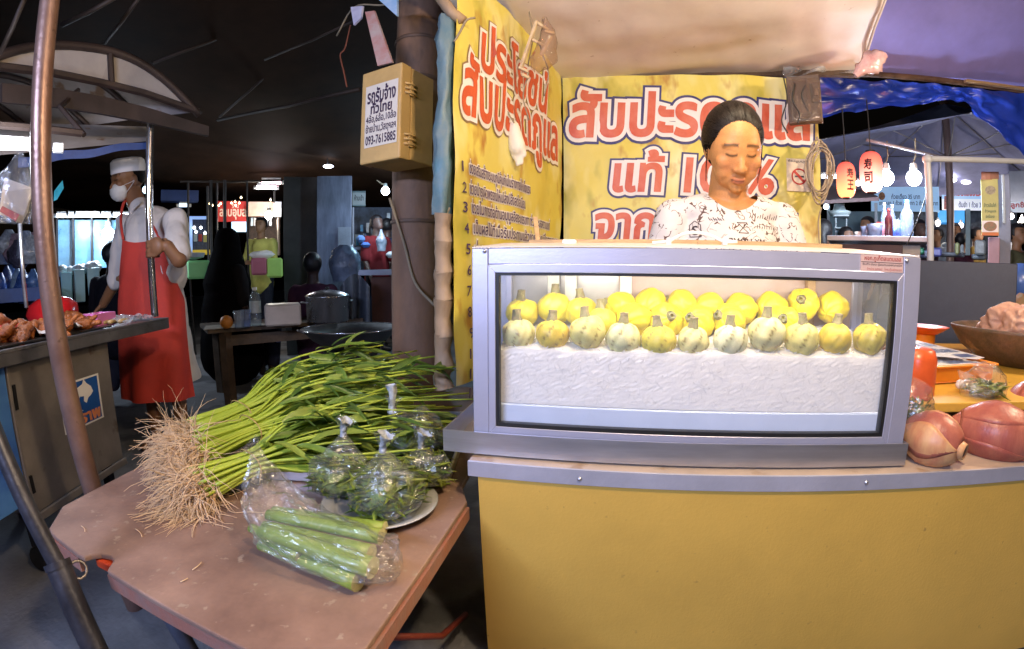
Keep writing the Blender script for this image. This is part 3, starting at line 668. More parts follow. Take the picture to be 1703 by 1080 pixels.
# ------------------------------------------------------------------ the woman behind the case
def woman():
    skin, lip = (.56, .255, .085), (.42, .12, .075)
    cx, cy = .337, 1.43
    F = Frame((cx+.004, cy-.05, H_CAM+.352), 30, 0, 3, 1.0)
    r = thing('person', (cx, cy, 0), 'woman in a white doodle printed shirt looking down behind the glass case', 'person')
    sh = H_CAM+.235                      # shoulder height
    b = MB(); head_pieces(b, F, 1.17)
    b.cone((cx, cy+.02, sh-.03), F(0, .01, -.06), .062, .054, 18)
    b.ell((cx, cy+.02, sh-.055), (.155, .075, .055), None, 20, 12)
    b.ell((cx, cy+.01, sh-.20), (.145, .095, .20), None, 20, 14); b.ell((cx, cy+.02, sh-.45), (.14, .10, .16), None, 20, 12); b.ell((cx, cy+.03, sh-.60), (.16, .115, .13), None, 20, 12)
    for s in (-1, 1):
        shp = Vector((cx+s*.160, cy+.02, sh-.065)); el = Vector((cx+s*.205, cy-.02, sh-.31)); wr = Vector((cx+s*.10, cy-.13, sh-.42))
        b.cone(shp, el, .047, .038); b.cone(el, wr, .038, .026)
        finger_set(b, wr, (-s*.6, -.6, -.3), (0, .2, -1), (-s*.5, -.5, .4), .9)
        hp = Vector((cx+s*.085, cy+.03, sh-.66)); kn = Vector((cx+s*.09, cy-.0, .46)); an = Vector((cx+s*.10, cy+.03, .09))
        b.cone(hp, kn, .082, .055); b.cone(kn, an, .054, .034); b.cone(an-Vector((0, 0, .045)), an+Vector((0, -.13, -.055)), .035, .03)
    q = solid(b, .0042, 3); face_cols(q, F, skin, lip, (.010, .006, .004), True, (.50, .18, .09))
    build('body', q, SKIN, r, True)
    # hair: pulled back, parted from the brow
    h = MB(); h.ell(F(0, .024, .034), (.0880*F.k, .099*F.k, .1055*F.k), F.m, 40, 26, fn=lambda d: 1+.012*math.sin(26*math.atan2(d.x, d.z+.2))); h.ell(F(0, .085, .0), (.070*F.k, .045*F.k, .062*F.k), F.m, 24, 16)
    h = solid(h, .0045, 2)
    def keep(c):
        q = F.inv(c); lim = .099-9*q.x**2-1.2*max(0, abs(q.x)-.056)
        return q.y > -.004 or q.z > lim-(.02 if q.y > -.03 else 0)
    h = cut(h, lambda c: keep(c) and not (F.inv(c).z < -.050))
    V = []
    for v in h.v:       # the hairline lies close on the brow
        q = F.inv(v); m_ = max(0, min(1, (q.z-(.099-9*q.x**2-1.2*max(0, abs(q.x)-.056)))/.035)) if q.y < .0 else 1
        V.append(tuple(F(*(Vector((0, .012, .035))+(q-Vector((0, .012, .035)))*(1-.085*(1-m_))))))
    h.v = V
    build('hair', h, HAIR, r, True)
    m = MB(); k_ = random.Random(5); HC = Vector((0, .024, .034)); HR = Vector((.0880, .099, .1055))
    for i in range(520):       # strands combed back from the hairline to the knot
        x = k_.uniform(-.080, .080); z = .099-9*x*x-1.2*max(0, abs(x)-.056)+abs(k_.gauss(0, .012))
        y2 = 1-(x/HR.x)**2-((z-HC.z)/HR.z)**2
        if y2 < .01: continue
        u0 = Vector((x/HR.x, -math.sqrt(y2), (z-HC.z)/HR.z)); u1 = Vector((k_.gauss(0, .06), 1, -.15+k_.gauss(0, .1))).normalized(); an = u0.angle(u1); pts = []
        for s in range(12):
            t = s/11*.9; u = (u0*math.sin((1-t)*an)+u1*math.sin(t*an))/math.sin(an); q = HC+Vector((u.x*HR.x, u.y*HR.y, u.z*HR.z))*1.004
            mm = max(0, min(1, (q.z-(.099-9*q.x**2-1.2*max(0, abs(q.x)-.056)))/.035)) if q.y < 0 else 1
            pts.append(F(*(Vector((0, .012, .035))+(q-Vector((0, .012, .035)))*(1-.085*(1-mm)))))
        m.tube(pts, .0009*k_.uniform(.5, 1.3), 4, cap=False)
    tag(build('hair_strands', m, mat('hair_strand', (.022, .014, .010), .4, var=.4, vs=60, spec=.35), r, True), kind='stuff')
    m = MB(); random.seed(3)
    for s in (-1, 1):
        for k in range(2): m.tube(spline([F(s*.078, -.012-.004*k, .03), F(s*(.079+.002*k), -.02, -.03), F(s*(.074+.003*k), -.024, -.075-.008*k)], 5), .0009, 4)
    tag(build('loose_hair', m, HAIR, r), kind='stuff')
    # shirt
    t = MB()
    t.ell((cx, cy+.02, sh-.050), (.178, .090, .062), None, 28, 16); t.ell((cx, cy+.01, sh-.20), (.165, .115, .21), None, 28, 18)
    t.ell((cx, cy-.03, sh-.22), (.13, .10, .10), None, 20, 12)
    t.cone((cx, cy+.015, sh-.2), (cx, cy+.02, sh-.60), .155, .165, 26)
    for s in (-1, 1):
        shp = Vector((cx+s*.158, cy+.02, sh-.072)); el = Vector((cx+s*.212, cy-.02, sh-.30)); t.cone(shp, el, .062, .062, 18)
        t.cone(el, Vector((cx+s*.185, cy-.055, sh-.36)), .062, .056, 18)
    t = solid(t, .0075, 5)
    t.v = [tuple(Vector(v)+Vector((nz(v, 9, 1), nz(v, 9, 2), nz(v, 9, 3)))*.0045+Vector((0, .004*math.sin(v[0]*46+v[2]*9), 0))*(1 if v[2] < sh-.1 else .3)) for v in t.v]
    nk = Vector((cx+.006, cy-.02, sh+.0))
    t = cut(t, lambda c: ((c.x-nk.x)/.088)**2+((c.z-sh-.052)/(.108 if c.y < cy+.01 else .085))**2 > 1 and c.z > sh-.62)
    cloth = mat('white_tshirt', (.62, .58, .56), .8, var=.05, vs=5, bump=.08, bs=120)
    # doodle print: thin scribbled contour lines in patches
    nt = cloth.node_tree; N = nt.nodes; L = nt.links; bb = N['Principled BSDF']; old = bb.inputs['Base Color'].links[0].from_socket; tc = [n for n in N if n.type == 'TEX_COORD'][0]
    acc = None
    for s_, d_, wd in ((20, 1.0, .013), (34, .6, .017)):
        n = N.new('ShaderNodeTexNoise'); n.inputs['Scale'].default_value = s_; n.inputs['Detail'].default_value = 1.2; n.inputs['Distortion'].default_value = d_; L.new(tc.outputs['Object'], n.inputs['Vector'])
        a = N.new('ShaderNodeMath'); a.operation = 'SUBTRACT'; a.inputs[1].default_value = .5; L.new(n.outputs[0], a.inputs[0])
        c = N.new('ShaderNodeMath'); c.operation = 'ABSOLUTE'; L.new(a.outputs[0], c.inputs[0])
        l = N.new('ShaderNodeMath'); l.operation = 'LESS_THAN'; l.inputs[1].default_value = wd; L.new(c.outputs[0], l.inputs[0])
        k = N.new('ShaderNodeTexNoise'); k.inputs['Scale'].default_value = s_*.9; k.inputs['Detail'].default_value = 0; L.new(tc.outputs['Object'], k.inputs['Vector'])
        g = N.new('ShaderNodeMath'); g.operation = 'GREATER_THAN'; g.inputs[1].default_value = .50; L.new(k.outputs[0], g.inputs[0])
        mu = N.new('ShaderNodeMath'); mu.operation = 'MULTIPLY'; L.new(l.outputs[0], mu.inputs[0]); L.new(g.outputs[0], mu.inputs[1])
        if acc is None: acc = mu.outputs[0]
        else:
            m_ = N.new('ShaderNodeMath'); m_.operation = 'MAXIMUM'; L.new(acc, m_.inputs[0]); L.new(mu.outputs[0], m_.inputs[1]); acc = m_.outputs[0]
    mx = N.new('ShaderNodeMix'); mx.data_type = 'RGBA'; L.new(acc, mx.inputs[0]); L.new(old, mx.inputs[6]); mx.inputs[7].default_value = (.10, .06, .05, 1); L.new(mx.outputs[2], bb.inputs['Base Color'])
    build('shirt', t, cloth, r, True)
    # printed words and little drawings laid on the cloth by casting onto it
    me = bpy.data.meshes.new('tmp'); me.from_pydata(t.v, [], t.f); bm = bmesh.new(); bm.from_mesh(me)
    from mathutils.bvhtree import BVHTree
    tree = BVHTree.FromBMesh(bm)
    def on(x, z, l):
        h = tree.ray_cast(Vector((x, cy-.6, z)), Vector((0, 1, 0)))
        return (x, (h[0].y if h[0] else cy-.1)-.0015-l, z)
    m = MB(); zc = sh
    letters('MY HOME', (cx+.075, zc-.152, cx-.03, zc-.135), lambda s, t_, l: on(s, t_, l), 0, mb=m, bold=.012, res=2)
    letters('S', (cx-.118, zc-.125, cx-.102, zc-.098), lambda s, t_, l: on(s, t_, l), 0, mb=m, bold=.012, res=2)
    def stroke(pts, wd=.0011):
        for a, b_ in zip(pts, pts[1:]):
            dx, dz = b_[0]-a[0], b_[1]-a[1]; n_ = max(math.hypot(dx, dz), 1e-6); ex, ez = -dz/n_*wd, dx/n_*wd
            m.add([on(a[0]+ex, a[1]+ez, 0), on(b_[0]+ex, b_[1]+ez, 0), on(b_[0]-ex, b_[1]-ez, 0), on(a[0]-ex, a[1]-ez, 0)], [(0, 1, 2, 3)])
    def circ(x, z, rx, rz): stroke([(x+rx*math.cos(i*.42), z+rz*math.sin(i*.42)) for i in range(16)])
    circ(cx-.105, zc-.185, .03, .03); stroke([(cx-.13, zc-.2), (cx-.08, zc-.17)]); stroke([(cx-.12, zc-.165), (cx-.09, zc-.205)]); stroke([(cx-.105, zc-.155), (cx-.105, zc-.215)])
    stroke([(cx-.124, zc-.13), (cx-.124, zc-.096), (cx-.11, zc-.084), (cx-.096, zc-.096), (cx-.096, zc-.13), (cx-.124, zc-.13)])
    stroke([(cx+.0, zc-.09), (cx+.03, zc-.09), (cx+.0, zc-.12), (cx+.03, zc-.12), (cx+.0, zc-.09)])
    stroke([(cx+.01, zc-.19), (cx+.03, zc-.165), (cx+.062, zc-.175), (cx+.055, zc-.205), (cx+.02, zc-.21), (cx+.01, zc-.19), (cx+.055, zc-.19)])
    stroke([(cx-.03, zc-.21), (cx-.025, zc-.175), (cx-.035, zc-.155)]); stroke([(cx-.025, zc-.175), (cx-.012, zc-.155)]); stroke([(cx-.03, zc-.18), (cx-.045, zc-.165)])
    stroke([(cx+.085, zc-.2), (cx+.12, zc-.16)]); stroke([(cx+.085, zc-.165), (cx+.12, zc-.2)])
    for i in range(7): stroke([(cx-.075+.006*i, zc-.075-.004*(i % 2)), (cx-.07+.006*i, zc-.085)])
    for i in range(12): stroke([(cx+.04+.008*i, zc-.075), (cx+.044+.008*i, zc-.068+.004*(i % 3))])
    for i in range(11): stroke([(cx+.05+.008*i, zc-.105), (cx+.053+.008*i, zc-.098+.004*(i % 3))])
    tag(build('shirt_print', m, mat('print_ink', (.05, .03, .03), .8), r), kind='stuff'); bm.free(); bpy.data.meshes.remove(me)
woman()

# ------------------------------------------------------------------ the man in the red apron beside the cart
def man():
    skin = (.25, .115, .055)
    def A(u, v, y): return P(u, v, y=y)
    yb = 1.86
    hc = A(212, 303, yb); F = Frame(hc, 10, 0, -12, 1.12)
    base = A(262, 560, yb); base.z = 0
    r = thing('person', base, 'man in red apron, white cap and mask gripping the post of the cart', 'person')
    nk = A(232, 345, yb+.04); chest = A(252, 395, yb+.02); belly = A(258, 455, yb); pel = A(262, 520, yb+.02)
    b = MB(); head_pieces(b, F)
    b.cone(nk-Vector((-.02, 0, .05)), F(0, .02, -.05), .062, .056, 16)
    fw = Vector((math.cos(R(-66)), math.sin(R(-66)), 0)); sd = Vector((-fw.y, fw.x, 0))   # facing, and its left
    M3 = Matrix((sd, fw, Vector((0, 0, 1)))).transposed()
    b.ell(chest, (.155, .092, .15), M3, 18, 12); b.ell(belly, (.155, .115, .17), M3, 18, 12); b.ell(pel, (.155, .115, .14), M3, 18, 12)
    for s in (-1, 1):
        kn = pel+sd*s*.09; kn.z = .50; an = Vector((kn.x, kn.y, .09)); b.cone(pel+sd*s*.085, kn, .085, .058); b.cone(kn, an, .056, .036); b.cone(an-Vector((0, 0, .05)), an+fw*.15-Vector((0, 0, .055)), .036, .03)
    # right arm (far) resting on the counter, left arm (near) gripping the post
    s1 = A(205, 372, yb-.0); e1 = A(196, 462, yb+.0); w1 = A(172, 506, yb-.02)
    b.cone(s1, e1, .044, .040); b.cone(e1, w1, .041, .029); finger_set(b, w1, w1-e1+Vector((0, 0, .05)), (0, 0, -1), (.4, -.8, 0), 1.05)
    post = A(256, 415, 1.62)
    s2 = A(291, 368, yb-.06); e2 = A(298, 432, yb-.17); w2 = post+Vector((.085, .02, .012))
    b.cone(s2, e2, .044, .038); b.cone(e2, w2, .043, .031)
    d = (post-w2); d.z = 0; d.normalize(); out = Vector((d.y, -d.x, 0))
    if out.y > 0: out = -out
    b.ell(w2+d*.045+out*.030, (.045, .022, .048), Matrix((d, out, Vector((0, 0, 1)))).transposed(), 12, 8)
    for i, z in enumerate((.036, .013, -.011, -.033)):
        c = Vector((post.x, post.y, post.z+z)); pts = [c-d*.036+out*.034, c+d*.006+out*.036, c+d*.036+out*.010, c+d*.030-out*.022, c-d*.002-out*.034]
        for a_, b_ in zip(pts, pts[1:]): b.cone(a_, b_, .0105, .0100, 8)
    b.cone(w2+d*.02-out*.01+Vector((0, 0, .03)), post-out*.03+Vector((0, 0, .045)), .0125, .0105, 8); b.cone(post-out*.03+Vector((0, 0, .045)), post+d*.03-out*.02+Vector((0, 0, .05)), .0105, .009, 8)
    q = solid(b, .0055, 3); face_cols(q, F, skin, skin, (.02, .012, .01), True)
    build('body', q, SKIN, r, True)
    h = MB(); h.ell(F(0, .02, .045), (.079*F.k, .095*F.k, .085*F.k), F.m, 24, 16); h = cut(h, lambda c: F.inv(c).y > .0 and F.inv(c).z > -.045-.3*F.inv(c).y or F.inv(c).z > .06)
    build('hair', h, HAIR, r, True)
    white = mat('cotton_white', (.68, .61, .57), .85, var=.05, bump=.9, bs=11, stretch=(1, 1, .45)); capm = mat('cap_white', (.74, .70, .70), .8, var=.04, bump=.15, bs=160)
    c = MB(); c.lathe([(.088, -.004), (.0895, .004), (.089, .03), (.086, .062), (.074, .074), (.04, .079), (.002, .080)], (0, 0, 0), 26)
    c.v = [tuple(F(v[0]*.93, v[1]*1.12+.014, v[2]*1.0+.050)) for v in c.v]; build('cap', c, capm, r, True)
    k = MB(); k.ell(F(0, -.052, -.047), (.064*F.k, .053*F.k, .054*F.k), F.m, 30, 20, fn=lambda d_: 1+.02*math.sin(d_.z*26)*(1 if d_.y < 0 else 0)); k = cut(k, lambda c_: F.inv(c_).y < -.035+.0)
    build('face_mask', k, mat('mask_cloth', (.72, .69, .66), .85, var=.04, bump=.15, bs=120), r, True)
    k = MB()
    for s in (-1, 1):
        for z in (-.02, -.066): k.tube(spline([F(s*.060, -.045, z), F(s*.076, -.015, (z-.01)*.4), F(s*.078, .014, .002)], 5), .0016*F.k, 5)
    build('mask_straps', k, capm, r, True)
    # long white shirt
    t = MB(); t.ell(chest+Vector((0, 0, .02)), (.186, .122, .165), M3, 24, 14); t.ell(belly, (.185, .140, .20), M3, 24, 14)
    t.cone(nk-Vector((-.02, 0, .07)), nk+Vector((-.005, 0, .0)), .085, .066, 18)
    hem = pel-fw*.05; hem.z = .36; t.cone(pel, hem, .165, .20, 22)
    t.cone(s2+Vector((.0, 0, .01)), s2.lerp(e2, .80), .064, .068, 18); t.cone(chest+sd*.1, s2, .09, .072, 16); t.cone(chest-sd*.1, s1, .08, .062, 16); t.cone(chest, pel, .165, .16, 22); t.cone(s1, e1.lerp(w1, .15), .060, .056, 16)
    t = solid(t, .010, 4); t.v = [tuple(Vector(v)+Vector((nz(v, 7, 1), nz(v, 7, 2), 0))*.014+Vector((abs(nz((v[0], v[1], v[2]*.5), 15, 5)), abs(nz((v[0], v[1], v[2]*.5), 15, 6)), 0))*.016) for v in t.v]
    t = cut(t, lambda c_: c_.z > .385 and not (c_-F(0, -.02, -.07)).length < .06)
    build('white_shirt', t, white, r, True)
    m = MB(); m.tube(spline([nk+fw*.07+sd*.05+Vector((0, 0, .02)), nk+fw*.12+sd*.015-Vector((0, 0, .04)), nk+fw*.115-Vector((0, 0, .10))], 5), .012, 6, flat=.4); build('shirt_placket', m, white, r, True)
    # red apron
    red = mat('red_apron', (.62, .050, .032), .75, var=.1, vs=6, bump=.15, bs=40)
    ap = MB(); top = A(216, 398, yb-.13).z; bot = A(270, 668, yb-.1).z
    cc = (chest+belly)/2
    def apf(a, b_):
        z = top+(bot-top)*b_; half = .115+.13*min(1, b_*2.6)**1.5; half = half if b_ > .0 else half
        an = (a-.5)*2; rr = .165+.03*b_+.015*math.sin(an*9+b_*3)*b_
        g_ = half/.17*an; q = cc+fw*rr*math.cos(g_*.95)+sd*rr*1.25*math.sin(g_*.95)
        return (q.x+.02*b_*sd.x*0, q.y, z-.025*math.sin(math.pi*a)*(1-b_)**6)
    ap.grid(apf, 36, 40); build('apron', ap, red, r, True)
    m = MB()
    for s in (-1, 1):
        e = Vector(apf(.5+s*.46, 0)); m.tube(spline([e, e.lerp(nk+sd*s*.07+fw*.05, .5)+fw*.035+Vector((0, 0, .02)), nk+sd*s*.075+fw*.045+Vector((0, 0, .035)), nk+sd*s*.05-fw*.055+Vector((0, 0, .03))], 6), .009, 6, flat=.35)
    build('apron_straps', m, red, r, True)
    return post
POST = man()
# ================================================================== the low folding table and what lies on it
TZ = .48
def table():
    r = thing('folding_table', (-.75, 1.2, 0), 'low brown folding table with a worn laminate top and red underframe', 'table')
    top = mat('worn_brown_laminate', (.32, .20, .145), .40, var=.16, vs=5, bump=.08, bs=90, col2=(.17, .10, .075), spots=((.33, .245, .18), 48, .63))
    pts = [(-.93, .418), (-.905, .418), (-.90, .432), (-.885, .446), (-.862, .452), (-.842, .446), (-.832, .430), (-.822, .416), (-.42, .385), (-.315, .385), (-.302, .40), (-.302, .93), (-.335, 1.0), (-.42, 1.97), (-1.22, 1.97), (-1.205, .76), (-1.165, .52), (-1.085, .44), (-1.06, .432)]
    m = MB(); m.prism(pts, lambda x, y: (x, y, TZ-.012), lambda x, y: (x, y, TZ)); bevel(build('table_top', m, top, r), .003)
    red = mat('red_painted_steel', (.20, .028, .016), .5, .2, var=.2, vs=10, spots=((.16, .06, .04), 20, .62))
    m = MB()
    ins = [(-.93, .428), (-.832, .440), (-.42, .397), (-.318, .397), (-.312, .40), (-.312, .93)]
    edge = mat('rubbed_table_edge', (.26, .15, .12), .5, var=.3, vs=18, col2=(.34, .12, .075), bump=.2, bs=90)
    for a, b in (((-.303, .388), (-.303, .93)), ((-.83, .424), (-.318, .390)), ((-1.07, .436), (-.932, .424)), ((-1.075, .443), (-1.163, .522))):
        q = MB(); q.bar((a[0], a[1], TZ-.028), (b[0], b[1], TZ-.028), .012, .030); build('edge_rim', q, edge, r)
    q = MB(); q.b2((-.908, .440, TZ-.035), (-.822, .470, TZ-.014)); bevel(build('red_handle', q, mat('orange_red_plastic', (.75, .075, .015), .4), r), .005)
    for a, b in (((-.40, .52, TZ-.05), (-.40, 1.85, TZ-.05)), ((-1.1, .55, TZ-.05), (-1.1, 1.85, TZ-.05))):
        q = MB(); q.bar(a, b, .03, .03); build('underframe_bar', q, red, r)
    blue = mat('blue_grey_steel', (.10, .115, .16), .45, .4, var=.2, vs=12)
    for x, y in ((-.78, .475), (-.40, .50), (-1.08, 1.8), (-.40, 1.8)):
        q = MB(); x2 = x+(.02 if x < -.7 else -.03); q.tube([(x, y, TZ-.04), (x2, y+.03, .24), (x2, y+.03, .005)], .017, 10); l = build('leg', q, blue if y < .6 and x < -.6 else red, r, True)
        q = MB(); q.lathe([(.0185, 0), (.021, .002), (.019, .03), (.0175, .032)], (x2, y+.03, 0), 10); build('rubber_foot', q, GASKET, l, True)
    q = MB(); q.tube([(-.405, .53, TZ-.07), (-.33, .80, .20), (-.34, 1.0, .10)], .008, 8); build('leg_brace', q, red, r, True)
    # loose scraps of root on the top
table()
def tray():
    r = thing('metal_tray', (-.66, 1.2, TZ), 'black rectangular metal tray with a steel rim under the morning glory', 'tray')
    c = [Vector((-.935, .845, TZ+.002)), Vector((-.372, 1.0, TZ+.002)), Vector((-.47, 1.52, TZ+.002)), Vector((-1.03, 1.36, TZ+.002))]
    m = MB(); m.prism([(p.x, p.y) for p in c], lambda x, y: (x, y, TZ+.002), lambda x, y: (x, y, TZ+.006)); build('tray_floor', m, mat('oily_black_tin', (.045, .038, .022), .3, .5, var=.3, vs=6), r)
    for i in range(4):
        a, b = c[i], c[(i+1) % 4]; up = Vector((0, 0, .014)); q = MB(); q.bar(a+up, b+up, .008, .026); bevel(build('tray_rim', q, STEEL, r), .002, 1)
tray()

# ------------------------------------------------------------------ morning glory in three bunches
STEMM = mat('morning_glory_stem', (.44, .52, .055), .38, var=.22, vs=10, col2=(.28, .39, .04), bump=.1, bs=120, spec=.5)
LEAFM = [mat('leaf_green', (.17, .27, .04), .40, var=.2, vs=14, bump=.15, bs=90), mat('leaf_pale', (.30, .40, .07), .42, var=.2, vs=14, bump=.15, bs=90), mat('leaf_dark', (.09, .17, .03), .36, var=.2, vs=14, bump=.15, bs=90)]
ROOTM = mat('root_hair', (.76, .57, .36), .75, var=.3, vs=40, col2=(.52, .33, .18))
BAND = mat('rubber_band', (.45, .30, .10), .5)
def leaf_mesh(ln, wd, m, fold, droop, name):
    mb = MB(); n = 7; vs = []; fs = []
    for i in range(n+1):
        t = i/n; w_ = wd*math.sin(math.pi*min(1, t*.93+.05))**.8*(1-.35*t); z = -droop*t*t*ln+.01*math.sin(t*6)*ln
        for s in (-1, 0, 1): vs.append((t*ln, s*w_, z+abs(s)*w_*fold+.12*w_*math.sin(t*9+s)))
    for i in range(n):
        for s in (0, 1): a = i*3+s; fs.append((a, a+1, a+4, a+3))
    mb.add(vs, fs); me = bpy.data.meshes.new(name); me.from_pydata(mb.v, [], mb.f); me.materials.append(m)
    me.polygons.foreach_set('use_smooth', [True]*len(me.polygons)); return me
LEAVES = [leaf_mesh(l, w_, LEAFM[i % 3], f, d, 'leaf') for i, (l, w_, f, d) in enumerate([(.10, .009, .5, .25), (.085, .010, .3, .5), (.12, .010, .6, .1), (.07, .009, .4, .6), (.105, .0135, .35, .4), (.09, .007, .7, .2), (.13, .011, .45, .3)])]
def bunch(a, mid, b, rr, ns, nl, seed, label, droop=.0):
    k = random.Random(seed); a, mid, b = Vector(a), Vector(mid), Vector(b)
    r = thing('vegetable_bunch', (a.x, a.y, TZ), label, 'vegetable bunch', 'bunches of morning glory on the low table')
    ax = (mid-a).normalized(); sx = ax.cross(Vector((0, 0, 1))).normalized(); sz = sx.cross(ax); rootp = []; tips = []
    for i in range(ns):
        an = k.uniform(0, 6.283); q = math.sqrt(k.random()); o = sx*math.cos(an)*q*rr*1.25+sz*math.sin(an)*q*rr*.85
        spread = 1.0+q*.9; j = Vector((k.gauss(0, .02), k.gauss(0, .03), k.gauss(0, .012)))
        p0 = a+o+ax*k.uniform(-.02, .02); p1 = a.lerp(mid, .5)+o*.75+Vector((0, 0, .01)); p2 = mid+o*1.2*spread+j*.6; p3 = b+o*2.0*spread+j*1.6+ax*k.uniform(-.20, -.01)
        for p in (p0, p1, p2, p3): p.z = max(p.z, TZ+.012)
        pts = spline([p0, p1, p2, p3], 5); rad = k.uniform(.0036, .0060)
        m = MB(); m.tube(pts, [rad*(1-.5*t/len(pts)) for t in range(len(pts))], 6); build('stem', m, STEMM, r, True); rootp.append((p0, ax)); tips.append(pts)
    tips.sort(key=lambda p: -(p[len(p)//2].z-.45*p[len(p)//2].y))
    for i in range(nl):
        pts = tips[int(len(tips)*k.random()**1.9)]; t = int(len(pts)*min(.97, k.triangular(.36, 1.0, .80))); t = min(t, len(pts)-2); p = pts[t]; d = (pts[t+1]-pts[t]).normalized()
        y = math.degrees(math.atan2(d.y, d.x)); o = bpy.data.objects.new('leaf', LEAVES[k.randrange(7)]); COL.objects.link(o); o.parent = r
        o.location = p-wloc(r)+Vector((0, -.003, .009)); o.rotation_euler = (R(k.gauss(0, 35)), R(k.gauss(-6, 16)+8), R(y+k.gauss(0, 30))); s = k.uniform(.85, 1.55); o.scale = (s, s, s)
    m = MB()
    for p0, d in rootp:
        for _ in range(k.randint(5, 8)):
            dd = (-d+Vector((k.gauss(0, .5), k.gauss(0, .5), k.gauss(-.15, .45)))).normalized(); ln = k.uniform(.06, .17); p = p0+Vector((k.gauss(0, .004), k.gauss(0, .004), k.gauss(0, .004))); pts = [p.copy()]; cu = Vector((k.gauss(0, .45), k.gauss(0, .45), k.gauss(0, .4)))
            for s in range(8):
                dd = (dd+cu*.35+Vector((k.gauss(0, .14), k.gauss(0, .20), -.14+k.gauss(0, .16)))).normalized(); cu *= .9; p = p+dd*ln/8
                if p.z < TZ+.0025: p.z = TZ+.0025; dd.z = abs(dd.z)*.1
                pts.append(p.copy())
            r0 = k.uniform(.0009, .0019); m.tube(pts, [r0*(1-.65*s/8) for s in range(9)], 4, cap=False)
    tag(build('roots', m, ROOTM, r, True), kind='stuff')
    for f in (.22,):
        c = a.lerp(mid, f*2); m = MB(); m.tube([c+sx*math.cos(t*.3491)*rr*1.32+sz*math.sin(t*.3491)*rr*.95+ax*.004*math.sin(t) for t in range(19)], .0018, 5); build('rubber_band', m, BAND, r, True)
bunch((-1.135, .93, TZ+.055), (-1.02, 1.30, TZ+.105), (-.76, 1.62, TZ+.085), .054, 135, 170, 1, 'rearmost and tallest bunch of morning glory, arching up at the back of the table')
bunch((-.985, .815, TZ+.075), (-.86, 1.15, TZ+.095), (-.60, 1.50, TZ+.05), .052, 130, 170, 2, 'middle bunch of morning glory with a rubber band round its yellow green stems')
bunch((-.865, .715, TZ+.048), (-.76, .98, TZ+.055), (-.585, 1.27, TZ+.035), .046, 95, 110, 3, 'front bunch of morning glory whose pale roots spill over the table')

# ------------------------------------------------------------------ clear bags
BAGM = film('clear_bag', haze=.05, rough=.17, bump=.55, bs=22, lo=.07, hi=1.0)
PLASTK = mat('twisted_plastic', (.62, .66, .70), .25, var=.2, vs=40, bump=.6, bs=60)
def bag_shell(path, rads, seed, flat=1., amp=.10, n=30, up=None, close=True):
    """crumpled film round a path of centres and radii"""
    pts = [Vector(p) for p in path]; m = MB(); k = len(pts); vs = []; fs = []
    t0 = (pts[1]-pts[0]).normalized(); x = Vector(up or (0, 0, 1)); x = (x-t0*x.dot(t0)).normalized()
    for i, p in enumerate(pts):
        t = (pts[min(i+1, k-1)]-pts[max(i-1, 0)]).normalized(); x = (x-t*x.dot(t)).normalized(); y = t.cross(x)
        for j in range(n):
            a = 2*math.pi*j/n; d = Vector((math.cos(a), math.sin(a), i*.16)); w_ = 1+amp*nz(d, 2.3, seed)+amp*.9*abs(nz(d, 4.5, seed+2))-amp*.3+amp*.35*math.sin(a*9+seed+i*.35)*(.3+.7*i/k)
            q = p+x*math.cos(a)*rads[i]*flat*w_+y*math.sin(a)*rads[i]*w_; q.z = max(q.z, TZ+.004); vs.append(q)
    for i in range(k-1):
        for j in range(n): j2 = (j+1) % n; fs.append((i*n+j, i*n+j2, (i+1)*n+j2, (i+1)*n+j))
    m.add(vs, fs)
    return m
def smooth_path(pts, rads, n):
    P_ = spline([Vector(p) for p in pts], n); Q = spline([Vector((r_, 0, 0)) for r_ in rads], n); return P_, [max(.002, q.x) for q in Q]
def stalk_bag():
    r = thing('plastic_bag', (-.53, .68, TZ), 'clear plastic bag of thick green stalks lying at the front of the table', 'bag')
    st = mat('thick_stalk', (.30, .38, .07), .36, var=.25, vs=7, col2=(.15, .25, .035), stretch=(1, 1, 1), bump=.1, bs=60); cutm = mat('stalk_cut_end', (.58, .56, .26), .5, var=.15, vs=40)
    for (u0, v0, z0), (u1, v1, z1), w_ in (((446, 856, .524), (634, 893, .522), .0155), ((440, 876, .506), (618, 921, .510), .017), ((436, 884, .532), (620, 945, .524), .019), ((436, 905, .500), (596, 968, .500), .0175), ((455, 850, .500), (640, 880, .500), .015), ((418, 878, .520), (500, 925, .512), .012)):
        a, b = P(u0, v0, z=z0), P(u1, v1, z=z1); m = MB(); mid = a.lerp(b, .5)+Vector((0, .004, .003)); pts = bez(a, mid, b, 8)
        m.tube(pts, [w_*(.80+.25*i/8) for i in range(9)], 12, flat=.85); o = build('stalk', m, st, r, True)
        d = (b-pts[-2]).normalized(); m = MB(); m.lathe([(w_*1.02, 0), (w_*.8, .0012), (.001, .0016)], b, 12, d); build('cut_end', m, cutm, o, True)
    pth, rad = smooth_path([P(668, 945, z=.50), P(640, 935, z=.512), P(560, 912, z=.518), P(480, 870, z=.532), P(445, 815, z=.575), P(432, 775, z=.62), P(426, 752, z=.645), P(418, 738, z=.665)], [.012, .062, .080, .080, .058, .028, .013, .022], 5)
    o = build('film', bag_shell(pth, rad, 4, flat=.55, amp=.26, n=40), BAGM, r)
stalk_bag()
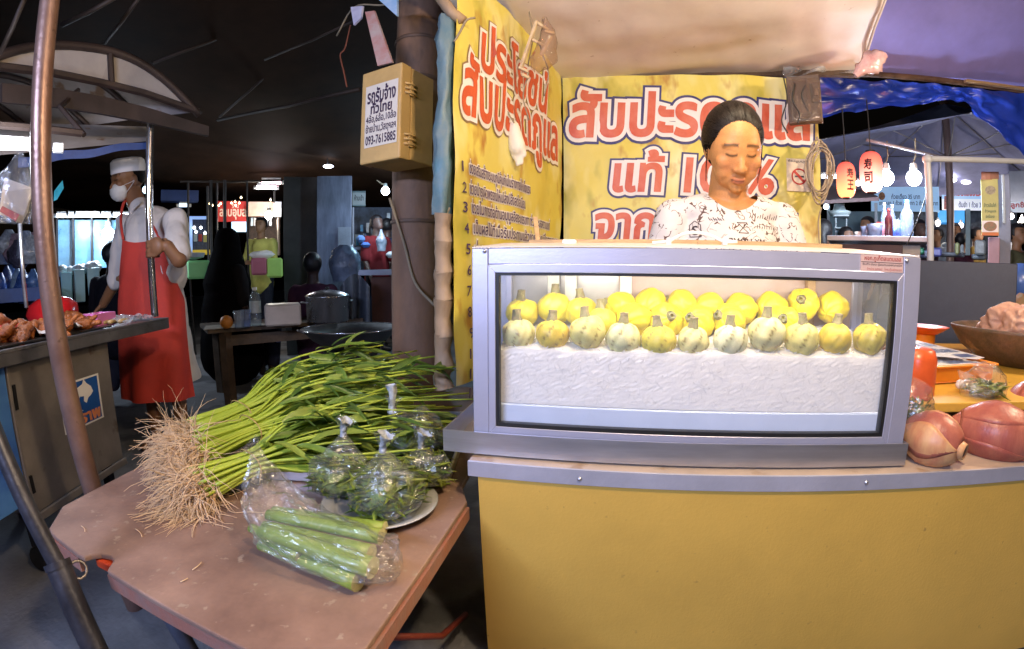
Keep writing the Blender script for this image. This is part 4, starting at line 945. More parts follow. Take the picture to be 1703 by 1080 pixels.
def leaf_bag(base, h, rad, neck, seed, label, fillc, fillh=.45, tail=True, stem=False):
    k = random.Random(seed); b = Vector(base); nk = Vector(neck)
    r = thing('plastic_bag', (b.x, b.y, b.z), label, 'bag', 'clear bags of greens on the low table')
    fm = [mat('chopped_green', (.38, .48, .06), .4, var=.25, vs=30), mat('chopped_pale_green', (.50, .54, .10), .4, var=.25, vs=30), mat('chopped_dark_green', (.22, .33, .05), .4, var=.25, vs=30)]
    q0 = MB(); q0.ell(b+Vector((0, 0, h*fillh*.42)), (rad*.86, rad*.86, h*fillh*.42), nu=18, nv=12, fn=lambda d_: 1+.12*nz(d_, 4, seed)); build('greens_filler', q0, mat('filler_green', (.24, .34, .045), .6, var=.35, vs=60, bump=.6, bs=90), r, True)  # filler blob added so the shaded gaps between leaves don't go black
    for ci, (fmat, n_) in enumerate(zip(fm, fillc)):
        m = MB()
        for _ in range(n_):
            an = k.uniform(0, 6.283); q = rad*(.55+.38*math.sqrt(k.random())) if k.random() < .7 else k.random()*rad*.6; zz = k.uniform(.004, h*fillh*.9) if q > rad*.6 else h*fillh*k.uniform(.75, 1.0); c = b+Vector((math.cos(an)*q, math.sin(an)*q, zz)); ln = k.uniform(.014, .034); a2 = k.uniform(0, 6.283)
            d = Vector((math.cos(a2)*ln, math.sin(a2)*ln, k.uniform(-.3, .5)*ln)); sd = Vector((-d.y, d.x, k.uniform(-.01, .01))).normalized()*k.uniform(.003, .0065)
            m.add([c-d, c-d*.1+sd+Vector((0, 0, .003)), c+d, c-d*.1-sd+Vector((0, 0, .002)), c-d*.1-Vector((0, 0, .003))], [(0, 1, 2, 3), (0, 4, 2, 1), (0, 3, 2, 4)])
        tag(build('chopped_greens', m, fmat, r), kind='stuff')
    top = b+Vector((0, 0, h)); pth, rd = smooth_path([b+Vector((0, 0, .002)), b+Vector((0, 0, .012)), b+Vector((0, 0, h*.30)), b.lerp(nk, .55)+Vector((0, 0, .0)), b.lerp(nk, .82), nk, nk+Vector((.002, 0, .012)), nk+Vector((.008, .0, .034))], [rad*.3, rad*.92, rad, rad*.82, rad*.38, .008, .010, .024], 5)
    build('film', bag_shell(pth, rd, seed, amp=.20, n=34, up=(1, 0, 0)), BAGM, r)
    if tail:
        p, q = smooth_path([nk-Vector((0, 0, .006)), nk+Vector((.0, 0, .008)), nk+Vector((.004, 0, .022)), nk+Vector((.010, 0, .034))], [.007, .0075, .008, .017], 5)
        build('twisted_neck', bag_shell(p, q, seed+5, amp=.5, n=14, up=(1, 0, 0)), PLASTK, r, True)
def zoff(p, dz): return Vector((p.x, p.y, p.z+dz))
b1 = P(645, 842, z=TZ+.02); leaf_bag(b1, .15, .078, zoff(P(637, 748, y=b1.y+.02), 0), 21, 'largest clear bag of dark chopped greens, standing on the white plate', (150, 60, 90), .55)
b2 = P(568, 815, z=TZ+.012); leaf_bag(b2, .14, .072, P(571, 722, y=b2.y+.02), 22, 'clear bag of greens left of the plate, tied with a white knot', (60, 40, 60), .5)
b3 = P(706, 802, z=TZ+.02); leaf_bag(b3, .12, .060, P(700, 742, y=b3.y+.01), 23, 'clear bag with yellow green pods, the rightmost beside the counter', (50, 140, 20), .55)
b4 = P(688, 745, z=TZ+.012); leaf_bag(b4, .14, .082, P(652, 680, y=b4.y-.02), 24, 'clear bag with a tall twisted neck behind the other bags of greens', (70, 50, 60), .5, tail=False)
def tall_neck():
    n_ = P(652, 680, y=b4.y-.02); m = bag_shell(*smooth_path([n_-Vector((0, 0, .012)), n_+Vector((0, 0, .008)), P(652, 655, y=n_.y), P(650, 640, y=n_.y)], [.012, .010, .009, .014], 5), 31, amp=.5, n=16, up=(1, 0, 0))
    o = [x for x in bpy.data.objects if x.name.startswith('plastic_bag') and 'tall twisted' in x.get('label', '')][0]; build('twisted_neck', m, PLASTK, o, True)
tall_neck()
def plate():
    c = P(632, 838, z=TZ+.012); m = MB(); m.lathe([(.001, .004), (.09, .004), (.098, .008), (.125, .018), (.127, .019), (.125, .021), (.098, .011), (.09, .007), (.001, .007)], (c.x, c.y, TZ+.0015), 44)
    tag(build('plate', m, mat('enamel_plate', (.52, .52, .50), .25, .3), smooth=True), 'shallow grey white plate under the bags of chopped greens', 'plate')
plate()
def scraps():
    for i, (u, v, u2, v2) in enumerate(((225, 880, 236, 893), (135, 875, 141, 884), (335, 935, 320, 948), (300, 968, 312, 962))):
        a, b = P(u, v, z=TZ+.003), P(u2, v2, z=TZ+.003); m = MB(); m.tube(bez(a, a.lerp(b, .5)+Vector((.004, .004, .001)), b, 5), .0011, 5)
        tag(build('root_scrap', m, ROOTM, smooth=True), 'thin pale scrap of root lying loose on the brown table', 'root scrap', 'root scraps on the table')
scraps()
# ================================================================== helpers for things that face the camera's side of the market
def facing(u0, v0, u1, v1, r=None, y=None):
    """centre, right, away, width, height of an upright panel standing at distance r (or depth y)"""
    c = P((u0+u1)/2, (v0+v1)/2, r=r, y=y); r_ = math.hypot(c.x, c.y); aw = Vector((c.x, c.y, 0))/r_; ri = Vector((aw.y, -aw.x, 0))
    a, b = P(u0, (v0+v1)/2, r=r_), P(u1, (v0+v1)/2, r=r_); w_ = (b-a).length
    h = P((u0+u1)/2, v0, r=r_).z-P((u0+u1)/2, v1, r=r_).z
    return c, ri, aw, w_, h
def panel(name, u0, v0, u1, v1, m, r=None, y=None, d=.02, parent=None, bv=.003, turn=0, mb=None):
    c, ri, aw, w_, h = facing(u0, v0, u1, v1, r, y)
    M3 = Matrix.Rotation(R(turn), 3, 'Z') @ Matrix((ri, aw, Vector((0, 0, 1)))).transposed()
    q = mb or MB(); q.box(c, (w_, d, h), M3)
    if mb: return q
    o = build(name, q, m, parent)
    if bv: bevel(o, bv, 1)
    return o
def on_panel(u0, v0, u1, v1, r=None, y=None, d=.02, turn=0):
    c, ri, aw, w_, h = facing(u0, v0, u1, v1, r, y); T = Matrix.Rotation(R(turn), 3, 'Z'); ri = T @ ri; aw = T @ aw
    return lambda s, t, l: tuple(c+ri*(s-.5)*w_+Vector((0, 0, (t-.5)*h))-aw*(d/2+.002+l))
def bulb(u, v, px, col, s, label, r=None, y=None, cord=None, watts=0, group=None, cat='light bulb'):
    c = P(u, v, r=r, y=y); rr = math.hypot(c.x, c.y); rad = px/860*rr
    t = thing('light_bulb', c, label, cat, group)
    m = MB(); m.ell(c, rad, nu=16, nv=12); build('glass_bulb', m, glow('glow_%s_%.1f' % ('_'.join('%.2f' % x for x in col), s), col, s), t, True)
    m = MB(); m.lathe([(rad*.45, 0), (rad*.5, rad*.3), (rad*.4, rad*.9), (rad*.12, rad*1.1)], c+Vector((0, 0, rad*.85)), 10, cap=True); build('bulb_socket', m, WHITEP, t)
    if cord:
        e = P(*cord, r=rr); m = MB(); m.tube([c+Vector((0, 0, rad*1.8)), c.lerp(e, .5)+Vector((.01, 0, .02)), e], .006*rr/4, 5); build('bulb_cord', m, CORD, t)
    if watts: lamp('bulb_light', c-Vector((0, 0, rad*1.3)), watts, col, rad)
    return t
def tube_light(u0, v0, u1, v1, px, col, s, label, r=None, y=None, group=None, n=1, watts=0, r1=None):
    a, b = P(u0, v0, r=r, y=y), P(u1, v1, r=r1 or r, y=y); rad = px/2/860*math.hypot(a.x, a.y)
    t = thing('fluorescent_tube', (a+b)/2, label, 'fluorescent tube', group); g_ = glow('glow_%s_%.1f' % ('_'.join('%.2f' % x for x in col), s), col, s)
    m = MB(); m.tube([a, b], rad, 10); build('tube', m, g_, t, True)
    d = (b-a).normalized()
    for e, sg in ((a, -1), (b, 1)): m = MB(); m.tube([e, e+d*sg*rad*1.6], rad*1.1, 10); build('end_cap', m, WHITEP, t)
    m = MB(); up = Vector((0, 0, rad*1.6)); m.bar(a+up, b+up, rad*1.5, rad*1.1); build('fitting', m, WHITEP, t)
    if watts: lamp('tube_glow', (a+b)/2-Vector((0, 0, rad*2)), watts, col, .08)
    return t
def bgp(u, v, r, face, cloth, label, skin=(.30, .15, .08), hair=(.015, .012, .012), legs=(.03, .03, .045), k=1., bend=0., arms='down', veil=None, y=None, seat=False, parent=None, long_hair=False):
    """a stall keeper or passer-by: one continuous body, clothes and hair over it; face = heading in degrees away from the camera's direction"""
    t = P(u, v, r=r, y=y); r_ = math.hypot(t.x, t.y); toc = math.degrees(math.atan2(-t.y, -t.x)); hd = R(toc+face); fw = Vector((math.cos(hd), math.sin(hd), 0)); sd = Vector((-fw.y, fw.x, 0)); up = Vector((0, 0, 1))
    M3 = Matrix((sd, -fw, up)).transposed(); o = Vector((t.x, t.y, 0)); top = t.z; L = lambda x, f, z: o+sd*x*k+fw*(f+bend*max(0, z+.85))*k+up*(top+z*k)
    th = thing('person', (t.x, t.y, 0), label, 'person'); b = MB()
    b.ell(L(0, .0, -.105), (.072*k, .090*k, .105*k), M3, 18, 12); b.ell(L(0, .055, -.155), (.045*k, .045*k, .055*k), M3, 12, 8); b.cone(L(0, .07, -.11), L(0, .098, -.135), .008*k, .012*k, 8)
    for s in (-1, 1): b.ell(L(s*.072, -.01, -.12), (.009*k, .018*k, .03*k), M3, 8, 6)
    b.cone(L(0, -.012, -.28), L(0, 0, -.16), .055*k, .050*k, 12); b.ell(L(0, -.01, -.36), (.155*k, .085*k, .10*k), M3, 16, 10); b.ell(L(0, -.01, -.55), (.135*k, .10*k, .22*k), M3, 16, 10); b.ell(L(0, -.01, -.78), (.145*k, .11*k, .13*k), M3, 16, 10)
    sh = {}
    for s in (-1, 1):
        a = L(s*.165, -.01, -.34)
        if arms == 'down': e, w_ = L(s*.205, .0, -.60), L(s*.18, .09, -.82)
        elif arms == 'front': e, w_ = L(s*.20, .04, -.58), L(s*.05, .24, -.60)
        else: e, w_ = L(s*.21, .10, -.55), L(s*.10, .30, -.48)
        sh[s] = (a, e, w_); b.cone(a, e, .045*k, .038*k, 10); b.cone(e, w_, .037*k, .026*k, 10); d = (w_-e).normalized(); b.ell(w_+d*.06*k, (.035*k, .02*k, .06*k), Matrix((sd, d.cross(sd), d)).transposed(), 8, 6)
        for q in range(4): f0 = w_+d*.10*k+sd*(q-1.5)*.016*k; b.cone(f0, f0+(d*.6-up*.3)*.055*k, .0085*k, .0075*k, 6)
        hp = L(s*.08, -.01, -.84); z_h = hp.z
        if seat or z_h < .55: kn = hp+fw*.36*k; kn.z = max(.12, min(z_h, .48)); an = kn-fw*.03; an.z = .08
        else: kn = hp+fw*.02; kn.z = z_h*.53; an = hp.copy(); an.z = .08
        b.cone(hp, kn, .080*k, .055*k, 10); b.cone(kn, an, .052*k, .035*k, 10); b.cone(an-up*.04, an+fw*.13-up*.045, .034, .028, 8)
    q = solid(b, .013*k, 2); cs = []
    for p in q.v:
        d = Vector(p)-L(0, 0, -.105); f_, x_, z_ = d.dot(fw)/k, d.dot(sd)/k, d.z/k; c = Vector(skin)
        if f_ > .04:
            e_ = math.exp(-((abs(x_)-.030)/.014)**2-((z_-.012)/.008)**2); c = c.lerp(Vector((.02, .012, .01)), .85*e_); c = c.lerp(Vector((.03, .02, .015)), .7*math.exp(-((abs(x_)-.03)/.02)**2-((z_-.034)/.007)**2)); c = c.lerp(Vector((.26, .07, .05)), .6*math.exp(-(x_/.02)**2-((z_+.058)/.01)**2))
        if p[2] < .12: c = Vector((.03, .025, .025))
        cs.append((*c, 1))
    q.c = cs; build('body', q, SKIN, th, True)
    nm = lambda c: 'cloth_%.2f_%.2f_%.2f' % c
    s_ = MB(); s_.ell(L(0, -.01, -.36), (.178*k, .108*k, .10*k), M3, 18, 10); s_.cone(L(0, -.01, -.42), L(0, -.01, -.86), .150*k, .165*k, 18)
    for s in (-1, 1): a, e, w_ = sh[s]; s_.cone(a, a.lerp(e, .85), .064*k, .066*k, 12)
    s_ = solid(s_, .016*k, 3); s_.v = [tuple(Vector(v_)+Vector((nz(v_, 8, 1), nz(v_, 8, 2), 0))*.012) for v_ in s_.v]; s_ = cut(s_, lambda c: (c-L(0, .03, -.255)).length > .065*k)
    build('shirt', s_, mat(nm(cloth), cloth, .9, var=.1, vs=8, bump=.3, bs=25, spec=.1), th, True)
    s_ = MB()
    for s in (-1, 1):
        hp = L(s*.075, -.01, -.80); z_h = hp.z
        if seat or z_h < .55: kn = hp+fw*.38*k; kn.z = max(.13, min(z_h, .48)); an = kn-fw*.03; an.z = .16
        else: kn = hp+fw*.02; kn.z = z_h*.53; an = hp.copy(); an.z = .16
        s_.cone(hp, kn, .098*k, .072*k, 12); s_.cone(kn, an, .072*k, .06*k, 12)
    build('trousers', solid(s_, .016*k, 2), mat(nm(legs), legs, .9, var=.1, spec=.08), th, True)
    hm = mat('hair_%.2f_%.2f_%.2f' % hair, hair, .5, var=.2, vs=30, bump=.4, bs=90)
    h = MB(); h.ell(L(0, -.012, -.088), (.086*k, .100*k, .100*k), M3, 22, 14)
    if long_hair: h.ell(L(0, -.075, -.20), (.075*k, .05*k, .15*k), M3, 14, 10)
    h = solid(h, .012*k, 1); ctr = L(0, 0, -.10)
    def hk(c): d = c-ctr; f_, z_ = d.dot(fw)/k, d.z/k; return f_ < .012 or z_ > .055+.25*max(0, .05-f_)*0
    build('hair', cut(h, hk), hm, th, True)
    if veil:
        vl = MB(); vl.ell(L(0, -.01, -.10), (.108*k, .122*k, .122*k), M3, 20, 12); vl.cone(L(0, -.02, -.16), L(0, -.02, -.42), .115*k, .20*k, 18); vl.ell(L(0, -.01, -.55), (.235*k, .17*k, .24*k), M3, 18, 12)
        vl.cone(L(0, -.01, -.6), L(0, -.0, -1.0), .22*k, .27*k, 18)
        vl = solid(vl, .016*k, 3); vl.v = [tuple(Vector(v_)+Vector((nz(v_, 6, 1), nz(v_, 6, 2), 0))*.02) for v_ in vl.v]; vl = cut(vl, lambda c: (c-L(0, .11, -.11)).length > .075*k)
        build('veil', vl, mat(nm(veil), veil, .95, var=.15, spec=.03), th, True)
    return th
def post(u0, v0, u1, v1, px, m, label, r, r1=None, to_ground=True, cat='post', name='tent_post', group=None, up=0.):
    a, b = P(u0, v0, r=r), P(u1, v1, r=r1 or r); d = (b-a)/max(1e-6, (b-a).length)
    if to_ground and d.z < -.2: b = a+d*(-(a.z-.0)/d.z)
    a = a-d*up; q = MB(); q.tube([a.lerp(b, i/6) for i in range(7)], px/2/900*r, 10)
    return tag(build(name, q, m, smooth='auto'), label, cat, group)

# ================================================================== left foreground: the tent pole and the dark leaning strut
PIPE = mat('brown_painted_pipe', (.30, .19, .15), .36, .45, var=.2, vs=5, bump=.1, bs=70, col2=(.17, .09, .065), spots=((.10, .055, .035), 24, .66))
a, b = P(83, 0, r=1.5), P(151, 804, r=1.52); d = (b-a).normalized(); a2 = a-d*(.5); b2 = a+d*(-(a.z)/d.z)
m = MB(); m.tube([a2.lerp(b2, i/8) for i in range(9)], [.0275+.0012*i/8 for i in range(9)], 18); tag(build('tent_pole', m, PIPE, smooth='auto'), 'tall brown steel tent pole standing before the fried chicken cart', 'pole')
def strut():
    a, b, c = P(2, 745, r=1.02), P(97, 942, r=.93), P(160, 1085, r=.86); t = thing('leaning_strut', (b.x, b.y, 0), 'dark telescopic steel strut leaning across the lower left corner', 'strut'); blk = mat('blue_black_steel', (.055, .055, .07), .4, .5, var=.25, vs=9, bump=.15, bs=60)
    d = (b-a).normalized(); m = MB(); m.tube([a-d*.35, b+d*.03], .0165, 14); build('inner_tube', m, blk, t, 'auto')
    d2 = (c-b).normalized(); e = b+d2*(-(b.z)/d2.z*.98); m = MB(); m.tube([b-d2*.008, e], .0235, 16); build('outer_tube', m, blk, t, 'auto')
    m = MB(); m.tube([b-d2*.008, b+d2*.004], .0255, 16); build('collar', m, blk, t, 'auto')
    m = MB(); s = d2.cross(Vector((0, 0, 1))).normalized(); m.tube([b-s*.030+d2*.018+(s*math.cos(i*.5236)*.016+d2*math.sin(i*.5236)*.016) for i in range(13)], .003, 6); build('locking_ring', m, mat('dull_ring', (.28, .25, .24), .4, .7), t, True)
strut()

# ================================================================== fried chicken cart
CA = Vector((-1.65, .62, 0)); CB = Vector((-2.02, 1.59, 0)); CE = (CB-CA).normalized(); CN = Vector((-CE.y, CE.x, 0))
if CN.x > 0: CN = -CN
CTZ = .80
def C(t, d, z): q = CA+CE*t+CN*d; return Vector((q.x, q.y, z))
CM = Matrix((CE, CN, Vector((0, 0, 1)))).transposed(); CL = (CB-CA).length
def cart():
    r = thing('food_cart', C(.5, .35, 0), 'grey metal food cart with fried chicken on its counter and an arched roof', 'food cart')
    slab = mat('greasy_steel', (.30, .28, .29), .42, .7, var=.2, vs=6, bump=.1, bs=50, spots=((.10, .08, .07), 9, .62)); sheet = mat('dull_zinc', (.27, .235, .215), .55, .45, var=.15, vs=5, bump=.08, bs=40, spots=((.12, .08, .06), 7, .66))
    def part(n, t0, t1, d0, d1, z0, z1, m, bv=.003, par=None):
        q = MB(); q.box((C(t0, d0, z0)+C(t1, d1, z1))/2, (abs(t1-t0), abs(d1-d0), abs(z1-z0)), CM); o = build(n, q, m, par or r)
        if bv: bevel(o, bv, 1)
        return o
    part('counter_slab', -.75, CL, 0, .78, CTZ-.052, CTZ-.012, slab); part('counter_lip', -.75, CL, 0, .012, CTZ-.012, CTZ, slab, .002); part('counter_lip', CL-.012, CL, .012, .78, CTZ-.012, CTZ, slab, .002)
    part('body_panel', .075, .62, .055, .08, .25, CTZ-.053, sheet); part('body_side', .595, .62, .08, .70, .25, CTZ-.053, sheet); part('body_floor', .075, .62, .08, .70, .24, .26, sheet); part('panel_frame', .06, .075, .045, .08, .22, CTZ-.053, sheet); part('panel_frame', .06, .63, .045, .0549, .22, .25, sheet)
    part('blue_front', -.75, .058, .05, .08, .30, CTZ-.053, mat('blue_poster', (.03, .10, .42), .45, var=.2, vs=3, col2=(.10, .28, .62)))
    for t in (.10, .58, -.5): 
        for d in (.12, .62): part('cart_leg', t, t+.035, d, d+.035, .10, .25, BLACKM, 0); q = MB(); q.lathe([(.001, -.018), (.045, -.018), (.05, -.01), (.05, .01), (.045, .018), (.001, .018)], C(t+.017, d+.017, .051), 16, CE); build('caster', q, GASKET, r, 'auto')
    part('hinge', .078, .092, .048, .055, .60, .68, BLACKM, 0); part('hinge', .078, .092, .048, .055, .32, .38, BLACKM, 0)
    # dolphin sticker
    st = [P(u, v, r=1.9) for u, v in ((97, 640), (163, 622), (175, 700), (108, 716))]
    def hit(u, v):
        d = _ray(u, v); q = C(0, .052, 0); k = (q.x*CN.x+q.y*CN.y)/(d.x*CN.x+d.y*CN.y); p = d*k; return (p-Vector((q.x, q.y, p.z))).dot(CE), p.z+H_CAM
    h = [hit(u, v) for u, v in ((97, 641), (163, 622), (175, 700), (108, 717))]; s0 = (h[0][0]+h[3][0])/2; s1 = (h[1][0]+h[2][0])/2; z0 = (h[2][1]+h[3][1])/2; z1 = (h[0][1]+h[1][1])/2
    fn = lambda s, t_, l: tuple(C(s0+(s1-s0)*s, .0535-l, z0+(z1-z0)*t_))
    def sheet_(n, pts, l, m, par=None, z=.001):
        q = MB(); q.prism(pts, lambda a_, b_: fn(a_, b_, l), lambda a_, b_: fn(a_, b_, l-.0008)); return build(n, q, m, par or r)
    s_ = sheet_('dolphin_sticker', [(0, 0), (1, 0), (1, 1), (0, 1)], .0, WHI); sheet_('sticker_print', [(.05, .04), (.95, .04), (.95, .96), (.05, .96)], .0012, mat('sticker_blue', (.015, .09, .36), .4, var=.15), s_)
    dol = [(.22, .52), (.27, .68), (.38, .82), (.55, .88), (.60, .97), (.66, .87), (.76, .78), (.80, .66), (.74, .60), (.66, .56), (.60, .46), (.54, .52), (.56, .62), (.46, .64), (.38, .54), (.40, .40), (.50, .33), (.38, .34), (.28, .28), (.30, .40)]
    sheet_('dolphin_emblem', dol, .0024, WHI, s_)
    q = MB(); letters('ตราพ', (.18, .06, .93, .28), fn, .003, mb=q, bold=.05, res=2); build('sticker_letters', q, mat('sticker_orange', (.75, .25, .10), .5), s_)
    # arched roof
    tin = mat('roof_sheet', (.50, .44, .40), .6, var=.15, vs=5, spots=((.28, .17, .10), 8, .6), bump=.1, bs=20); dk = mat('roof_frame', (.075, .05, .042), .55, .3, var=.2, vs=8, bump=.1, bs=50); whp = mat('gable_sheet', (.50, .45, .41), .5, var=.2, vs=4, col2=(.38, .33, .31))
    def G(u, v): return P(u, v, r=2.42+.42*u/330)
    arc = [G(*q) for q in ((-110, 150), (-60, 118), (0, 92), (50, 79), (100, 75), (150, 79), (190, 87), (230, 103), (270, 130), (300, 158), (332, 192))]; arc = spline(arc, 3)
    q = MB(); q.tube(arc, .022, 8); build('gable_arch', q, dk, r, True)
    q = MB(); q.tube([G(-110, 104), G(0, 111), G(90, 122), G(170, 138), G(240, 155), G(330, 186)], .020, 6, upv=(0, 0, 1)); build('gable_chord', q, dk, r)
    q = MB(); q.tube([G(183, 86), G(186, 140)], .016, 6); build('gable_mullion', q, dk, r)
    nb = len(arc); lo = spline([G(-110, 104), G(0, 111), G(90, 122), G(170, 138), G(240, 155), G(330, 190)], 6)
    for s0_, s1_ in ((0, .62), (.63, 1.0)):
        q = MB(); q.grid(lambda a_, b_: arc[min(nb-1, int((s0_+(s1_-s0_)*a_)*(nb-1)))].lerp(lo[min(len(lo)-1, int((s0_+(s1_-s0_)*a_)*(len(lo)-1)))], b_)+CN*.012, 16, 1); build('gable_panel', q, whp, r)
    q = MB(); q.grid(lambda a_, b_: arc[min(nb-1, int(a_*(nb-1)))]+CN*(.02+1.15*b_)+Vector((0, 0, .02)), 30, 8); build('roof_barrel', q, tin, r, True)
    for k_ in (.3, .62, 1.0):
        q = MB(); q.tube([p+CN*(.02+1.12*k_)-Vector((0, 0, .01)) for p in arc], .016, 6); build('roof_rib', q, dk, r, True)
    q = MB(); pts = [(0, 141, 172), (90, 149, 180), (170, 163, 192), (240, 180, 205), (345, 212, 228)]
    q.grid(lambda a_, b_: (lambda i, f: (P(pts[i][0]+(pts[i+1][0]-pts[i][0])*f, (pts[i][1]+(pts[i+1][1]-pts[i][1])*f)*(1-b_)+b_*(pts[i][2]+(pts[i+1][2]-pts[i][2])*f), r=2.36+.40*(pts[i][0]+(pts[i+1][0]-pts[i][0])*f)/330)))(min(3, int(a_*4)), a_*4-min(3, int(a_*4))), 12, 2)
    o = build('fascia_board', q, mat('fascia_dark', (.055, .035, .03), .6, var=.25, vs=6), r); s_ = o.modifiers.new('s', 'SOLIDIFY'); s_.thickness = .02
    q = MB(); q.tube([P(-40, 205, r=2.15), P(60, 213, r=2.2), P(135, 222, r=2.25)], .016, 6); build('inner_rail', q, dk, r)
    q = MB(); q.tube([P(130, 150, r=2.6), P(100, 178, r=2.4), P(140, 225, r=2.3)], .012, 6); build('inner_rib', q, dk, r)
    q = MB(); q.grid(lambda a_, b_: P(30+215*a_, 262-27*a_+(17-6*a_)*b_+2*math.sin(a_*14), r=2.7+.15*a_), 24, 3); o = build('blue_lit_valance', q, mat('blue_lit_valance', (.04, .09, .30), .45, var=.2, vs=6), r, True)  # tarp edge under the roof; the blue light on it is put into its colour
    q = MB(); q.grid(lambda a_, b_: P(-40+285*a_, 262-27*a_-(60-36*a_)*b_, r=2.72+.15*a_+.25*b_), 24, 4); build('roof_skirt', q, tin, r, True)
    for u in (40,): q = MB(); q.tube([P(33, 372, r=2.3), P(44, 512, r=2.3)], .009, 8); build('cart_rod', q, STEEL, r, True)
    # the steel post the man holds
    base = C(CL-.05, .06, CTZ); top = P(250, 222, r=2.75)
    return r
CART = cart()
m = MB(); pt = P(250, 215, y=1.62); pb = P(258, 527, y=1.655); m.tube([pt+(pt-pb)*.1, pt.lerp(pb, .6), pb], .0195, 14); o = build('cart_post', m, mat('polished_steel', (.70, .66, .64), .16, .95, var=.05), smooth='auto'); tag(o, 'polished steel post at the end of the food cart, gripped by the man', 'post')
tube_light(-60, 240, 70, 245, 13, (.82, .88, 1.0), 14, 'bright fluorescent tube under the roof of the fried chicken cart', r=1.95, r1=2.12, watts=13)
t = panel('tube_holder', 88, 239, 106, 254, WHITEP, r=2.14, d=.03); tag(t, 'white lamp holder at the end of the cart\'s fluorescent tube', 'lamp holder')
def chicken():
    fr = mat('fried_crust', (.36, .10, .014), .5, var=.3, vs=28, col2=(.13, .03, .006), bump=.7, bs=90); k = random.Random(5)
    tr = MB(); 
    for i in range(4): pass
    q = MB(); q.box((C(.08, .16, CTZ+.004)), (1.1, .26, .008), CM); o = build('food_tray', q, mat('tray_dark', (.07, .06, .055), .3, .6, var=.2)); bevel(o); tag(o, 'dark tray of fried chicken along the front of the cart', 'tray')
    shapes = []
    for s in range(5):
        q = MB(); q.ell((0, 0, 0), (.040, .026, .022), nu=16, nv=10, fn=lambda d: 1+.30*nz(d, 2.2, s)+.16*nz(d, 6, s+9)); q.cone((.02, 0, 0), (.062, .004, 0), .012, .010, 8)
        me = bpy.data.meshes.new('fried_chicken'); me.from_pydata(q.v, [], q.f); me.materials.append(fr); me.polygons.foreach_set('use_smooth', [True]*len(me.polygons)); shapes.append(me)
    for i in range(150):
        t = k.uniform(-.42, .58); dd = k.uniform(.06, .27); lay = k.random()**1.6; z = CTZ+.022+.055*lay*(1-abs(dd-.17)/.14)*(1 if t < .2 else .8)
        o = bpy.data.objects.new('fried_chicken', shapes[i % 5]); COL.objects.link(o); o.location = C(t, dd, max(z, CTZ+.02)); o.rotation_euler = (k.uniform(-.7, .7), k.uniform(-.7, .7), k.uniform(0, 6.3)); s = k.uniform(.65, 1.1); o.scale = (s,)*3
        tag(o, 'crisp brown piece of fried chicken piled on the cart tray', 'fried chicken', 'fried chicken pieces on the cart')
chicken()
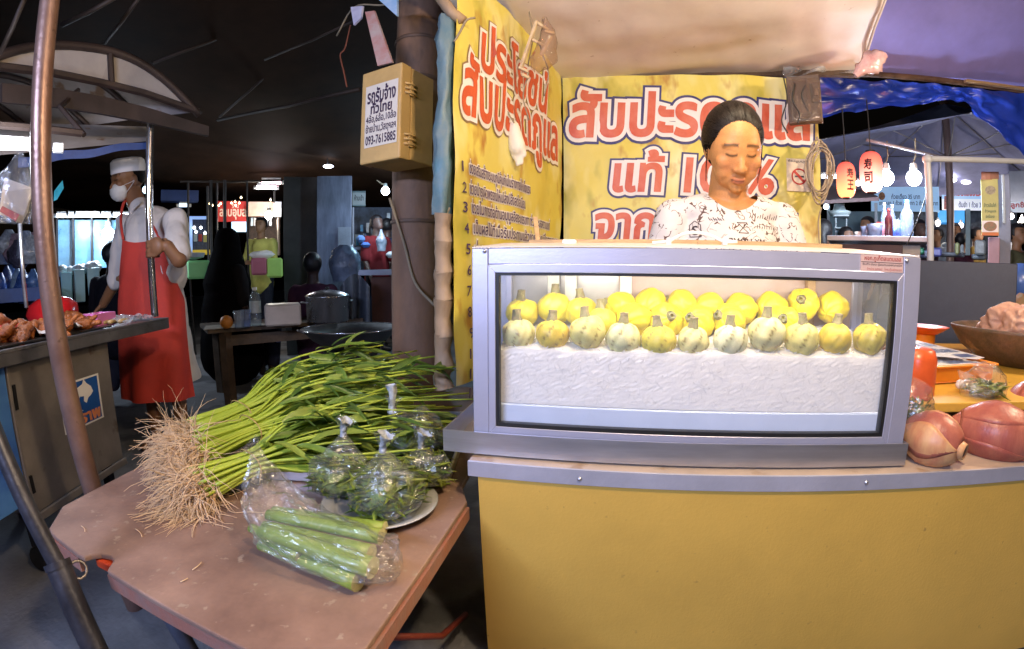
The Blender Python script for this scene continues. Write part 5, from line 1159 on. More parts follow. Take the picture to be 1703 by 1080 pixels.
def cart_goods():
    # pink basket
    c = P(163, 521, r=2.32); c.z = CTZ
    r = thing('plastic_basket', c, 'small pink plastic basket on the fried chicken cart', 'basket'); pk = mat('pink_plastic', (.72, .20, .50), .4, var=.08)
    W_, D_, H_ = .125, .085, .055
    for sx, sy, w_, d_ in ((0, -1, W_, .004), (0, 1, W_, .004), (-1, 0, .004, D_), (1, 0, .004, D_)):
        q = MB(); q.box(c+CE*sx*W_/2+CN*sy*D_/2+Vector((0, 0, H_/2+.002)), (w_, d_, H_), CM); build('basket_wall', q, pk, r)
    q = MB(); q.box(c+Vector((0, 0, .003)), (W_, D_, .004), CM); build('basket_floor', q, pk, r)
    # red bag-like pot
    c = P(88, 500, r=2.45); c.z = CTZ; q = MB(); q.lathe([(.06, 0), (.10, .02), (.115, .06), (.105, .10), (.07, .125), (.03, .132), (.001, .134)], c, 24, jit=lambda a, i: 1+.06*math.sin(a*3+i)); tag(build('red_bowl', q, mat('red_glossy_plastic', (.45, .012, .015), .22), smooth=True), 'glossy red covered bowl at the back of the cart beside the pole', 'bowl')
    # paper and clear plastic
    q = MB(); c = P(62, 530, r=2.12); q.grid(lambda a_, b_: c+CE*(a_-.5)*.22+CN*(b_-.5)*.26+Vector((0, 0, CTZ+.03-c.z+.03*nz((a_*4, b_*4, 0), 1, 3)+.015*nz((a_*11, b_*9, 2), 1))), 14, 14); tag(build('paper_wrap', q, mat('greasy_paper', (.62, .57, .55), .6, var=.12), smooth=True), 'crumpled white paper wrap behind the fried chicken', 'paper')
    q = MB(); c = P(212, 524, r=2.40); q.grid(lambda a_, b_: c+CE*(a_-.5)*.26+CN*(b_-.5)*.16+Vector((0, 0, CTZ+.02-c.z+.022*nz((a_*5, b_*4, 0), 1, 8)+.012*nz((a_*13, b_*11, 2), 1))), 18, 12); tag(build('plastic_sheet', q, film('milky_film', haze=.35, bump=.8, bs=30), smooth=True), 'crumpled clear plastic bag lying at the post end of the cart', 'plastic bag')
    for i, (u, v) in enumerate(((188, 532), (205, 535), (178, 536))):
        a_ = P(u, v, r=2.3); a_.z = CTZ+.016; q = MB(); q.tube(bez(a_-CE*.03, a_+Vector((0, 0, .008)), a_+CE*.03, 6), .009, 8); tag(build('spring_roll', q, mat('pale_fried_dough', (.62, .42, .20), .5, var=.2, vs=30, bump=.3), smooth=True), 'pale fried roll beside the pink basket', 'fried roll', 'fried rolls on the cart')
    q = MB(); c = P(2, 535, r=2.0); c.z = CTZ+.03; q.box(c, (.12, .10, .06), CM); o = build('red_tub', q, mat('red_tub', (.55, .06, .06), .4)); bevel(o, .01); tag(o, 'red plastic tub at the left end of the cart', 'tub')
    # hanging clear bag with printed paper
    r = thing('hanging_bag', P(28, 330, r=1.78), 'clear bag with a folded white paper hanging from the cart roof', 'bag')
    pth, rad = smooth_path([P(32, 252, r=1.78), P(32, 272, r=1.78), P(29, 300, r=1.78), P(26, 335, r=1.78), P(24, 372, r=1.78)], [.006, .028, .056, .064, .052], 5); d = _ray(28, 320); d.z = 0
    build('film', bag_shell(pth, rad, 41, flat=.35, amp=.16, n=30, up=d), BAGM, r, True)
    pq = [P(8, 296, r=1.78), P(55, 313, r=1.78), P(47, 352, r=1.80), P(36, 372, r=1.78), P(-2, 356, r=1.76), P(3, 320, r=1.76)]
    q = MB(); q.add([tuple(p) for p in pq]+[tuple(p+d.normalized()*.01) for p in pq], [(0, 1, 2, 3, 4, 5), (11, 10, 9, 8, 7, 6)]+[(i, i+6, (i+1) % 6+6, (i+1) % 6) for i in range(6)]); pp = build('paper', q, mat('paper_cream', (.70, .62, .54), .7, var=.06), r)
    e = d.normalized()*-.004; q = MB(); a_, b_, c_, d_ = [P(u, v, r=1.765)+e for u, v in ((4, 343), (32, 357), (26, 369), (-1, 352))]; q.add([a_, b_, c_, d_], [(0, 1, 2, 3)]); q.add([x-d.normalized()*.0005 for x in (a_, b_, c_, d_)], [(0, 1, 2, 3)]); build('paper_label', q, mat('label_red', (.60, .16, .15), .6, var=.25, vs=30), pp)
cart_goods()

# ================================================================== pillar, fuse box, bamboo and flags
def pillar():
    a = Vector((-.835, 1.91, 0)); r = thing('round_post', a, 'thick brown round post carrying the yellow box', 'post'); pm = mat('brown_post', (.25, .14, .085), .7, var=.2, vs=5, bump=.5, bs=22, spots=((.12, .07, .045), 5, .58), stretch=(1, 1, .5))
    q = MB(); q.lathe([(.112, 0), (.108, .6), (.100, 1.2), (.098, 2.6)], a, 28); build('post_shaft', q, pm, r, True)
    for v in (65, 130, 368):
        z = P(690, v, y=1.85).z; q = MB(); q.lathe([(.104, -.008), (.1065, -.004), (.1065, .004), (.104, .008)], a+Vector((0, 0, z)), 28); build('band', q, mat('band_dark', (.12, .07, .045), .6), r, True)
    q = MB(); q.tube(spline([P(648, 330, y=1.8), P(672, 405, y=1.8), P(690, 470, y=1.80), P(722, 508, y=1.78)], 6), .006, 6); build('tied_cord', q, CORD, r, True)
pillar()
def fuse_box():
    c0 = Vector((-.742, 1.55, 0)); e1 = Vector((-.188, .05, 0)).normalized(); e2 = Vector((.05, .188, 0)).normalized(); z0, z1 = H_CAM+.412, H_CAM+.777
    r = thing('fuse_box', c0+Vector((0, 0, z0)), 'yellowed wooden box with a Thai haulage sticker fixed to the round post', 'box'); wd = mat('yellowed_box', (.62, .40, .15), .5, var=.12, vs=5, spots=((.40, .22, .07), 8, .66), bump=.05)
    M3 = Matrix((e1, e2, Vector((0, 0, 1)))).transposed()
    def pt(a_, b_, z): q = c0+e1*a_+e2*b_; return Vector((q.x, q.y, z))
    q = MB(); q.box((pt(0, .062, z0)+pt(.195, .20, z1))/2, (.195, .138, z1-z0-.008), M3); bevel(build('box_body', q, wd, r), .005)
    q = MB(); q.box((pt(0, 0, z0)+pt(.195, .058, z1))/2, (.198, .058, z1-z0), M3); bevel(build('box_lid', q, wd, r), .006)
    for z in (z1-.095, z0+.075):
        l = None
        for dz in (-.018, .0, .018):
            q = MB(); q.tube([pt(-.003, .022, z+dz), pt(-.010, .045, z+dz+.002), pt(-.012, .07, z+dz+.002), pt(-.004, .088, z+dz)], .0042, 6); o = build('latch' if l is None else 'latch_bar', q, wd, l or r, True); l = l or o
        q = MB(); q.box(pt(-.006, .055, z), (.006, .02, .05), M3); build('latch_plate', q, wd, l)
    s0, s1, t0, t1 = .172, .012, z0+.06, z1-.062
    fn = lambda s, t_, l: tuple(pt(s0+(s1-s0)*s, -.0016-l, t0+(t1-t0)*t_))
    q = MB(); q.prism([(0, 0), (1, 0), (1, 1), (0, 1)], lambda a_, b_: fn(a_, b_, -.0012), lambda a_, b_: fn(a_, b_, 0)); st = build('sticker', q, mat('sticker_white', (.72, .66, .58), .5, var=.05), r)
    for tx, b4, bd in (('รถรับจ้าง', (.06, .70, .94, .97), .03), ('ทั่วไทย', (.18, .52, .84, .72), .035), ('4ล้อ,6ล้อ,10ล้อ', (.04, .37, .97, .52), .02), ('ย้ายบ้าน,วัสดุฯลฯ', (.04, .19, .97, .37), .02), ('093-7615885', (.04, .035, .97, .185), .025)):
        q = MB(); letters(tx, b4, fn, .0008, mb=q, bold=bd, res=3); tag(build('sticker_line', q, mat('sticker_ink', (.045, .02, .06), .5), st), kind='stuff')
fuse_box()
def bamboo():
    r = thing('bamboo_pole', (-.52, 1.47, .6), 'bamboo pole wrapped in a rolled blue tarp and tied with cord at the banner edge', 'bamboo pole')
    bam = mat('weathered_bamboo', (.36, .25, .155), .6, var=.25, vs=9, bump=.3, bs=40, stretch=(1, 1, .3), col2=(.22, .14, .08)); trp = mat('faded_blue_tarp', (.15, .19, .19), .5, var=.25, vs=9, col2=(.05, .14, .19), bump=.3, bs=30)
    Yb = 1.43
    def T(pts, rr, seed, amp=.2, n=14): 
        p, q_ = smooth_path([P(u, v, y=Yb) for u, v in pts], rr, 6); m = MB(); t = bag_shell(p, q_, seed, amp=amp, n=n, up=(1, 0, 0)); return t
    build('blue_tarp_roll', T([(742, 28), (743, 70), (741, 130), (738, 200), (737, 260), (734, 358)], [.026, .034, .026, .028, .033, .028], 3, .38), trp, r, True)
    for i, (v0, v1) in enumerate(((356, 405), (402, 455), (452, 500), (498, 560), (556, 610), (606, 646))):
        build('bamboo_joint', T([(739-i*.2, v0), (737-i*.3, (v0+v1)/2), (740-i*.2, v1)], [.033, .026, .033], 6+i, .12), bam, r, True)
    q = MB(); q.tube(spline([P(748, 345, y=1.43), P(735, 385, y=1.425), P(728, 440, y=1.43), P(735, 490, y=1.42), P(748, 512, y=1.42)], 6), .004, 6); build('cord', q, CORD, r, True)
    for v in (402, 452, 498): 
        q = MB(); c = P(736, v, y=1.46); q.tube([c+Vector((math.cos(t*.5)*.026, math.sin(t*.5)*.026, .006*math.sin(t))) for t in range(14)], .003, 5); build('tie', q, CORD, r, True)
    q = MB(); q.lathe([(.024, 0), (.026, .03), (.022, .035)], P(733, 640, y=1.45), 14); build('tape_band', q, mat('silver_tape', (.5, .5, .5), .3, .7), r, True)
    q = MB(); q.tube([P(728, -10, y=1.40), P(752, 22, y=1.41), P(770, 36, y=1.42)], .020, 10); o = build('bamboo_rail', q, bam, smooth=True); tag(o, 'short bamboo rail sloping down to the top of the side banner', 'bamboo rail')
    q = MB(); q.tube(spline([P(755, 70, y=1.40), P(766, 52, y=1.40), P(776, 34, y=1.40), P(790, 30, y=1.42)], 5), .004, 5); tag(build('cord_knot', q, CORD, smooth=True), 'loose cord knotted at the upper corner of the side banner', 'cord')
bamboo()
def flags():
    for nm, pts, col, c2, lb, y_ in (('pennant', ((583, 12), (603, 10), (600, 30), (588, 42)), (.62, .62, .72), (.25, .25, .45), 'small torn white pennant hanging on the overhead line', 1.7), ('pennant', ((630, 0), (660, -8), (660, 27)), (.12, .32, .62), (.45, .55, .70), 'blue pennant flag hanging at the top beside the round post', 1.6), ('pennant', ((607, 20), (622, 18), (652, 104), (628, 110)), (.42, .12, .10), (.45, .40, .38), 'red and white pennant hanging down behind the yellow box', 1.66)):
        p = [P(u, v, y=y_) for u, v in pts]; q = MB(); n = len(p); q.add([tuple(x) for x in p]+[(x.x+.004, x.y+.008, x.z) for x in p], [tuple(range(n)), tuple(range(2*n-1, n-1, -1))]+[(i, i+n, (i+1) % n+n, (i+1) % n) for i in range(n)])
        tag(build(nm, q, mat('flag_%.2f' % col[0], col, .6, var=.2, vs=9, col2=c2)), lb, 'pennant')
    q = MB(); q.tube(spline([P(560, 60, y=1.8), P(590, 12, y=1.72), P(640, 8, y=1.65), P(700, -12, y=1.6)], 6), .004, 5); tag(build('overhead_line', q, CORD, smooth=True), 'cord carrying the pennants at the top beside the post', 'cord')
    q = MB(); q.tube(spline([P(583, 42, y=1.75), P(574, 80, y=1.75), P(566, 92, y=1.75), P(572, 120, y=1.75), P(577, 145, y=1.75)], 5), .0035, 5); tag(build('dangling_string', q, mat('red_string', (.22, .06, .03), .8), smooth=True), 'thin red brown string dangling below the torn pennant', 'string')
flags()
# ================================================================== behind the cart: far left stalls
CYAN = (.45, .72, 1.0); COOLW = (.72, .84, 1.0); WARMW = (1.0, .82, .62)
DKW = mat('dark_wall', (.055, .048, .045), .8, var=.25, vs=3)
for i, (u0, u1) in enumerate(((94, 110), (113, 123), (126, 166), (168, 184), (188, 218))):
    tube_light(u0, 359-.2*i, u1, 359-.2*i, 5.5, COOLW, 9, ['shortest-left fluorescent tube of the row seen left of the man', 'very short tube second in the row left of the man', 'long tube in the middle of the row left of the man', 'fluorescent tube fourth in the row left of the man', 'fluorescent tube ending behind the shoulder of the man'][i], r=5.2, group='row of fluorescent tubes in the far stall', watts=30 if i == 2 else 0)
def far_left():
    gl = mat('lit_plastic_sheet', (.16, .36, .50), .3, var=.3, vs=4, col2=(.06, .16, .26))  # blue of the light on the sheets is put into their colour
    r = thing('glass_stall', P(145, 420, r=5.6), 'stall closed with blue lit plastic sheets behind the man', 'stall')
    for a, b in ((96, 120), (124, 152), (155, 182), (185, 214)): panel('plastic_sheet', a, 366, b, 446, gl, r=5.6, parent=r)
    for u in (95, 122, 153, 183): panel('sheet_post', u-2, 355, u+2, 500, BLACKM, r=5.55, d=.04, parent=r)
    bulb(180, 389, 10, COOLW, 12, 'round white bulb glaring in front of the plastic sheets', r=5.3, watts=16, cord=(180, 362))
    for i, (a, b, c, d, col, lb) in enumerate(((101, 453, 121, 500, (.35, .68, .72), 'pale blue tub standing left below the plastic sheets'), (124, 449, 142, 502, (.40, .66, .66), 'pale green tub in the middle below the plastic sheets'), (145, 446, 166, 494, (.45, .70, .68), 'widest pale green tub, right of the dark post'))):
        c_, ri, aw, w_, h = facing(a, b, c, d, r=5.0); q = MB(); q.prism([(-w_*.42, -.13), (w_*.42, -.13), (w_*.42, .13), (-w_*.42, .13)], lambda x, y: c_+ri*x+aw*y-Vector((0, 0, h/2)), lambda x, y: c_+ri*x*1.18+aw*y*1.15+Vector((0, 0, h/2)))
        o = build('tub', q, mat('tub_%d' % i, col, .4, var=.06), None); bevel(o, .01); tag(o, lb, 'tub')
        q = MB(); k = random.Random(i)
        for _ in range(9): q.ell(c_+ri*k.uniform(-.4, .4)*w_+aw*k.uniform(-.1, .1)+Vector((0, 0, h/2+.01)), (k.uniform(.03, .05), k.uniform(.03, .05), k.uniform(.02, .06)), nu=8, nv=6)
        tag(build('wrapped_goods', q, mat('wrapped_white', (.60, .68, .72), .3, var=.2, vs=20), smooth=True), 'white wrapped goods heaped on the tubs', 'goods', kind='stuff')
    k = random.Random(8); cols = [(.05, .12, .42), (.35, .42, .58), (.03, .05, .16), (.50, .56, .66), (.10, .22, .52), (.42, .30, .38), (.28, .42, .60), (.07, .07, .12)]
    for i in range(14):
        u = 2+i*4.4+k.uniform(-2, 2); v = k.uniform(382, 400) if i % 2 else k.uniform(430, 455); v2 = v+k.uniform(35, 60); rr = k.uniform(4.3, 4.9); w_ = k.uniform(.05, .10)
        p, q_ = smooth_path([P(u, v, r=rr), P(u, (v*2+v2)/3, r=rr), P(u, (v+2*v2)/3, r=rr), P(u, v2, r=rr)], [w_*.3, w_*.8, w_, w_*.5], 3)
        m = bag_shell(p, q_, i, amp=.3, n=12, up=(1, 0, 0)); tag(build('hanging_goods', m, mat('pack_%d' % (i % 8), cols[i % 8], .25, var=.3, vs=25, bump=.5, bs=30), smooth=True), 'shiny blue and clear packs hanging in the stall at the far left', 'packaged goods', 'packs hanging in the far left stall')
    q = panel('stall_table', 0, 478, 98, 500, mat('blue_cloth_far', (.04, .10, .34), .5, var=.2), r=4.6, d=.5); tag(q, 'blue covered table below the hanging packs at far left', 'table')
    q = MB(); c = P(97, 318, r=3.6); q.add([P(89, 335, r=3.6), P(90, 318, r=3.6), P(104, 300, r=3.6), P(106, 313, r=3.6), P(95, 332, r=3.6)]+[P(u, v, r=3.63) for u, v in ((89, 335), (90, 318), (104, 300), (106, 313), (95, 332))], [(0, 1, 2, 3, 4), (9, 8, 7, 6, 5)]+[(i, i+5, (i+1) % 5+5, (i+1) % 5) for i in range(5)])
    tag(build('cyan_fan', q, mat('cyan_blade', (.02, .50, .72), .4, var=.2, vs=20, emit=.25, ecol=(.02, .5, .7))), 'cyan leaf shaped blade sticking out from behind the tent pole', 'fan blade')  # the blade is no lamp; its brightness is put in as a faint glow
    bgp(186, 405, 4.4, 150, (.012, .011, .016), 'dark figure seen from behind between the tubs and the man', skin=(.05, .03, .02), k=.9, hair=(.01, .008, .01))
    bulb(243, 316, 6, CYAN, 8, 'small blue white lamp behind the nape of the man', r=7)
    tube_light(298, 342, 314, 342, 5, (.55, .75, 1.0), 2.5, 'dim tube right of the man\'s shoulder', r=7.5); q = panel('blue_awning', 268, 318, 330, 336, mat('blue_far', (.03, .06, .2), .6), r=7.6, d=.2); tag(q, 'dark blue awning right of the man\'s head', 'awning')
far_left()

# ================================================================== centre left: stalls seen under the dark roof
def mid_left():
    r = thing('lit_stall', P(332, 395, r=8.0), 'bright blue framed stall window right of the man', 'stall'); fr = mat('lit_frame', (.45, .62, .90), .5, emit=.6, ecol=(.3, .5, 1.0))  # the frame's brightness is put into its material as a blue glow
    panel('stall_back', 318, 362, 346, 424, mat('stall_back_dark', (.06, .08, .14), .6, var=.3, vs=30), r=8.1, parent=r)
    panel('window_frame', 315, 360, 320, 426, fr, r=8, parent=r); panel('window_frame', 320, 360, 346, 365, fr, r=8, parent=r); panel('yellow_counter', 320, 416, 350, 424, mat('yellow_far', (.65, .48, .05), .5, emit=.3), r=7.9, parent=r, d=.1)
    for i, (u, v, c) in enumerate(((323, 379, COOLW), (334, 379, COOLW), (326, 386, COOLW), (341, 388, COOLW))): bulb(u, v, 2.4, c, 8, 'tiny white lamp inside the blue framed stall', r=7.9, group='lamps in the blue framed stall')
    for i, (u, v, c) in enumerate(((325, 396, (.5, .7, .85)), (333, 396, (.5, .05, .04)), (341, 397, (.6, .6, .2)))): tag(panel('packet', u-3, v-6, u+3, v+6, mat('packet_%d' % i, c, .4), r=7.85, d=.05), ['pale blue packet in the blue framed stall', 'red packet in the blue framed stall', 'yellow green packet in the blue framed stall'][i], 'packet')
    # posts
    dkp = mat('dark_post', (.045, .035, .032), .5, .2, var=.25, vs=9)
    for i, (u, v0, v1, px, rr) in enumerate(((313, 300, 440, 4, 6.8), (345, 310, 440, 4, 6.0), (351, 300, 452, 5, 5.6), (361, 300, 452, 3.5, 6.4), (374, 300, 448, 6, 5.4), (411, 300, 440, 3.5, 6.2))):
        post(u, v0, u+2, v1, px, dkp, ['thin dark post right of the man\'s shoulder', 'dark shiny post right of the blue framed stall', 'thicker dark post second from the blue framed stall', 'narrow dark post before the left end of the red sign', 'thickest dark post cutting the red sign', 'thin dark post at the right end of the red sign'][i], rr, group=None)
    # red sign
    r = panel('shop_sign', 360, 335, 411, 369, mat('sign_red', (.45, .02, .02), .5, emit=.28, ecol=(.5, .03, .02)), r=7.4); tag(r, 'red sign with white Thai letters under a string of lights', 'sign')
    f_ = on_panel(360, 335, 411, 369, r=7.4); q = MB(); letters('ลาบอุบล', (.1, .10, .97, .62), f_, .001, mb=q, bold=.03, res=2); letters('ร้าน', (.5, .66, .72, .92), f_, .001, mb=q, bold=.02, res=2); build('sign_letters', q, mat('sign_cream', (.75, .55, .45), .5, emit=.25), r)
    k = random.Random(3)
    for ti, (u, v) in enumerate(((349, 339), (353, 342), (364, 342), (367, 339), (385, 338), (391, 336), (392, 342), (398, 338), (401, 329), (450, 333))): bulb(u, v, 1.7, (1, .72, .35), 7, 'small warm bulb, %s from the left on the string above the red sign' % ['first', 'second', 'third', 'fourth', 'fifth', 'sixth', 'seventh', 'eighth', 'topmost', 'last'][ti], r=7.2, group='string of warm bulbs')
    tag(panel('lit_screen', 385, 368, 410, 386, mat('lit_screen', (.5, .7, .95), .5, emit=1.2, ecol=(.5, .75, 1.0)), r=7.5), 'bright blue white screen below the red sign', 'screen')
    # the pale stall where the woman in yellow works
    r = thing('pale_stall', P(440, 370, r=7.2), 'pale stall front with a warm lit awning behind the woman in yellow', 'stall')
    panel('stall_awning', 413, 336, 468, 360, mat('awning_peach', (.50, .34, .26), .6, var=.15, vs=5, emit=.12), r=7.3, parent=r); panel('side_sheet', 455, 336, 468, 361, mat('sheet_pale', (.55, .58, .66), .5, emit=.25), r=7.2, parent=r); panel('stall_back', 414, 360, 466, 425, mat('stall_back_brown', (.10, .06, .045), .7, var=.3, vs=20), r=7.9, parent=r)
    panel('stall_post', 461, 362, 464, 425, mat('post_beige', (.45, .38, .33), .5), r=6.9, parent=r); panel('stall_post', 455, 318, 458, 338, mat('post_beige', (.45, .38, .33), .5), r=6.9, parent=r)
    for i, (u, c) in enumerate(((419, (.6, .75, .9)), (424, (.7, .7, .75)), (444, (.5, .6, .8)), (450, (.7, .75, .85)))): tag(panel('hanging_cup', u-2, 363, u+2, 376, mat('cup_%d' % i, c, .3), r=7.5, d=.05), 'pale cup hanging at the back of the pale stall', 'cup', 'cups hanging in the pale stall')
    bulb(447, 358, 7, (1, .92, .78), 12, 'round white bulb just right of the woman in yellow', r=6.9, watts=26)
    tube_light(435, 303, 467, 303.5, 6.5, (1, .62, .72), 9, 'pinkish fluorescent tube, upper of the pair above the pale stall', r=7.0, group='pair of tubes above the pale stall'); tube_light(427, 312, 459, 312.5, 6, (.85, .86, 1.0), 9, 'bluish white tube, lower of the pair above the pale stall', r=7.0, group='pair of tubes above the pale stall', watts=6)
    bgp(434, 362, 6.3, -28, (.68, .62, .16), 'woman in a pale yellow printed shirt working at the pale stall', skin=(.36, .19, .10), arms='front', k=.93)
    f_ = on_panel(424, 390, 446, 408, r=6.13); q = MB(); k = random.Random(2)
    for i in range(9): a, b = k.uniform(.1, .9), k.uniform(.1, .9); q.add([f_(a, b, 0), f_(a+.10, b+.03, 0), f_(a+.08, b+.16, 0), f_(a-.02, b+.1, 0)], [(0, 1, 2, 3)])
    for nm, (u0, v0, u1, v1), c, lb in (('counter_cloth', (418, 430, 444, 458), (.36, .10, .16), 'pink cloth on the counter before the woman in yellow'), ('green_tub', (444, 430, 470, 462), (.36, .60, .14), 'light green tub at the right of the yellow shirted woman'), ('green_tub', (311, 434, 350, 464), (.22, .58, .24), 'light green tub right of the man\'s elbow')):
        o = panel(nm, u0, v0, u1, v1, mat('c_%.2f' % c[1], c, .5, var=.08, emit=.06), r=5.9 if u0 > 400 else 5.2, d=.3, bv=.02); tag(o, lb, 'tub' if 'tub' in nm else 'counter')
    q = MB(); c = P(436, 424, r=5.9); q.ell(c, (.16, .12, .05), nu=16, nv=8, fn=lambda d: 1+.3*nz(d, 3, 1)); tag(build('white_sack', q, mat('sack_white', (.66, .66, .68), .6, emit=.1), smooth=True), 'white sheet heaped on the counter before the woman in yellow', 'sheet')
    q = MB(); c = P(322, 432, r=5.1); q.lathe([(.02, 0), (.10, .02), (.115, .06), (.11, .062)], c, 18); tag(build('white_bowl', q, mat('bowl_white', (.6, .65, .72), .4)), 'white bowl on the green tub right of the man', 'bowl')
    # dark hoarding and the grey metal door
    tag(panel('dark_hoarding', 472, 296, 528, 590, DKW, r=6.2, d=.1), 'dark hoarding left of the grey metal sheet', 'hoarding')
    zn = mat('grey_zinc_sheet', (.16, .19, .26), .45, .4, var=.25, vs=4, stretch=(3, 3, .6), bump=.05)
    r = panel('metal_sheet', 527, 293, 585, 500, zn, r=5.9, d=.04, turn=-8); tag(r, 'upright grey metal sheet standing behind the clear bag', 'metal sheet')
    panel('patch_sheet', 562, 378, 584, 430, mat('patch_grey', (.22, .25, .31), .5, var=.15), r=5.82, d=.01, parent=r, turn=-8)
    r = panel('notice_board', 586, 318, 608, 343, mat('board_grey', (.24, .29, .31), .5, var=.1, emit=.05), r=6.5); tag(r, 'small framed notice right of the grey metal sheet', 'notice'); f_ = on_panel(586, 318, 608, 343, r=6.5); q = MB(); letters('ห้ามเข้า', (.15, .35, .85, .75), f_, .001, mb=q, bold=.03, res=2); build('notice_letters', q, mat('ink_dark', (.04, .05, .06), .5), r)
    for i, (u0, u1, v0, v1) in enumerate(((586, 608, 318, 320.5), (586, 608, 341, 343.5))): panel('notice_frame', u0, v0, u1, v1, mat('frame_teal', (.10, .16, .18), .5), r=6.47, parent=r)
    # lamps
    r = thing('pendant_lamp', P(546, 277, r=6.0), 'oval pendant lamp under the dark roof above the metal sheet', 'lamp'); q = MB(); q.ell(P(546, 277, r=6), (.062, .062, .020), nu=16, nv=8); build('lamp_shade', q, glow('glow_pend', (.78, .84, 1), 9), r, True); q = MB(); q.tube([P(546, 275, r=6), P(543, 258, r=6)], .006, 5); build('lamp_cord', q, WIREB, r)
    bulb(641, 318, 7.5, COOLW, 14, 'bare white bulb left of the cyan bulb by the round post', r=5.6, cord=(627, 300), watts=26); bulb(670, 332, 9, (.45, .80, 1.0), 12, 'cyan white bulb hanging nearest the round post', r=5.0, cord=(668, 285), watts=20)
    # stall behind
    r = thing('blue_stall', P(635, 390, r=7.0), 'bluish back stall of packets and basins seen left of the round post', 'stall'); panel('stall_back', 586, 345, 700, 450, mat('stall_blue', (.07, .10, .17), .6, var=.4, vs=6), r=7.3, parent=r); panel('stall_post', 653, 330, 656, 395, mat('post_pale', (.3, .33, .42), .5), r=6.7, parent=r); panel('stall_shelf', 588, 412, 700, 416, mat('shelf_blue', (.2, .25, .35), .5), r=6.6, d=.3, parent=r); panel('stall_post', 586, 345, 589, 450, mat('post_pale', (.3, .33, .42), .5), r=6.4, parent=r)
    k = random.Random(12); pc = [(.04, .30, .60), (.45, .52, .60), (.08, .12, .30), (.30, .38, .45), (.05, .20, .42), (.55, .60, .66)]
    for i in range(18):
        u = 592+k.random()*85; v = k.uniform(352, 405); w_ = k.uniform(4, 8); tag(panel('packet', u-w_/2, v, u+w_/2, v+k.uniform(8, 18), mat('bpk_%d' % (i % 6), pc[i % 6], .35, var=.2, vs=20), r=7.1+k.uniform(-.15, .05), d=.06), 'blue or white packet stacked in the back stall left of the round post', 'packet', 'packets in the bluish back stall')
    bgp(627, 358, 6.1, 40, (.20, .025, .03), 'dark figure in a red top among the bluish stall goods', skin=(.10, .06, .05), long_hair=True, k=.95); bgp(644, 364, 6.4, 160, (.03, .035, .07), 'figure in dark clothes right of the red topped one', skin=(.10, .06, .05), k=.95)
    for (u, v, w_, h, rr, lb) in ((634, 400, 9, 36, 5.8, 'pale plastic carrier bag held by the dark figures'),):
        p, q_ = smooth_path([P(u, v-h/2, r=rr), P(u, v-h/4, r=rr), P(u, v, r=rr), P(u, v+h/2, r=rr)], [.012, .03, .06, .05], 4); tag(build('carrier_bag', bag_shell(p, q_, 9, amp=.3, n=14, up=(1, 0, 0)), mat('bag_pale', (.38, .42, .52), .3, bump=.5, bs=30), smooth=True), lb, 'bag')
    for i, (u, v, w_, h, c, lb) in enumerate(((600, 398, 14, 12, (.16, .30, .62), 'blue basin in the back stall under the notice'), (608, 408, 16, 9, (.10, .22, .60), 'blue box below the pale basin'), (653, 424, 22, 10, (.62, .68, .72), 'white sack on the back table left of the round post'), (672, 430, 20, 8, (.55, .60, .66), 'pale tray on the back table nearest the round post'), (669, 397, 18, 14, (.42, .10, .08), 'red netted basket left of the round post'))):
        o = panel('basin', u-w_/2, v-h/2, u+w_/2, v+h/2, mat('bas_%d' % i, c, .4, var=.2, vs=20), r=6.0, d=.2, bv=.03); tag(o, lb, 'basin' if i < 2 else 'goods')
    # near dark table with the cooking things
    tz = P(430, 545, r=3.8).z
    r = thing('wooden_table', P(430, 600, z=0), 'dark wooden table covered with newspaper holding a bottle and an orange', 'table'); wd = mat('table_wood_dark', (.13, .085, .055), .7, var=.25, vs=8, bump=.3)
    a, b = P(345, 549, z=tz), P(520, 536, z=tz); e = (b-a).normalized(); n_ = Vector((-e.y, e.x, 0)); n_ = n_ if n_.dot(Vector((a.x, a.y, 0))) > 0 else -n_
    q = MB(); q.prism([(0, 0), ((b-a).length+.45, 0), ((b-a).length+.45, .62), (0, .62)], lambda x, y: a+e*x+n_*y-Vector((0, 0, .03)), lambda x, y: a+e*x+n_*y); build('table_top', q, wd, r)
    q = MB(); q.prism([(-.03, -.02), (.55, -.015), (.36, .22), (.02, .3)], lambda x, y: a+e*x+n_*y+Vector((0, 0, .002)), lambda x, y: a+e*x+n_*y+Vector((0, 0, .006))); build('newspaper', q, mat('newsprint', (.42, .34, .27), .8, var=.2, vs=12), r)
    for x, y in ((.14, .06), (1.05, .06), (.14, .55), (1.05, .55)): c = a+e*x+n_*y; q = MB(); q.b2((c.x-.035, c.y-.035, 0), (c.x+.035, c.y+.035, tz-.03)); build('leg', q, wd, r)
    q = MB(); q.bar(a+e*.17+n_*.06-Vector((0, 0, .10)), a+e*1.02+n_*.06-Vector((0, 0, .10)), .03, .08); build('apron_rail', q, wd, r)
    def ont(u, d): 
        p = P(u, 540, r=3.8+d); return Vector((p.x, p.y, tz+.004))
    c = ont(377, .02); q = MB(); q.ell(c+Vector((0, 0, .048)), .050, nu=18, nv=12); tag(build('orange', q, mat('orange_peel', (.62, .22, .03), .5, bump=.3, bs=150, var=.08), smooth=True), 'single orange at the end of the dark wooden table', 'orange')
    wm = film('water_bottle', tint=(.75, .85, .9), haze=.12, bump=.3, bs=40)
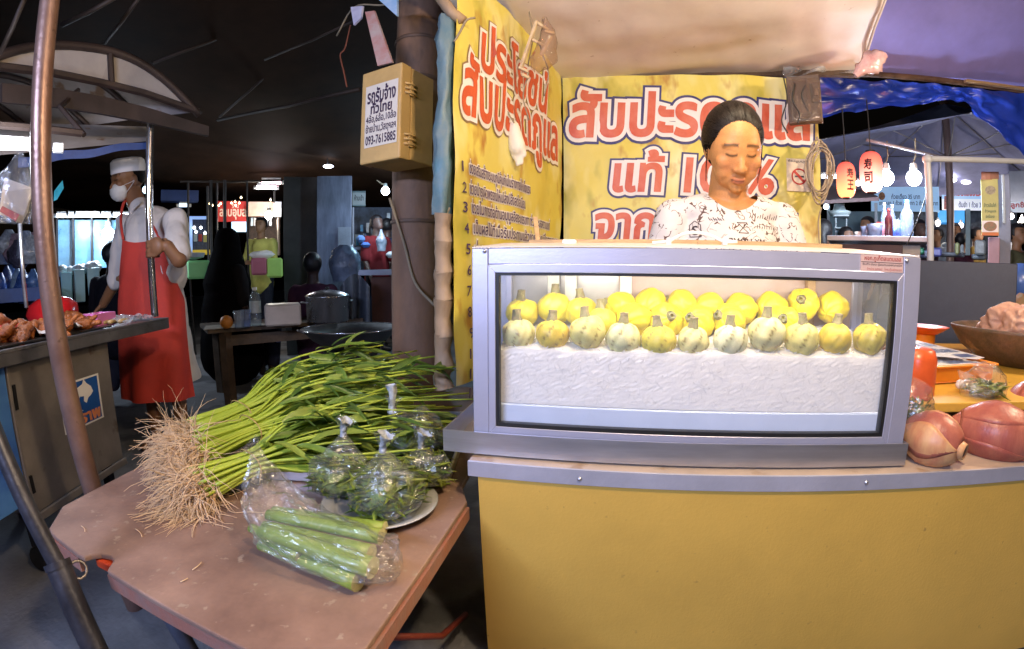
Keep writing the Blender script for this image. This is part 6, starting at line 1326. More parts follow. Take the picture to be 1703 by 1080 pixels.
    c = ont(426, .1); r = thing('water_bottle', c, 'clear water bottle with a pale label on the dark wooden table', 'bottle'); q = MB(); q.lathe([(.001, .002), (.04, .002), (.043, .02), (.043, .20), (.034, .24), (.017, .265), (.016, .275)], c, 18); build('bottle_body', q, wm, r, True); q = MB(); q.lathe([(.018, .272), (.018, .295), (.001, .296)], c, 14); build('bottle_cap', q, WHITEP, r, True); q = MB(); q.lathe([(.0445, .10), (.0445, .19)], c, 18); build('bottle_label', q, mat('label_pale', (.45, .48, .46), .5, var=.15, vs=20), r, True)
    for i, (u, lb) in enumerate(((398, 'drinking glass left of the water bottle'), (409, 'blue tinted glass touching the water bottle'))): c = ont(u, .05*i); q = MB(); q.lathe([(.001, .002), (.034, .002), (.042, .13), (.040, .13), (.032, .008)], c, 18); tag(build('drinking_glass', q, film('glass_%d' % i, tint=(.6, .72, .95) if i else (.8, .85, .9), haze=.15, bump=.2), smooth=True), lb, 'glass')
    q = panel('white_box', 441, 505, 500, 540, mat('box_offwhite', (.50, .44, .40), .4, var=.1), r=3.75, d=.22, bv=.012); tag(q, 'off white plastic food box on the dark wooden table', 'box')
    c = ont(546, .18); r = thing('cooking_pot', c, 'lidded aluminium cooking pot on the dark table', 'pot'); al = mat('pot_aluminium', (.42, .42, .45), .28, .9, var=.1, vs=6); k_ = 1.0
    q = MB(); q.lathe([(.001, 0), (.155, 0), (.17, .012), (.175, .20), (.18, .205), (.175, .207)], c, 32); build('pot_body', q, al, r, True); q = MB(); q.lathe([(.178, .208), (.165, .222), (.10, .245), (.02, .258), (.001, .259)], c, 32); l = build('lid', q, al, r, True); q = MB(); q.ell(c+Vector((0, 0, .268)), (.018, .018, .012), nu=10, nv=6); build('lid_knob', q, BLACKM, l, True)
    for s in (-1, 1): d = e*s; q = MB(); q.tube(bez(c+d*.176-n_*.05+Vector((0, 0, .16)), c+d*.26+Vector((0, 0, .17)), c+d*.176+n_*.05+Vector((0, 0, .16)), 8), .007, 6); build('pot_handle', q, al, r, True)
    c = P(583, 547, r=3.3); r = thing('wok', (c.x, c.y, c.z-.15), 'very wide round bottomed wok standing beside the dark table', 'wok'); wk = mat('wok_iron', (.16, .15, .15), .33, .75, var=.2, vs=5); q = MB(); q.lathe([(.001, -.155), (.08, -.148), (.18, -.115), (.26, -.065), (.325, 0), (.335, .004), (.325, .008), (.255, -.055), (.17, -.105), (.001, -.145)], c, 40); build('wok_bowl', q, wk, r, True)
    q = MB(); q.lathe([(.330, .002), (.337, .008), (.333, .013), (.327, .009)], c, 40); build('wok_rim', q, mat('bright_rim', (.7, .7, .72), .18, .95), r, True)
    for s in (-1, 1): d = e*s; q = MB(); q.tube(bez(c+d*.33-n_*.05, c+d*.40+Vector((0, 0, .03)), c+d*.33+n_*.05, 8), .008, 6); build('wok_handle', q, wk, r, True)
    q = MB(); q.lathe([(.16, -(c.z)+.0), (.16, -.19), (.20, -.135), (.17, -.19), (.15, -.19)], c, 20); tag(build('wok_stove', q, mat('sooty_stove', (.03, .025, .022), .7), smooth='auto'), 'sooty round stove under the wide wok', 'stove')
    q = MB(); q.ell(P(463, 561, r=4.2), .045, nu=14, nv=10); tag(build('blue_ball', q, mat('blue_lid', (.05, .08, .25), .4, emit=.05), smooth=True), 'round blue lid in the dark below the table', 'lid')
    bgp(380, 383, 4.7, 120, (.012, .01, .012), 'seated woman in a black veil with her back to the table', skin=(.04, .02, .015), veil=(.004, .003, .0035), k=1.12, seat=True); bgp(520, 421, 4.7, 165, (.10, .04, .07), 'seated person in a plum shirt left of the clear bag', skin=(.06, .035, .03), hair=(.014, .009, .010), k=1.05, seat=True)
    p, q_ = smooth_path([P(574, 408, r=4.7), P(574, 420, r=4.7), P(575, 440, r=4.7), P(576, 468, r=4.7)], [.06, .125, .15, .12], 4); tag(build('clear_bag', bag_shell(p, q_, 15, amp=.2, n=26, up=(1, 0, 0)), mat('bag_bluegrey', (.20, .26, .38), .3, var=.25, vs=12, bump=.6, bs=25), smooth=True), 'big puffed clear bag lit blue beside the seated person', 'bag')
    r = thing('back_counter', P(620, 480, r=5.0), 'red brown counter with a metal top left of the round post', 'counter'); panel('counter_top', 585, 449, 672, 458, mat('top_metal', (.35, .38, .45), .35, .6), r=5.0, d=.7, parent=r); panel('counter_front', 618, 460, 668, 540, mat('front_redbrown', (.16, .055, .035), .6, var=.15), r=4.8, d=.03, parent=r); panel('counter_side', 668, 460, 676, 540, mat('side_grey', (.12, .12, .14), .6), r=4.8, d=.3, parent=r)
    q = MB(); p = [P(560, 485, r=4.2), P(590, 470, r=4.3), P(608, 500, r=4.2), P(625, 535, r=4.1)]; q.grid(lambda a_, b_: P(565+(50*a_), 478+60*b_-22*math.sin(a_*3.1)*(1-b_), r=4.25+.05*math.sin(a_*12)), 14, 10); o = build('plastic_cover', q, mat('cover_grey', (.14, .16, .20), .3, var=.2, bump=.4, bs=20), smooth=True); tag(o, 'grey plastic sheet draped right of the cooking pot', 'plastic sheet')
    for i, (u, v, lb) in enumerate(((680, 612, 'small silver goods in the dark left of the round post'), (692, 604, 'blue tub in the dark behind the leaves'))): tag(panel('dim_tub', u-9, v-10, u+9, v+18, mat('dim_%d' % i, (.08, .12, .2) if i else (.25, .27, .3), .4, var=.3, vs=15), r=3.4, d=.15, bv=.02), lb, 'tub')
mid_left()

# ================================================================== things hanging on the banners
def hangings():
    # white glove
    r = thing('white_glove', P(857, 238, y=1.75), 'limp white cotton glove hanging on the side banner', 'glove'); gm = mat('glove_white', (.80, .74, .64), .85, var=.05, bump=.15, bs=70)
    Yg = 1.78; b = MB(); b.cone(P(853, 212, y=Yg), P(860, 246, y=Yg), .026, .034, 12)
    for u, v, u2, v2 in ((850, 245, 855, 262), (857, 248, 861, 274), (864, 247, 868, 271), (868, 240, 873, 258), (846, 222, 838, 240)): b.cone(P(u, v, y=Yg), P(u2, v2, y=Yg), .012, .009, 8)
    q = solid(b, .006, 3); build('glove_body', q, gm, r, True); q = MB(); q.tube([P(853, 208, y=Yg), P(846, 185, y=Yg), P(838, 165, y=Yg)], .003, 5); build('glove_string', q, CORD, r)
    # red tag box
    Yr = 1.62; q = MB(); pts = [(797, 68), (819, 62), (827, 90), (805, 110)]; q.prism(pts, lambda u, v: P(u, v, y=Yr), lambda u, v: P(u, v, y=Yr+.035)); o = build('red_packet', q, mat('packet_red', (.42, .07, .035), .5, var=.1)); bevel(o); tag(o, 'red cardboard packet hanging at the top of the side banner', 'packet')
    r = thing('wooden_rack', P(885, 80, y=1.7), 'pale wooden racks hung on strings in the upper corner of the side banner', 'rack'); pw = mat('rack_wood', (.62, .48, .30), .6, var=.15, vs=20)
    for (u, v, u2, v2, w_) in ((893, 35, 867, 112, .016), (916, 60, 900, 92, .014), (893, 38, 912, 50, .010), (862, 112, 878, 120, .013), (868, 124, 880, 130, .010), (905, 52, 922, 56, .010), (885, 66, 905, 76, .008)):
        q = MB(); q.bar(P(u, v, y=1.70), P(u2, v2, y=1.72), w_, .012); bevel(build('rack_bar', q, pw, r), .002, 1)
    for i, pts in enumerate((((905, 30), (898, 75), (912, 120), (905, 160)), ((880, 120), (870, 160), (880, 200)), ((838, 110), (832, 150), (838, 185), (830, 190)), ((880, 20), (886, 60), (878, 110)), ((830, 160), (846, 190), (855, 205)))):
        q = MB(); q.tube(spline([P(u, v, y=1.74) for u, v in pts], 5), .0028, 5); tag(build('hanging_string', q, CORD, smooth=True), ['longest brown string, hanging right of the wooden racks', 'brown string dangling straight below the wooden racks', 'string hanging below the red cardboard packet', 'string running down across the wooden racks', 'slanting string ending at the white glove'][i], 'string', 'strings dangling on the side banner')
    p, q_ = smooth_path([P(905, 30, y=1.72), P(912, 60, y=1.72), P(904, 95, y=1.72), P(890, 118, y=1.72)], [.01, .03, .045, .02], 4); tag(build('clear_wrapper', bag_shell(p, q_, 61, amp=.4, n=14, up=(1, 0, 0)), film('wrapper_film', tint=(.85, .72, .58), haze=.06), smooth=True), 'brownish clear wrapper hanging behind the wooden racks', 'wrapper')
    # meter box
    r = thing('meter_box', P(1340, 168, y=2.2), 'grimy electricity meter box screwed on the right top of the back banner', 'meter'); mm = mat('grimy_box', (.15, .10, .07), .5, var=.25, vs=9, bump=.1)
    panel('meter_back', 1310, 127, 1366, 206, mm, y=2.215, d=.03, parent=r, turn=-4); panel('meter_body', 1318, 134, 1347, 196, mat('meter_grey', (.13, .085, .06), .4, var=.2, vs=14), y=2.17, d=.06, parent=r, bv=.012); panel('breaker', 1350, 140, 1364, 172, mat('breaker_dark', (.13, .085, .065), .5, var=.2), y=2.18, d=.05, parent=r, bv=.005); panel('breaker_switch', 1354, 148, 1360, 160, mat('switch_grey', (.3, .24, .2), .5), y=2.15, d=.02, parent=r)
    panel('meter_cover', 1314, 130, 1364, 202, film('meter_film', tint=(.75, .62, .5), haze=.04, bump=.2), y=2.125, d=.003, parent=r)
    for pts in (((1322, 140), (1318, 165), (1330, 190), (1326, 205)), ((1340, 142), (1333, 160), (1346, 188)), ((1303, 128), (1309, 165), (1300, 200), (1310, 222))): q = MB(); q.tube(spline([P(u, v, y=2.13) for u, v in pts], 5), .0035, 5); build('meter_wire', q, WIREB, r, True)
    # coil of cable
    r = thing('cable_coil', P(1362, 290, y=2.22), 'loose coil of pale cable hanging on the right edge of the back banner', 'cable'); cm = mat('pale_cable', (.46, .37, .27), .6, var=.1); k = random.Random(4)
    for i in range(7):
        cu, cv = 1363+k.uniform(-3, 4), 288+k.uniform(-6, 8); ru, rv = k.uniform(14, 24), k.uniform(40, 58); ph = k.uniform(-.25, .25); pts = [P(cu+ru*math.cos(t*.314)*math.cos(ph)-rv*.25*math.sin(t*.314)*math.sin(ph), cv-8+rv*(math.sin(t*.314)) *(1 if math.sin(t*.314) > 0 else .8)+ru*math.cos(t*.314)*math.sin(ph), y=2.22+k.uniform(-.02, .02)) for t in range(21)]
        q = MB(); q.tube(spline(pts, 2), .0046, 6, cap=False); build('cable_loop', q, cm, r, True)
    q = MB(); q.tube([P(1357, 252, y=2.21), P(1362, 235, y=2.21), P(1358, 228, y=2.21)], .006, 6); build('coil_tie', q, cm, r, True); q = MB(); q.tube(spline([P(1366, 345, y=2.22), P(1361, 370, y=2.24), P(1363, 412, y=2.24)], 5), .004, 6); build('cable_tail', q, cm, r, True)
hangings()
# ================================================================== awnings and tarps overhead
def awnings():
    wt = mat('white_tarp', (.74, .68, .63), .5, var=.12, vs=2.2, col2=(.62, .53, .50), bump=.25, bs=7, spots=((.36, .26, .20), 26, .69))
    def zz(x, y):
        t = 2.38-y; a_ = max(0, min(1, (x+.3)/1.6)); cr = .010*nz((x*3+y*2, y*7, 0), 1, 3)+.007*nz((x*9-y*4, y*5, 0), 1, 6)
        return H_CAM+.955+.13*a_**1.4+.125*t+.05*math.sin(t*1.4)-.06*math.sin(max(0, min(1, (x+.5)/1.8))*math.pi)*min(1, t*2.2)+.012*nz((x*2.5, y*2.5, 0), 1.2, 5)+cr
    def fn(a, b):
        y = 2.38-2.6*b; t = min(1, max(0, (2.38-y)/.8)); xr = 1.335-.24*t**.75+.0*t-.25*max(0, b-.4); x = -.62+(xr+.62)*a; return (x, y, zz(x, y))
    m = MB(); m.grid(fn, 60, 70); tag(build('white_awning', m, wt, smooth=True), 'sagging off white tarp awning over the pineapple stall', 'awning')
    m = MB(); k = random.Random(6)
    e = [Vector(fn(1, b/14)) for b in range(15)]; m.tube([p+Vector((0, 0, -.012)) for p in e], [.005+.003*k.random() for _ in e], 8); tag(build('rolled_edge', m, wt, smooth=True), 'rolled right edge of the white awning', 'awning edge')
    m = MB(); m.bar((-.3, 2.39, H_CAM+.945), (1.30, 2.39, H_CAM+1.06), .03, .03); tag(build('awning_batten', m, DARKWOOD), 'dark wooden batten along the top of the back banner', 'batten')
    p, q = smooth_path([P(1422, 126, y=2.05), P(1440, 110, y=2.05), P(1458, 98, y=2.05), P(1474, 92, y=2.05)], [.012, .04, .045, .012], 5); tag(build('plastic_scrap', bag_shell(p, q, 71, amp=.5, n=16, up=(0, 1, 0), flat=.6), mat('pink_white_plastic', (.68, .52, .52), .3, var=.3, vs=14, col2=(.50, .26, .28), bump=.4, bs=30), smooth=True), 'crumpled pinkish plastic scrap tied under the right corner of the awning', 'plastic scrap')
    m = MB(); m.grid(lambda a, b: Vector(P(1300+140*a, 112-2*a+12*b+4*math.sin(a*9), y=2.36))-Vector((0, .03*math.sin(a*14+b*3), 0)), 24, 4); tag(build('clear_hem', m, film('hem_film', haze=.3, bump=.8, bs=18), smooth=True), 'shiny clear plastic hem along the lower right of the awning', 'plastic hem')
    # violet canopy to the right
    vt = mat('violet_tarp', (.30, .28, .74), .6, var=.15, vs=1.4, bump=.08, bs=9)
    A, B, C_, D = P(1290, 122, y=3.15), P(1900, 175, y=3.15), P(1960, -420, y=1.5), P(1330, -420, y=1.5)
    m = MB(); m.grid(lambda a, b: A.lerp(B, a).lerp(D.lerp(C_, a), b)-Vector((0, 0, .16*math.sin(b*math.pi)*math.sin(a*math.pi)+.02*nz((a*6, b*6, 0), 1, 2))), 30, 30); tag(build('violet_canopy', m, vt, smooth=True), 'violet lit canopy underside at the upper right', 'canopy')
    bt = mat('brown_batten', (.20, .11, .07), .7, var=.3, vs=9, bump=.2)
    m = MB(); m.tube([P(1300, 122, y=3.12), P(1450, 124, y=3.12), P(1560, 133, y=3.12), P(1640, 143, y=3.12), P(1760, 160, y=3.12)], .022, 8); tag(build('canopy_pole', m, bt, smooth='auto'), 'brown pole along the lower edge of the violet canopy', 'pole')
    m = MB(); m.bar(P(1605, 135, y=3.05), P(1760, 158, y=3.05), .03, .02); tag(build('bamboo_strip', m, WOOD), 'pale bamboo strip at the right end of the violet canopy', 'bamboo strip')
    lo = [(1290, 205), (1365, 196), (1440, 184), (1500, 180), (1560, 167), (1600, 172), (1640, 208), (1703, 262), (1800, 330)]
    def bl(a, b):
        i = min(7, int(a*8)); f = a*8-i; u = lo[i][0]+(lo[i+1][0]-lo[i][0])*f; v = lo[i][1]+(lo[i+1][1]-lo[i][1])*f; vt_ = 118+(u-1290)*.085
        p = P(u, vt_+(v-vt_)*b, y=3.05+.10*b); return p+Vector((0, .07*nz((a*10, b*3, 0), 1.3, 4)+.03*nz((a*26, b*9, 1), 1, 6), .012*nz((a*20, b*4, 7), 1)))
    m = MB(); m.grid(bl, 90, 16); tag(build('blue_tarp', m, mat('blue_tarp', (.025, .075, .62), .3, var=.2, vs=5, bump=.3, bs=9, spec=.7), smooth=True), 'creased shiny blue tarp hanging below the violet canopy', 'tarp')
    # grey blue market umbrella beyond
    c = P(1570, 172, y=5.4); r = thing('market_umbrella', (c.x, c.y, 0), 'big grey blue market umbrella on a brown pole at the right', 'umbrella'); um = mat('umbrella_cloth', (.34, .36, .62), .7, var=.15, vs=3, bump=.05)
    N = 8; rim = [Vector((c.x+2.2*math.cos(2*math.pi*(i+.3)/N), c.y+2.2*math.sin(2*math.pi*(i+.3)/N), c.z-.80)) for i in range(N)]
    for i in range(N):
        a, b = rim[i], rim[(i+1) % N]; m = MB(); m.grid(lambda s, t: c.lerp(a.lerp(b, s), max(t, .01))-Vector((0, 0, .10*math.sin(t*math.pi)*1*(.5+.8*math.sin(s*math.pi)))), 6, 8); build('canopy_panel', m, um, r, True)
        m = MB(); m.tube([c-Vector((0, 0, .03)), c.lerp(a, .5)-Vector((0, 0, .085)), a], .009, 6); build('rib', m, mat('pale_rib', (.45, .42, .45), .4, .3), r, True)
        m = MB(); m.tube([Vector((c.x, c.y, c.z-.66)), c.lerp(a, .48)-Vector((0, 0, .08))], .008, 6); build('strut', m, mat('pale_rib', (.45, .42, .45), .4, .3), r, True)
    m = MB(); m.tube([(c.x, c.y, 0), (c.x, c.y, c.z+.05)], .047, 14); build('pole', m, mat('umbrella_pole', (.30, .20, .17), .5, .2, var=.15, vs=6), r, 'auto'); m = MB(); m.tube([(c.x, c.y, c.z-.09), (c.x, c.y, c.z+.02)], .06, 12); build('hub', m, bt, r, 'auto')
    # white pvc frame
    r = thing('pipe_frame', P(1543, 360, y=2.6), 'pale plastic pipe frame of an upright and a long crossbar at the right', 'pipe frame'); pv = mat('pvc_pipe', (.50, .54, .58), .35, var=.08, vs=4); cor = P(1542, 265, y=2.6); lo_ = P(1547, 460, y=2.6)
    m = MB(); m.tube([cor, lo_, lo_+(lo_-cor)*((lo_.z)/(cor.z-lo_.z)*.98)], .020, 12); build('upright', m, pv, r, 'auto'); m = MB(); m.tube([cor-Vector((.02, 0, 0)), P(1620, 266, y=2.62), P(1760, 272, y=2.66)], .017, 10); build('crossbar', m, pv, r, 'auto'); m = MB(); m.ell(cor, .03, nu=12, nv=8); build('elbow', m, pv, r, True)
    m = MB(); m.tube([P(1441, 233, y=3.2), P(1573, 264, y=3.2)], .012, 8); tag(build('tent_rod', m, mat('pale_rib', (.45, .42, .45), .4, .3), smooth=True), 'thin pale tent rod slanting down towards the umbrella pole', 'rod')
    m = MB(); m.tube(spline([P(1548, 300, y=2.9), P(1534, 345, y=2.9), P(1520, 380, y=2.9), P(1508, 408, y=2.9)], 5), .004, 5); tag(build('hanging_wire', m, WIREB, smooth=True), 'thin dark wire hanging beside the pale upright', 'wire')
    # dark roof over the left market
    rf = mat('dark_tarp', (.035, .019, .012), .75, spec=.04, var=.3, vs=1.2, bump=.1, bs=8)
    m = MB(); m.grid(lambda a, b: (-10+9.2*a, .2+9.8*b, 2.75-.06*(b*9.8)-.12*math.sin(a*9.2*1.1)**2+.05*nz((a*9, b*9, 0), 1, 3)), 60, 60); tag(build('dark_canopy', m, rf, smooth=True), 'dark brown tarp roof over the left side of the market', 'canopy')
    rd = mat('roof_rod', (.045, .028, .02), .6, .2, var=.2)
    for i, (a, b, r0, r1, w_) in enumerate((((103, 42), (190, -3), 2.7, 2.4, .013), ((174, 72), (232, -4), 2.9, 2.5, .010), ((255, 105), (440, 32), 3.2, 3.4, .011), ((362, 200), (598, 149), 4.2, 2.9, .014), ((0, 90), (40, 0), 2.2, 2.0, .010), ((365, 195), (470, 100), 4.2, 3.6, .010), ((440, 100), (600, 30), 3.2, 2.6, .008), ((300, 302), (470, 300), 6.2, 6.4, .014))):
        m = MB(); m.tube([P(*a, r=r0), P((a[0]+b[0])/2, (a[1]+b[1])/2+2, r=(r0+r1)/2), P(*b, r=r1)], w_, 6); tag(build('roof_rod', m, rd, smooth=True), ['rafter rod at the top right of the leaning tent pole', 'second rafter rod right of the tent pole top', 'long rafter rod rising from the cart roof towards the top', 'pale rafter rod running to the yellow box', 'bent rod at the upper left corner', 'rod rising steeply from the meeting point of the rafters', 'faint rod crossing the dark roof left of the pennants', 'horizontal pipe above the lit stalls'][i], 'roof rod')
awnings()

# ================================================================== right of the case: the side table and its produce
ST = .68
def right_side():
    r = thing('side_table', (1.5, 1.6, 0), 'table with a yellow top right of the display case', 'table'); yl = mat('yellow_top', (.68, .40, .06), .35, var=.12, vs=5)
    m = MB(); m.prism([(.74, 1.13), (2.7, 1.13), (2.7, 2.3), (.74, 2.3)], lambda x, y: (x, y, ST-.025), lambda x, y: (x, y, ST)); bevel(build('table_top', m, yl, r), .003)
    for x, y in ((.8, 1.55), (2.6, 1.55), (.8, 2.25), (2.6, 2.25)): m = MB(); m.b2((x-.02, y-.02, 0), (x+.02, y+.02, ST-.025)); build('leg', m, BLACKM, r)
    # orange tray with ice, price sheet
    A, B, C_, D = P(1533, 640, z=ST), P(1652, 632, z=ST), P(1660, 628, z=ST), P(1528, 640, z=ST)
    f0, f1 = P(1536, 640, z=ST+.003), P(1650, 632, z=ST+.003); e = (f1-f0).normalized(); n_ = Vector((-e.y, e.x, 0)); wd = (f1-f0).length; hh = P(1540, 609, y=f0.y).z-f0.z; dp = .36
    # keep it a rectangular tray
    r = thing('orange_tray', f0+e*wd/2, 'orange plastic tray holding crushed ice and a printed price sheet', 'tray'); og = mat('orange_plastic', (.80, .26, .02), .35, var=.08, vs=8)
    M3 = Matrix((e, n_, Vector((0, 0, 1)))).transposed()
    def bx(n, x0, x1, y0, y1, z0, z1, m_, par=r, bv=.002):
        q = MB(); q.box(f0+e*(x0+x1)/2+n_*(y0+y1)/2+Vector((0, 0, (z0+z1)/2)), (x1-x0, y1-y0, z1-z0), M3); o = build(n, q, m_, par); 
        if bv: bevel(o, bv, 1)
        return o
    bx('tray_floor', 0, wd, 0, dp, 0, .004, og); bx('tray_wall', 0, wd, 0, .006, .004, hh, og); bx('tray_wall', 0, wd, dp-.006, dp, .004, hh, og); bx('tray_wall', 0, .006, .006, dp-.006, .004, hh, og); bx('tray_wall', wd-.006, wd, .006, dp-.006, .004, hh, og); bx('tray_rim', -.012, wd+.012, -.012, 0, hh-.008, hh, og); bx('tray_rim', wd, wd+.014, 0, dp, hh-.008, hh, og)
    q = MB(); q.grid(lambda a, b: f0+e*(.006+(wd-.012)*a)+n_*(.006+(dp-.012)*b)+Vector((0, 0, hh-.008+.008*nz((a*9, b*9, 0), 1)+.004*nz((a*30, b*30, 0), 1))), 40, 40); tag(build('crushed_ice', q, mat('tray_ice', (.80, .82, .86), .3, var=.1, vs=20, bump=.5, bs=60), smooth=False), 'white crushed ice in the orange tray', 'ice', kind='stuff')
    q = MB(); sh = lambda s, t, l: tuple(f0+e*(wd*.26+wd*.70*s)+n_*(.015+(dp*.95)*t)+Vector((0, 0, hh+.010+.012*t+l))); q.prism([(0, .25), (.75, 0), (1, .05), (1, 1), (0, 1)], lambda a, b: sh(a, b, 0), lambda a, b: sh(a, b, .0015)); s = build('price_sheet', q, mat('laminated_sheet', (.70, .72, .78), .25, var=.05), None); tag(s, 'laminated price sheet with blue print lying on the orange tray', 'price sheet')
    q = MB(); letters('กิโลละ 60', (.12, .62, .95, .88), sh, .0022, mb=q, bold=.05, res=2); letters('ผลไม้สด', (.25, .32, .92, .55), sh, .0022, mb=q, bold=.05, res=2); q.add([sh(.55, .08, .0022), sh(.92, .1, .0022), sh(.92, .24, .0022), sh(.55, .22, .0022)], [(0, 1, 2, 3)]); build('blue_print', q, mat('sheet_ink', (.03, .045, .14), .5), s)
    c = P(1537, 543, y=1.9); q = MB(); q.lathe([(.001, -.03), (.06, -.028), (.105, 0), (.108, .002), (.10, .003), (.055, -.022), (.001, -.024)], c, 30); o = build('red_plate', q, mat('orange_red_melamine', (.75, .12, .04), .3), smooth=True); tag(o, 'orange red plate standing behind the tray of ice', 'plate'); q = MB(); q.lathe([(.05, 0), (.05, c.z-.03-ST-.0), (.001, c.z-.03-ST)], (c.x, c.y, ST+.001), 20); tag(build('plastic_tub', q, og, smooth='auto'), 'orange tub under the red plate', 'tub')
    c = P(1519, 655, y=1.2); q = MB(); q.lathe([(.001, 0), (.050, 0), (.056, .01), (.054, .10), (.045, .125), (.035, .13), (.001, .132)], (c.x, c.y, ST+.001), 24); tag(build('orange_canister', q, mat('red_orange_pvc', (.75, .12, .03), .3), smooth=True), 'red orange plastic canister half hidden by the right edge of the case', 'canister')
    # mortar of paste
    c = P(1690, 600, y=1.72); c.z = ST+.002; r = thing('stone_bowl', c, 'wide dark brown bowl heaped with pinkish paste', 'bowl'); q = MB(); zr = P(1600, 550, y=1.60).z-ST; q.lathe([(.001, 0), (.15, 0), (.24, zr*.45), (.285, zr*.92), (.29, zr), (.28, zr+.004), (.27, zr*.95), (.22, zr*.62), (.001, zr*.5)], c, 36, jit=lambda a, i: 1+.02*math.sin(a*5)); build('bowl_shell', q, mat('carved_dark_bowl', (.15, .085, .055), .55, var=.35, vs=14, col2=(.07, .05, .03), bump=.4, bs=40, spots=((.32, .20, .10), 11, .63)), r, True)
    q = MB(); q.ell(c+Vector((-.045, -.03, zr*.98)), (.15, .14, .10), nu=44, nv=30, fn=lambda d: 1+.32*nz(d, 1.9, 5)+.20*nz(d, 4.2, 8)+.09*nz(d, 9, 3)); tag(build('pink_paste', solid(q, .006, 1), mat('paste_pink', (.52, .30, .22), .5, var=.15, vs=18, bump=.4, bs=60), smooth=True), 'heap of moist pinkish paste in the dark bowl', 'paste')
    # bags of herbs
    bb = P(1632, 690, y=1.2); bb.z = ST+.002; leaf_bag(bb, .11, .058, P(1600, 640, y=1.2), 33, 'small milky bag of herbs between the banana blossoms and the tray', (25, 40, 10), .35, tail=False)
    q = MB(); q.ell(P(1602, 606, y=1.45), (.018, .016, .014), nu=12, nv=8, fn=lambda d: 1+.2*nz(d, 3, 2)); 
    p = P(1597, 640, y=1.25); q = MB(); q.ell((p.x, p.y, p.z), (.016, .014, .014), nu=12, nv=8, fn=lambda d: 1+.2*nz(d, 3, 2)); tag(build('garlic_bulb', q, mat('garlic_white', (.75, .68, .62), .5), smooth=True), 'white knot beside the small bag of herbs', 'knot')
    g_ = P(1512, 690, y=1.06); q = MB(); k = random.Random(9)
    for _ in range(260): c_ = g_+Vector((k.uniform(-.035, .045), k.uniform(-.03, .04), k.uniform(-.02, .035))); d = Vector((k.gauss(0, 1), k.gauss(0, 1), k.gauss(0, 1))).normalized()*.010; s_ = d.cross(Vector((.3, .5, .8))).normalized()*.0025; q.add([c_-d, c_+s_, c_+d, c_-s_], [(0, 1, 2, 3)])
    tag(build('chopped_herbs', q, mat('herb_green', (.22, .30, .05), .5, var=.3, vs=40)), 'chopped green herbs beside the right foot of the case', 'herbs', kind='stuff')
    pth, rad = smooth_path([g_-Vector((0, 0, .03)), g_, g_+Vector((.005, 0, .045)), g_+Vector((.02, 0, .08))], [.05, .062, .05, .03], 4); tag(build('herb_bag', bag_shell(pth, rad, 45, amp=.2, n=24, up=(1, 0, 0)), BAGM, smooth=True), 'clear bag round the herbs at the right foot of the case', 'bag')
    c = P(1697, 662, y=1.25); q = MB(); q.ell(c, (.034, .034, .022), nu=18, nv=12); tag(build('yellow_lid', q, mat('lime_yellow', (.72, .68, .05), .35), smooth=True), 'bright lime yellow round lid behind the blossoms at the right edge', 'lid')
    # banana blossoms
    bl = mat('banana_bract', (.40, .135, .085), .38, var=.22, vs=7, col2=(.26, .06, .05), stretch=(2.5, 2.5, .6), bump=.12, bs=50, spec=.5); inn = mat('bract_pale', (.62, .38, .17), .42, var=.2, vs=9, col2=(.45, .17, .09), stretch=(2.5, 2.5, .6)); cut_ = mat('cut_stalk', (.20, .115, .06), .7, var=.35, vs=40, bump=.5, bs=90)
    def blossom(cpx, y_, R_, tip, label, seed, first=bl, ln=1.25):
        c = P(*cpx, y=y_); d = Vector(tip).normalized(); q4 = Vector((0, 0, 1)).rotation_difference(d); r = thing('banana_blossom', c-Vector((0, 0, R_)), label, 'banana blossom', 'banana blossoms on the counter'); k = random.Random(seed)
        prof = [(-1.30, .02), (-1.22, .14), (-1.05, .36), (-.8, .62), (-.5, .86), (-.15, 1.0), (.2, .98), (.5, .86), (.75, .66), (.9, .46), (.98, .30)]
        def pr(z): 
            for (z0, r0), (z1, r1) in zip(prof, prof[1:]):
                if z <= z1: return r0+(r1-r0)*max(0, z-z0)/(z1-z0)
            return prof[-1][1]
        q = MB(); q.lathe([(pr(z)*R_*.985, z*R_*ln) for z in [-1.3+2.28*i/30 for i in range(31)]], c, 36, d, jit=lambda a, i: 1+.025*math.sin(a*3+seed)+.012*math.sin(a*7+seed)); build('bud', q, first, r, True)
        for b_ in range(4):
            a0 = b_*1.75+seed; hw = k.uniform(1.05, 1.35); q = MB()
            def f(s, t, a0=a0, hw=hw, b_=b_):
                z = -.95+1.9*t; w_ = hw*(.45+.75*math.sin(math.pi*(.12+.62*(1-t)))); a = a0+(s-.5)*2*w_; rr = pr(z)*R_*(1.012+.010*b_+.02*(abs(s-.5)*2)**6)*(1+.025*math.sin(a*3+seed)+.012*math.sin(a*7+seed)); return c+q4 @ Vector((rr*math.cos(a), rr*math.sin(a), z*R_*ln))
            q.grid(f, 18, 22); o = build('bract', q, bl if b_ % 2 else first, r, True); s_ = o.modifiers.new('s', 'SOLIDIFY'); s_.thickness = .002; s_.offset = 1
        e = c+d*.98*R_*ln; q = MB(); q.lathe([(.42*R_, -.10*R_), (.38*R_, .02*R_), (.34*R_, .16*R_), (.30*R_, .18*R_), (.26*R_, .13*R_), (.001, .12*R_)], e, 20, d, jit=lambda a, i: 1+.12*math.sin(a*2+seed)); build('stalk_collar', q, inn, r, True); q = MB(); q.lathe([(.26*R_, .132*R_), (.12*R_, .15*R_), (.001, .155*R_)], e, 16, d, jit=lambda a, i: 1+.15*math.sin(a*3+seed)); build('cut_end', q, cut_, r, True)
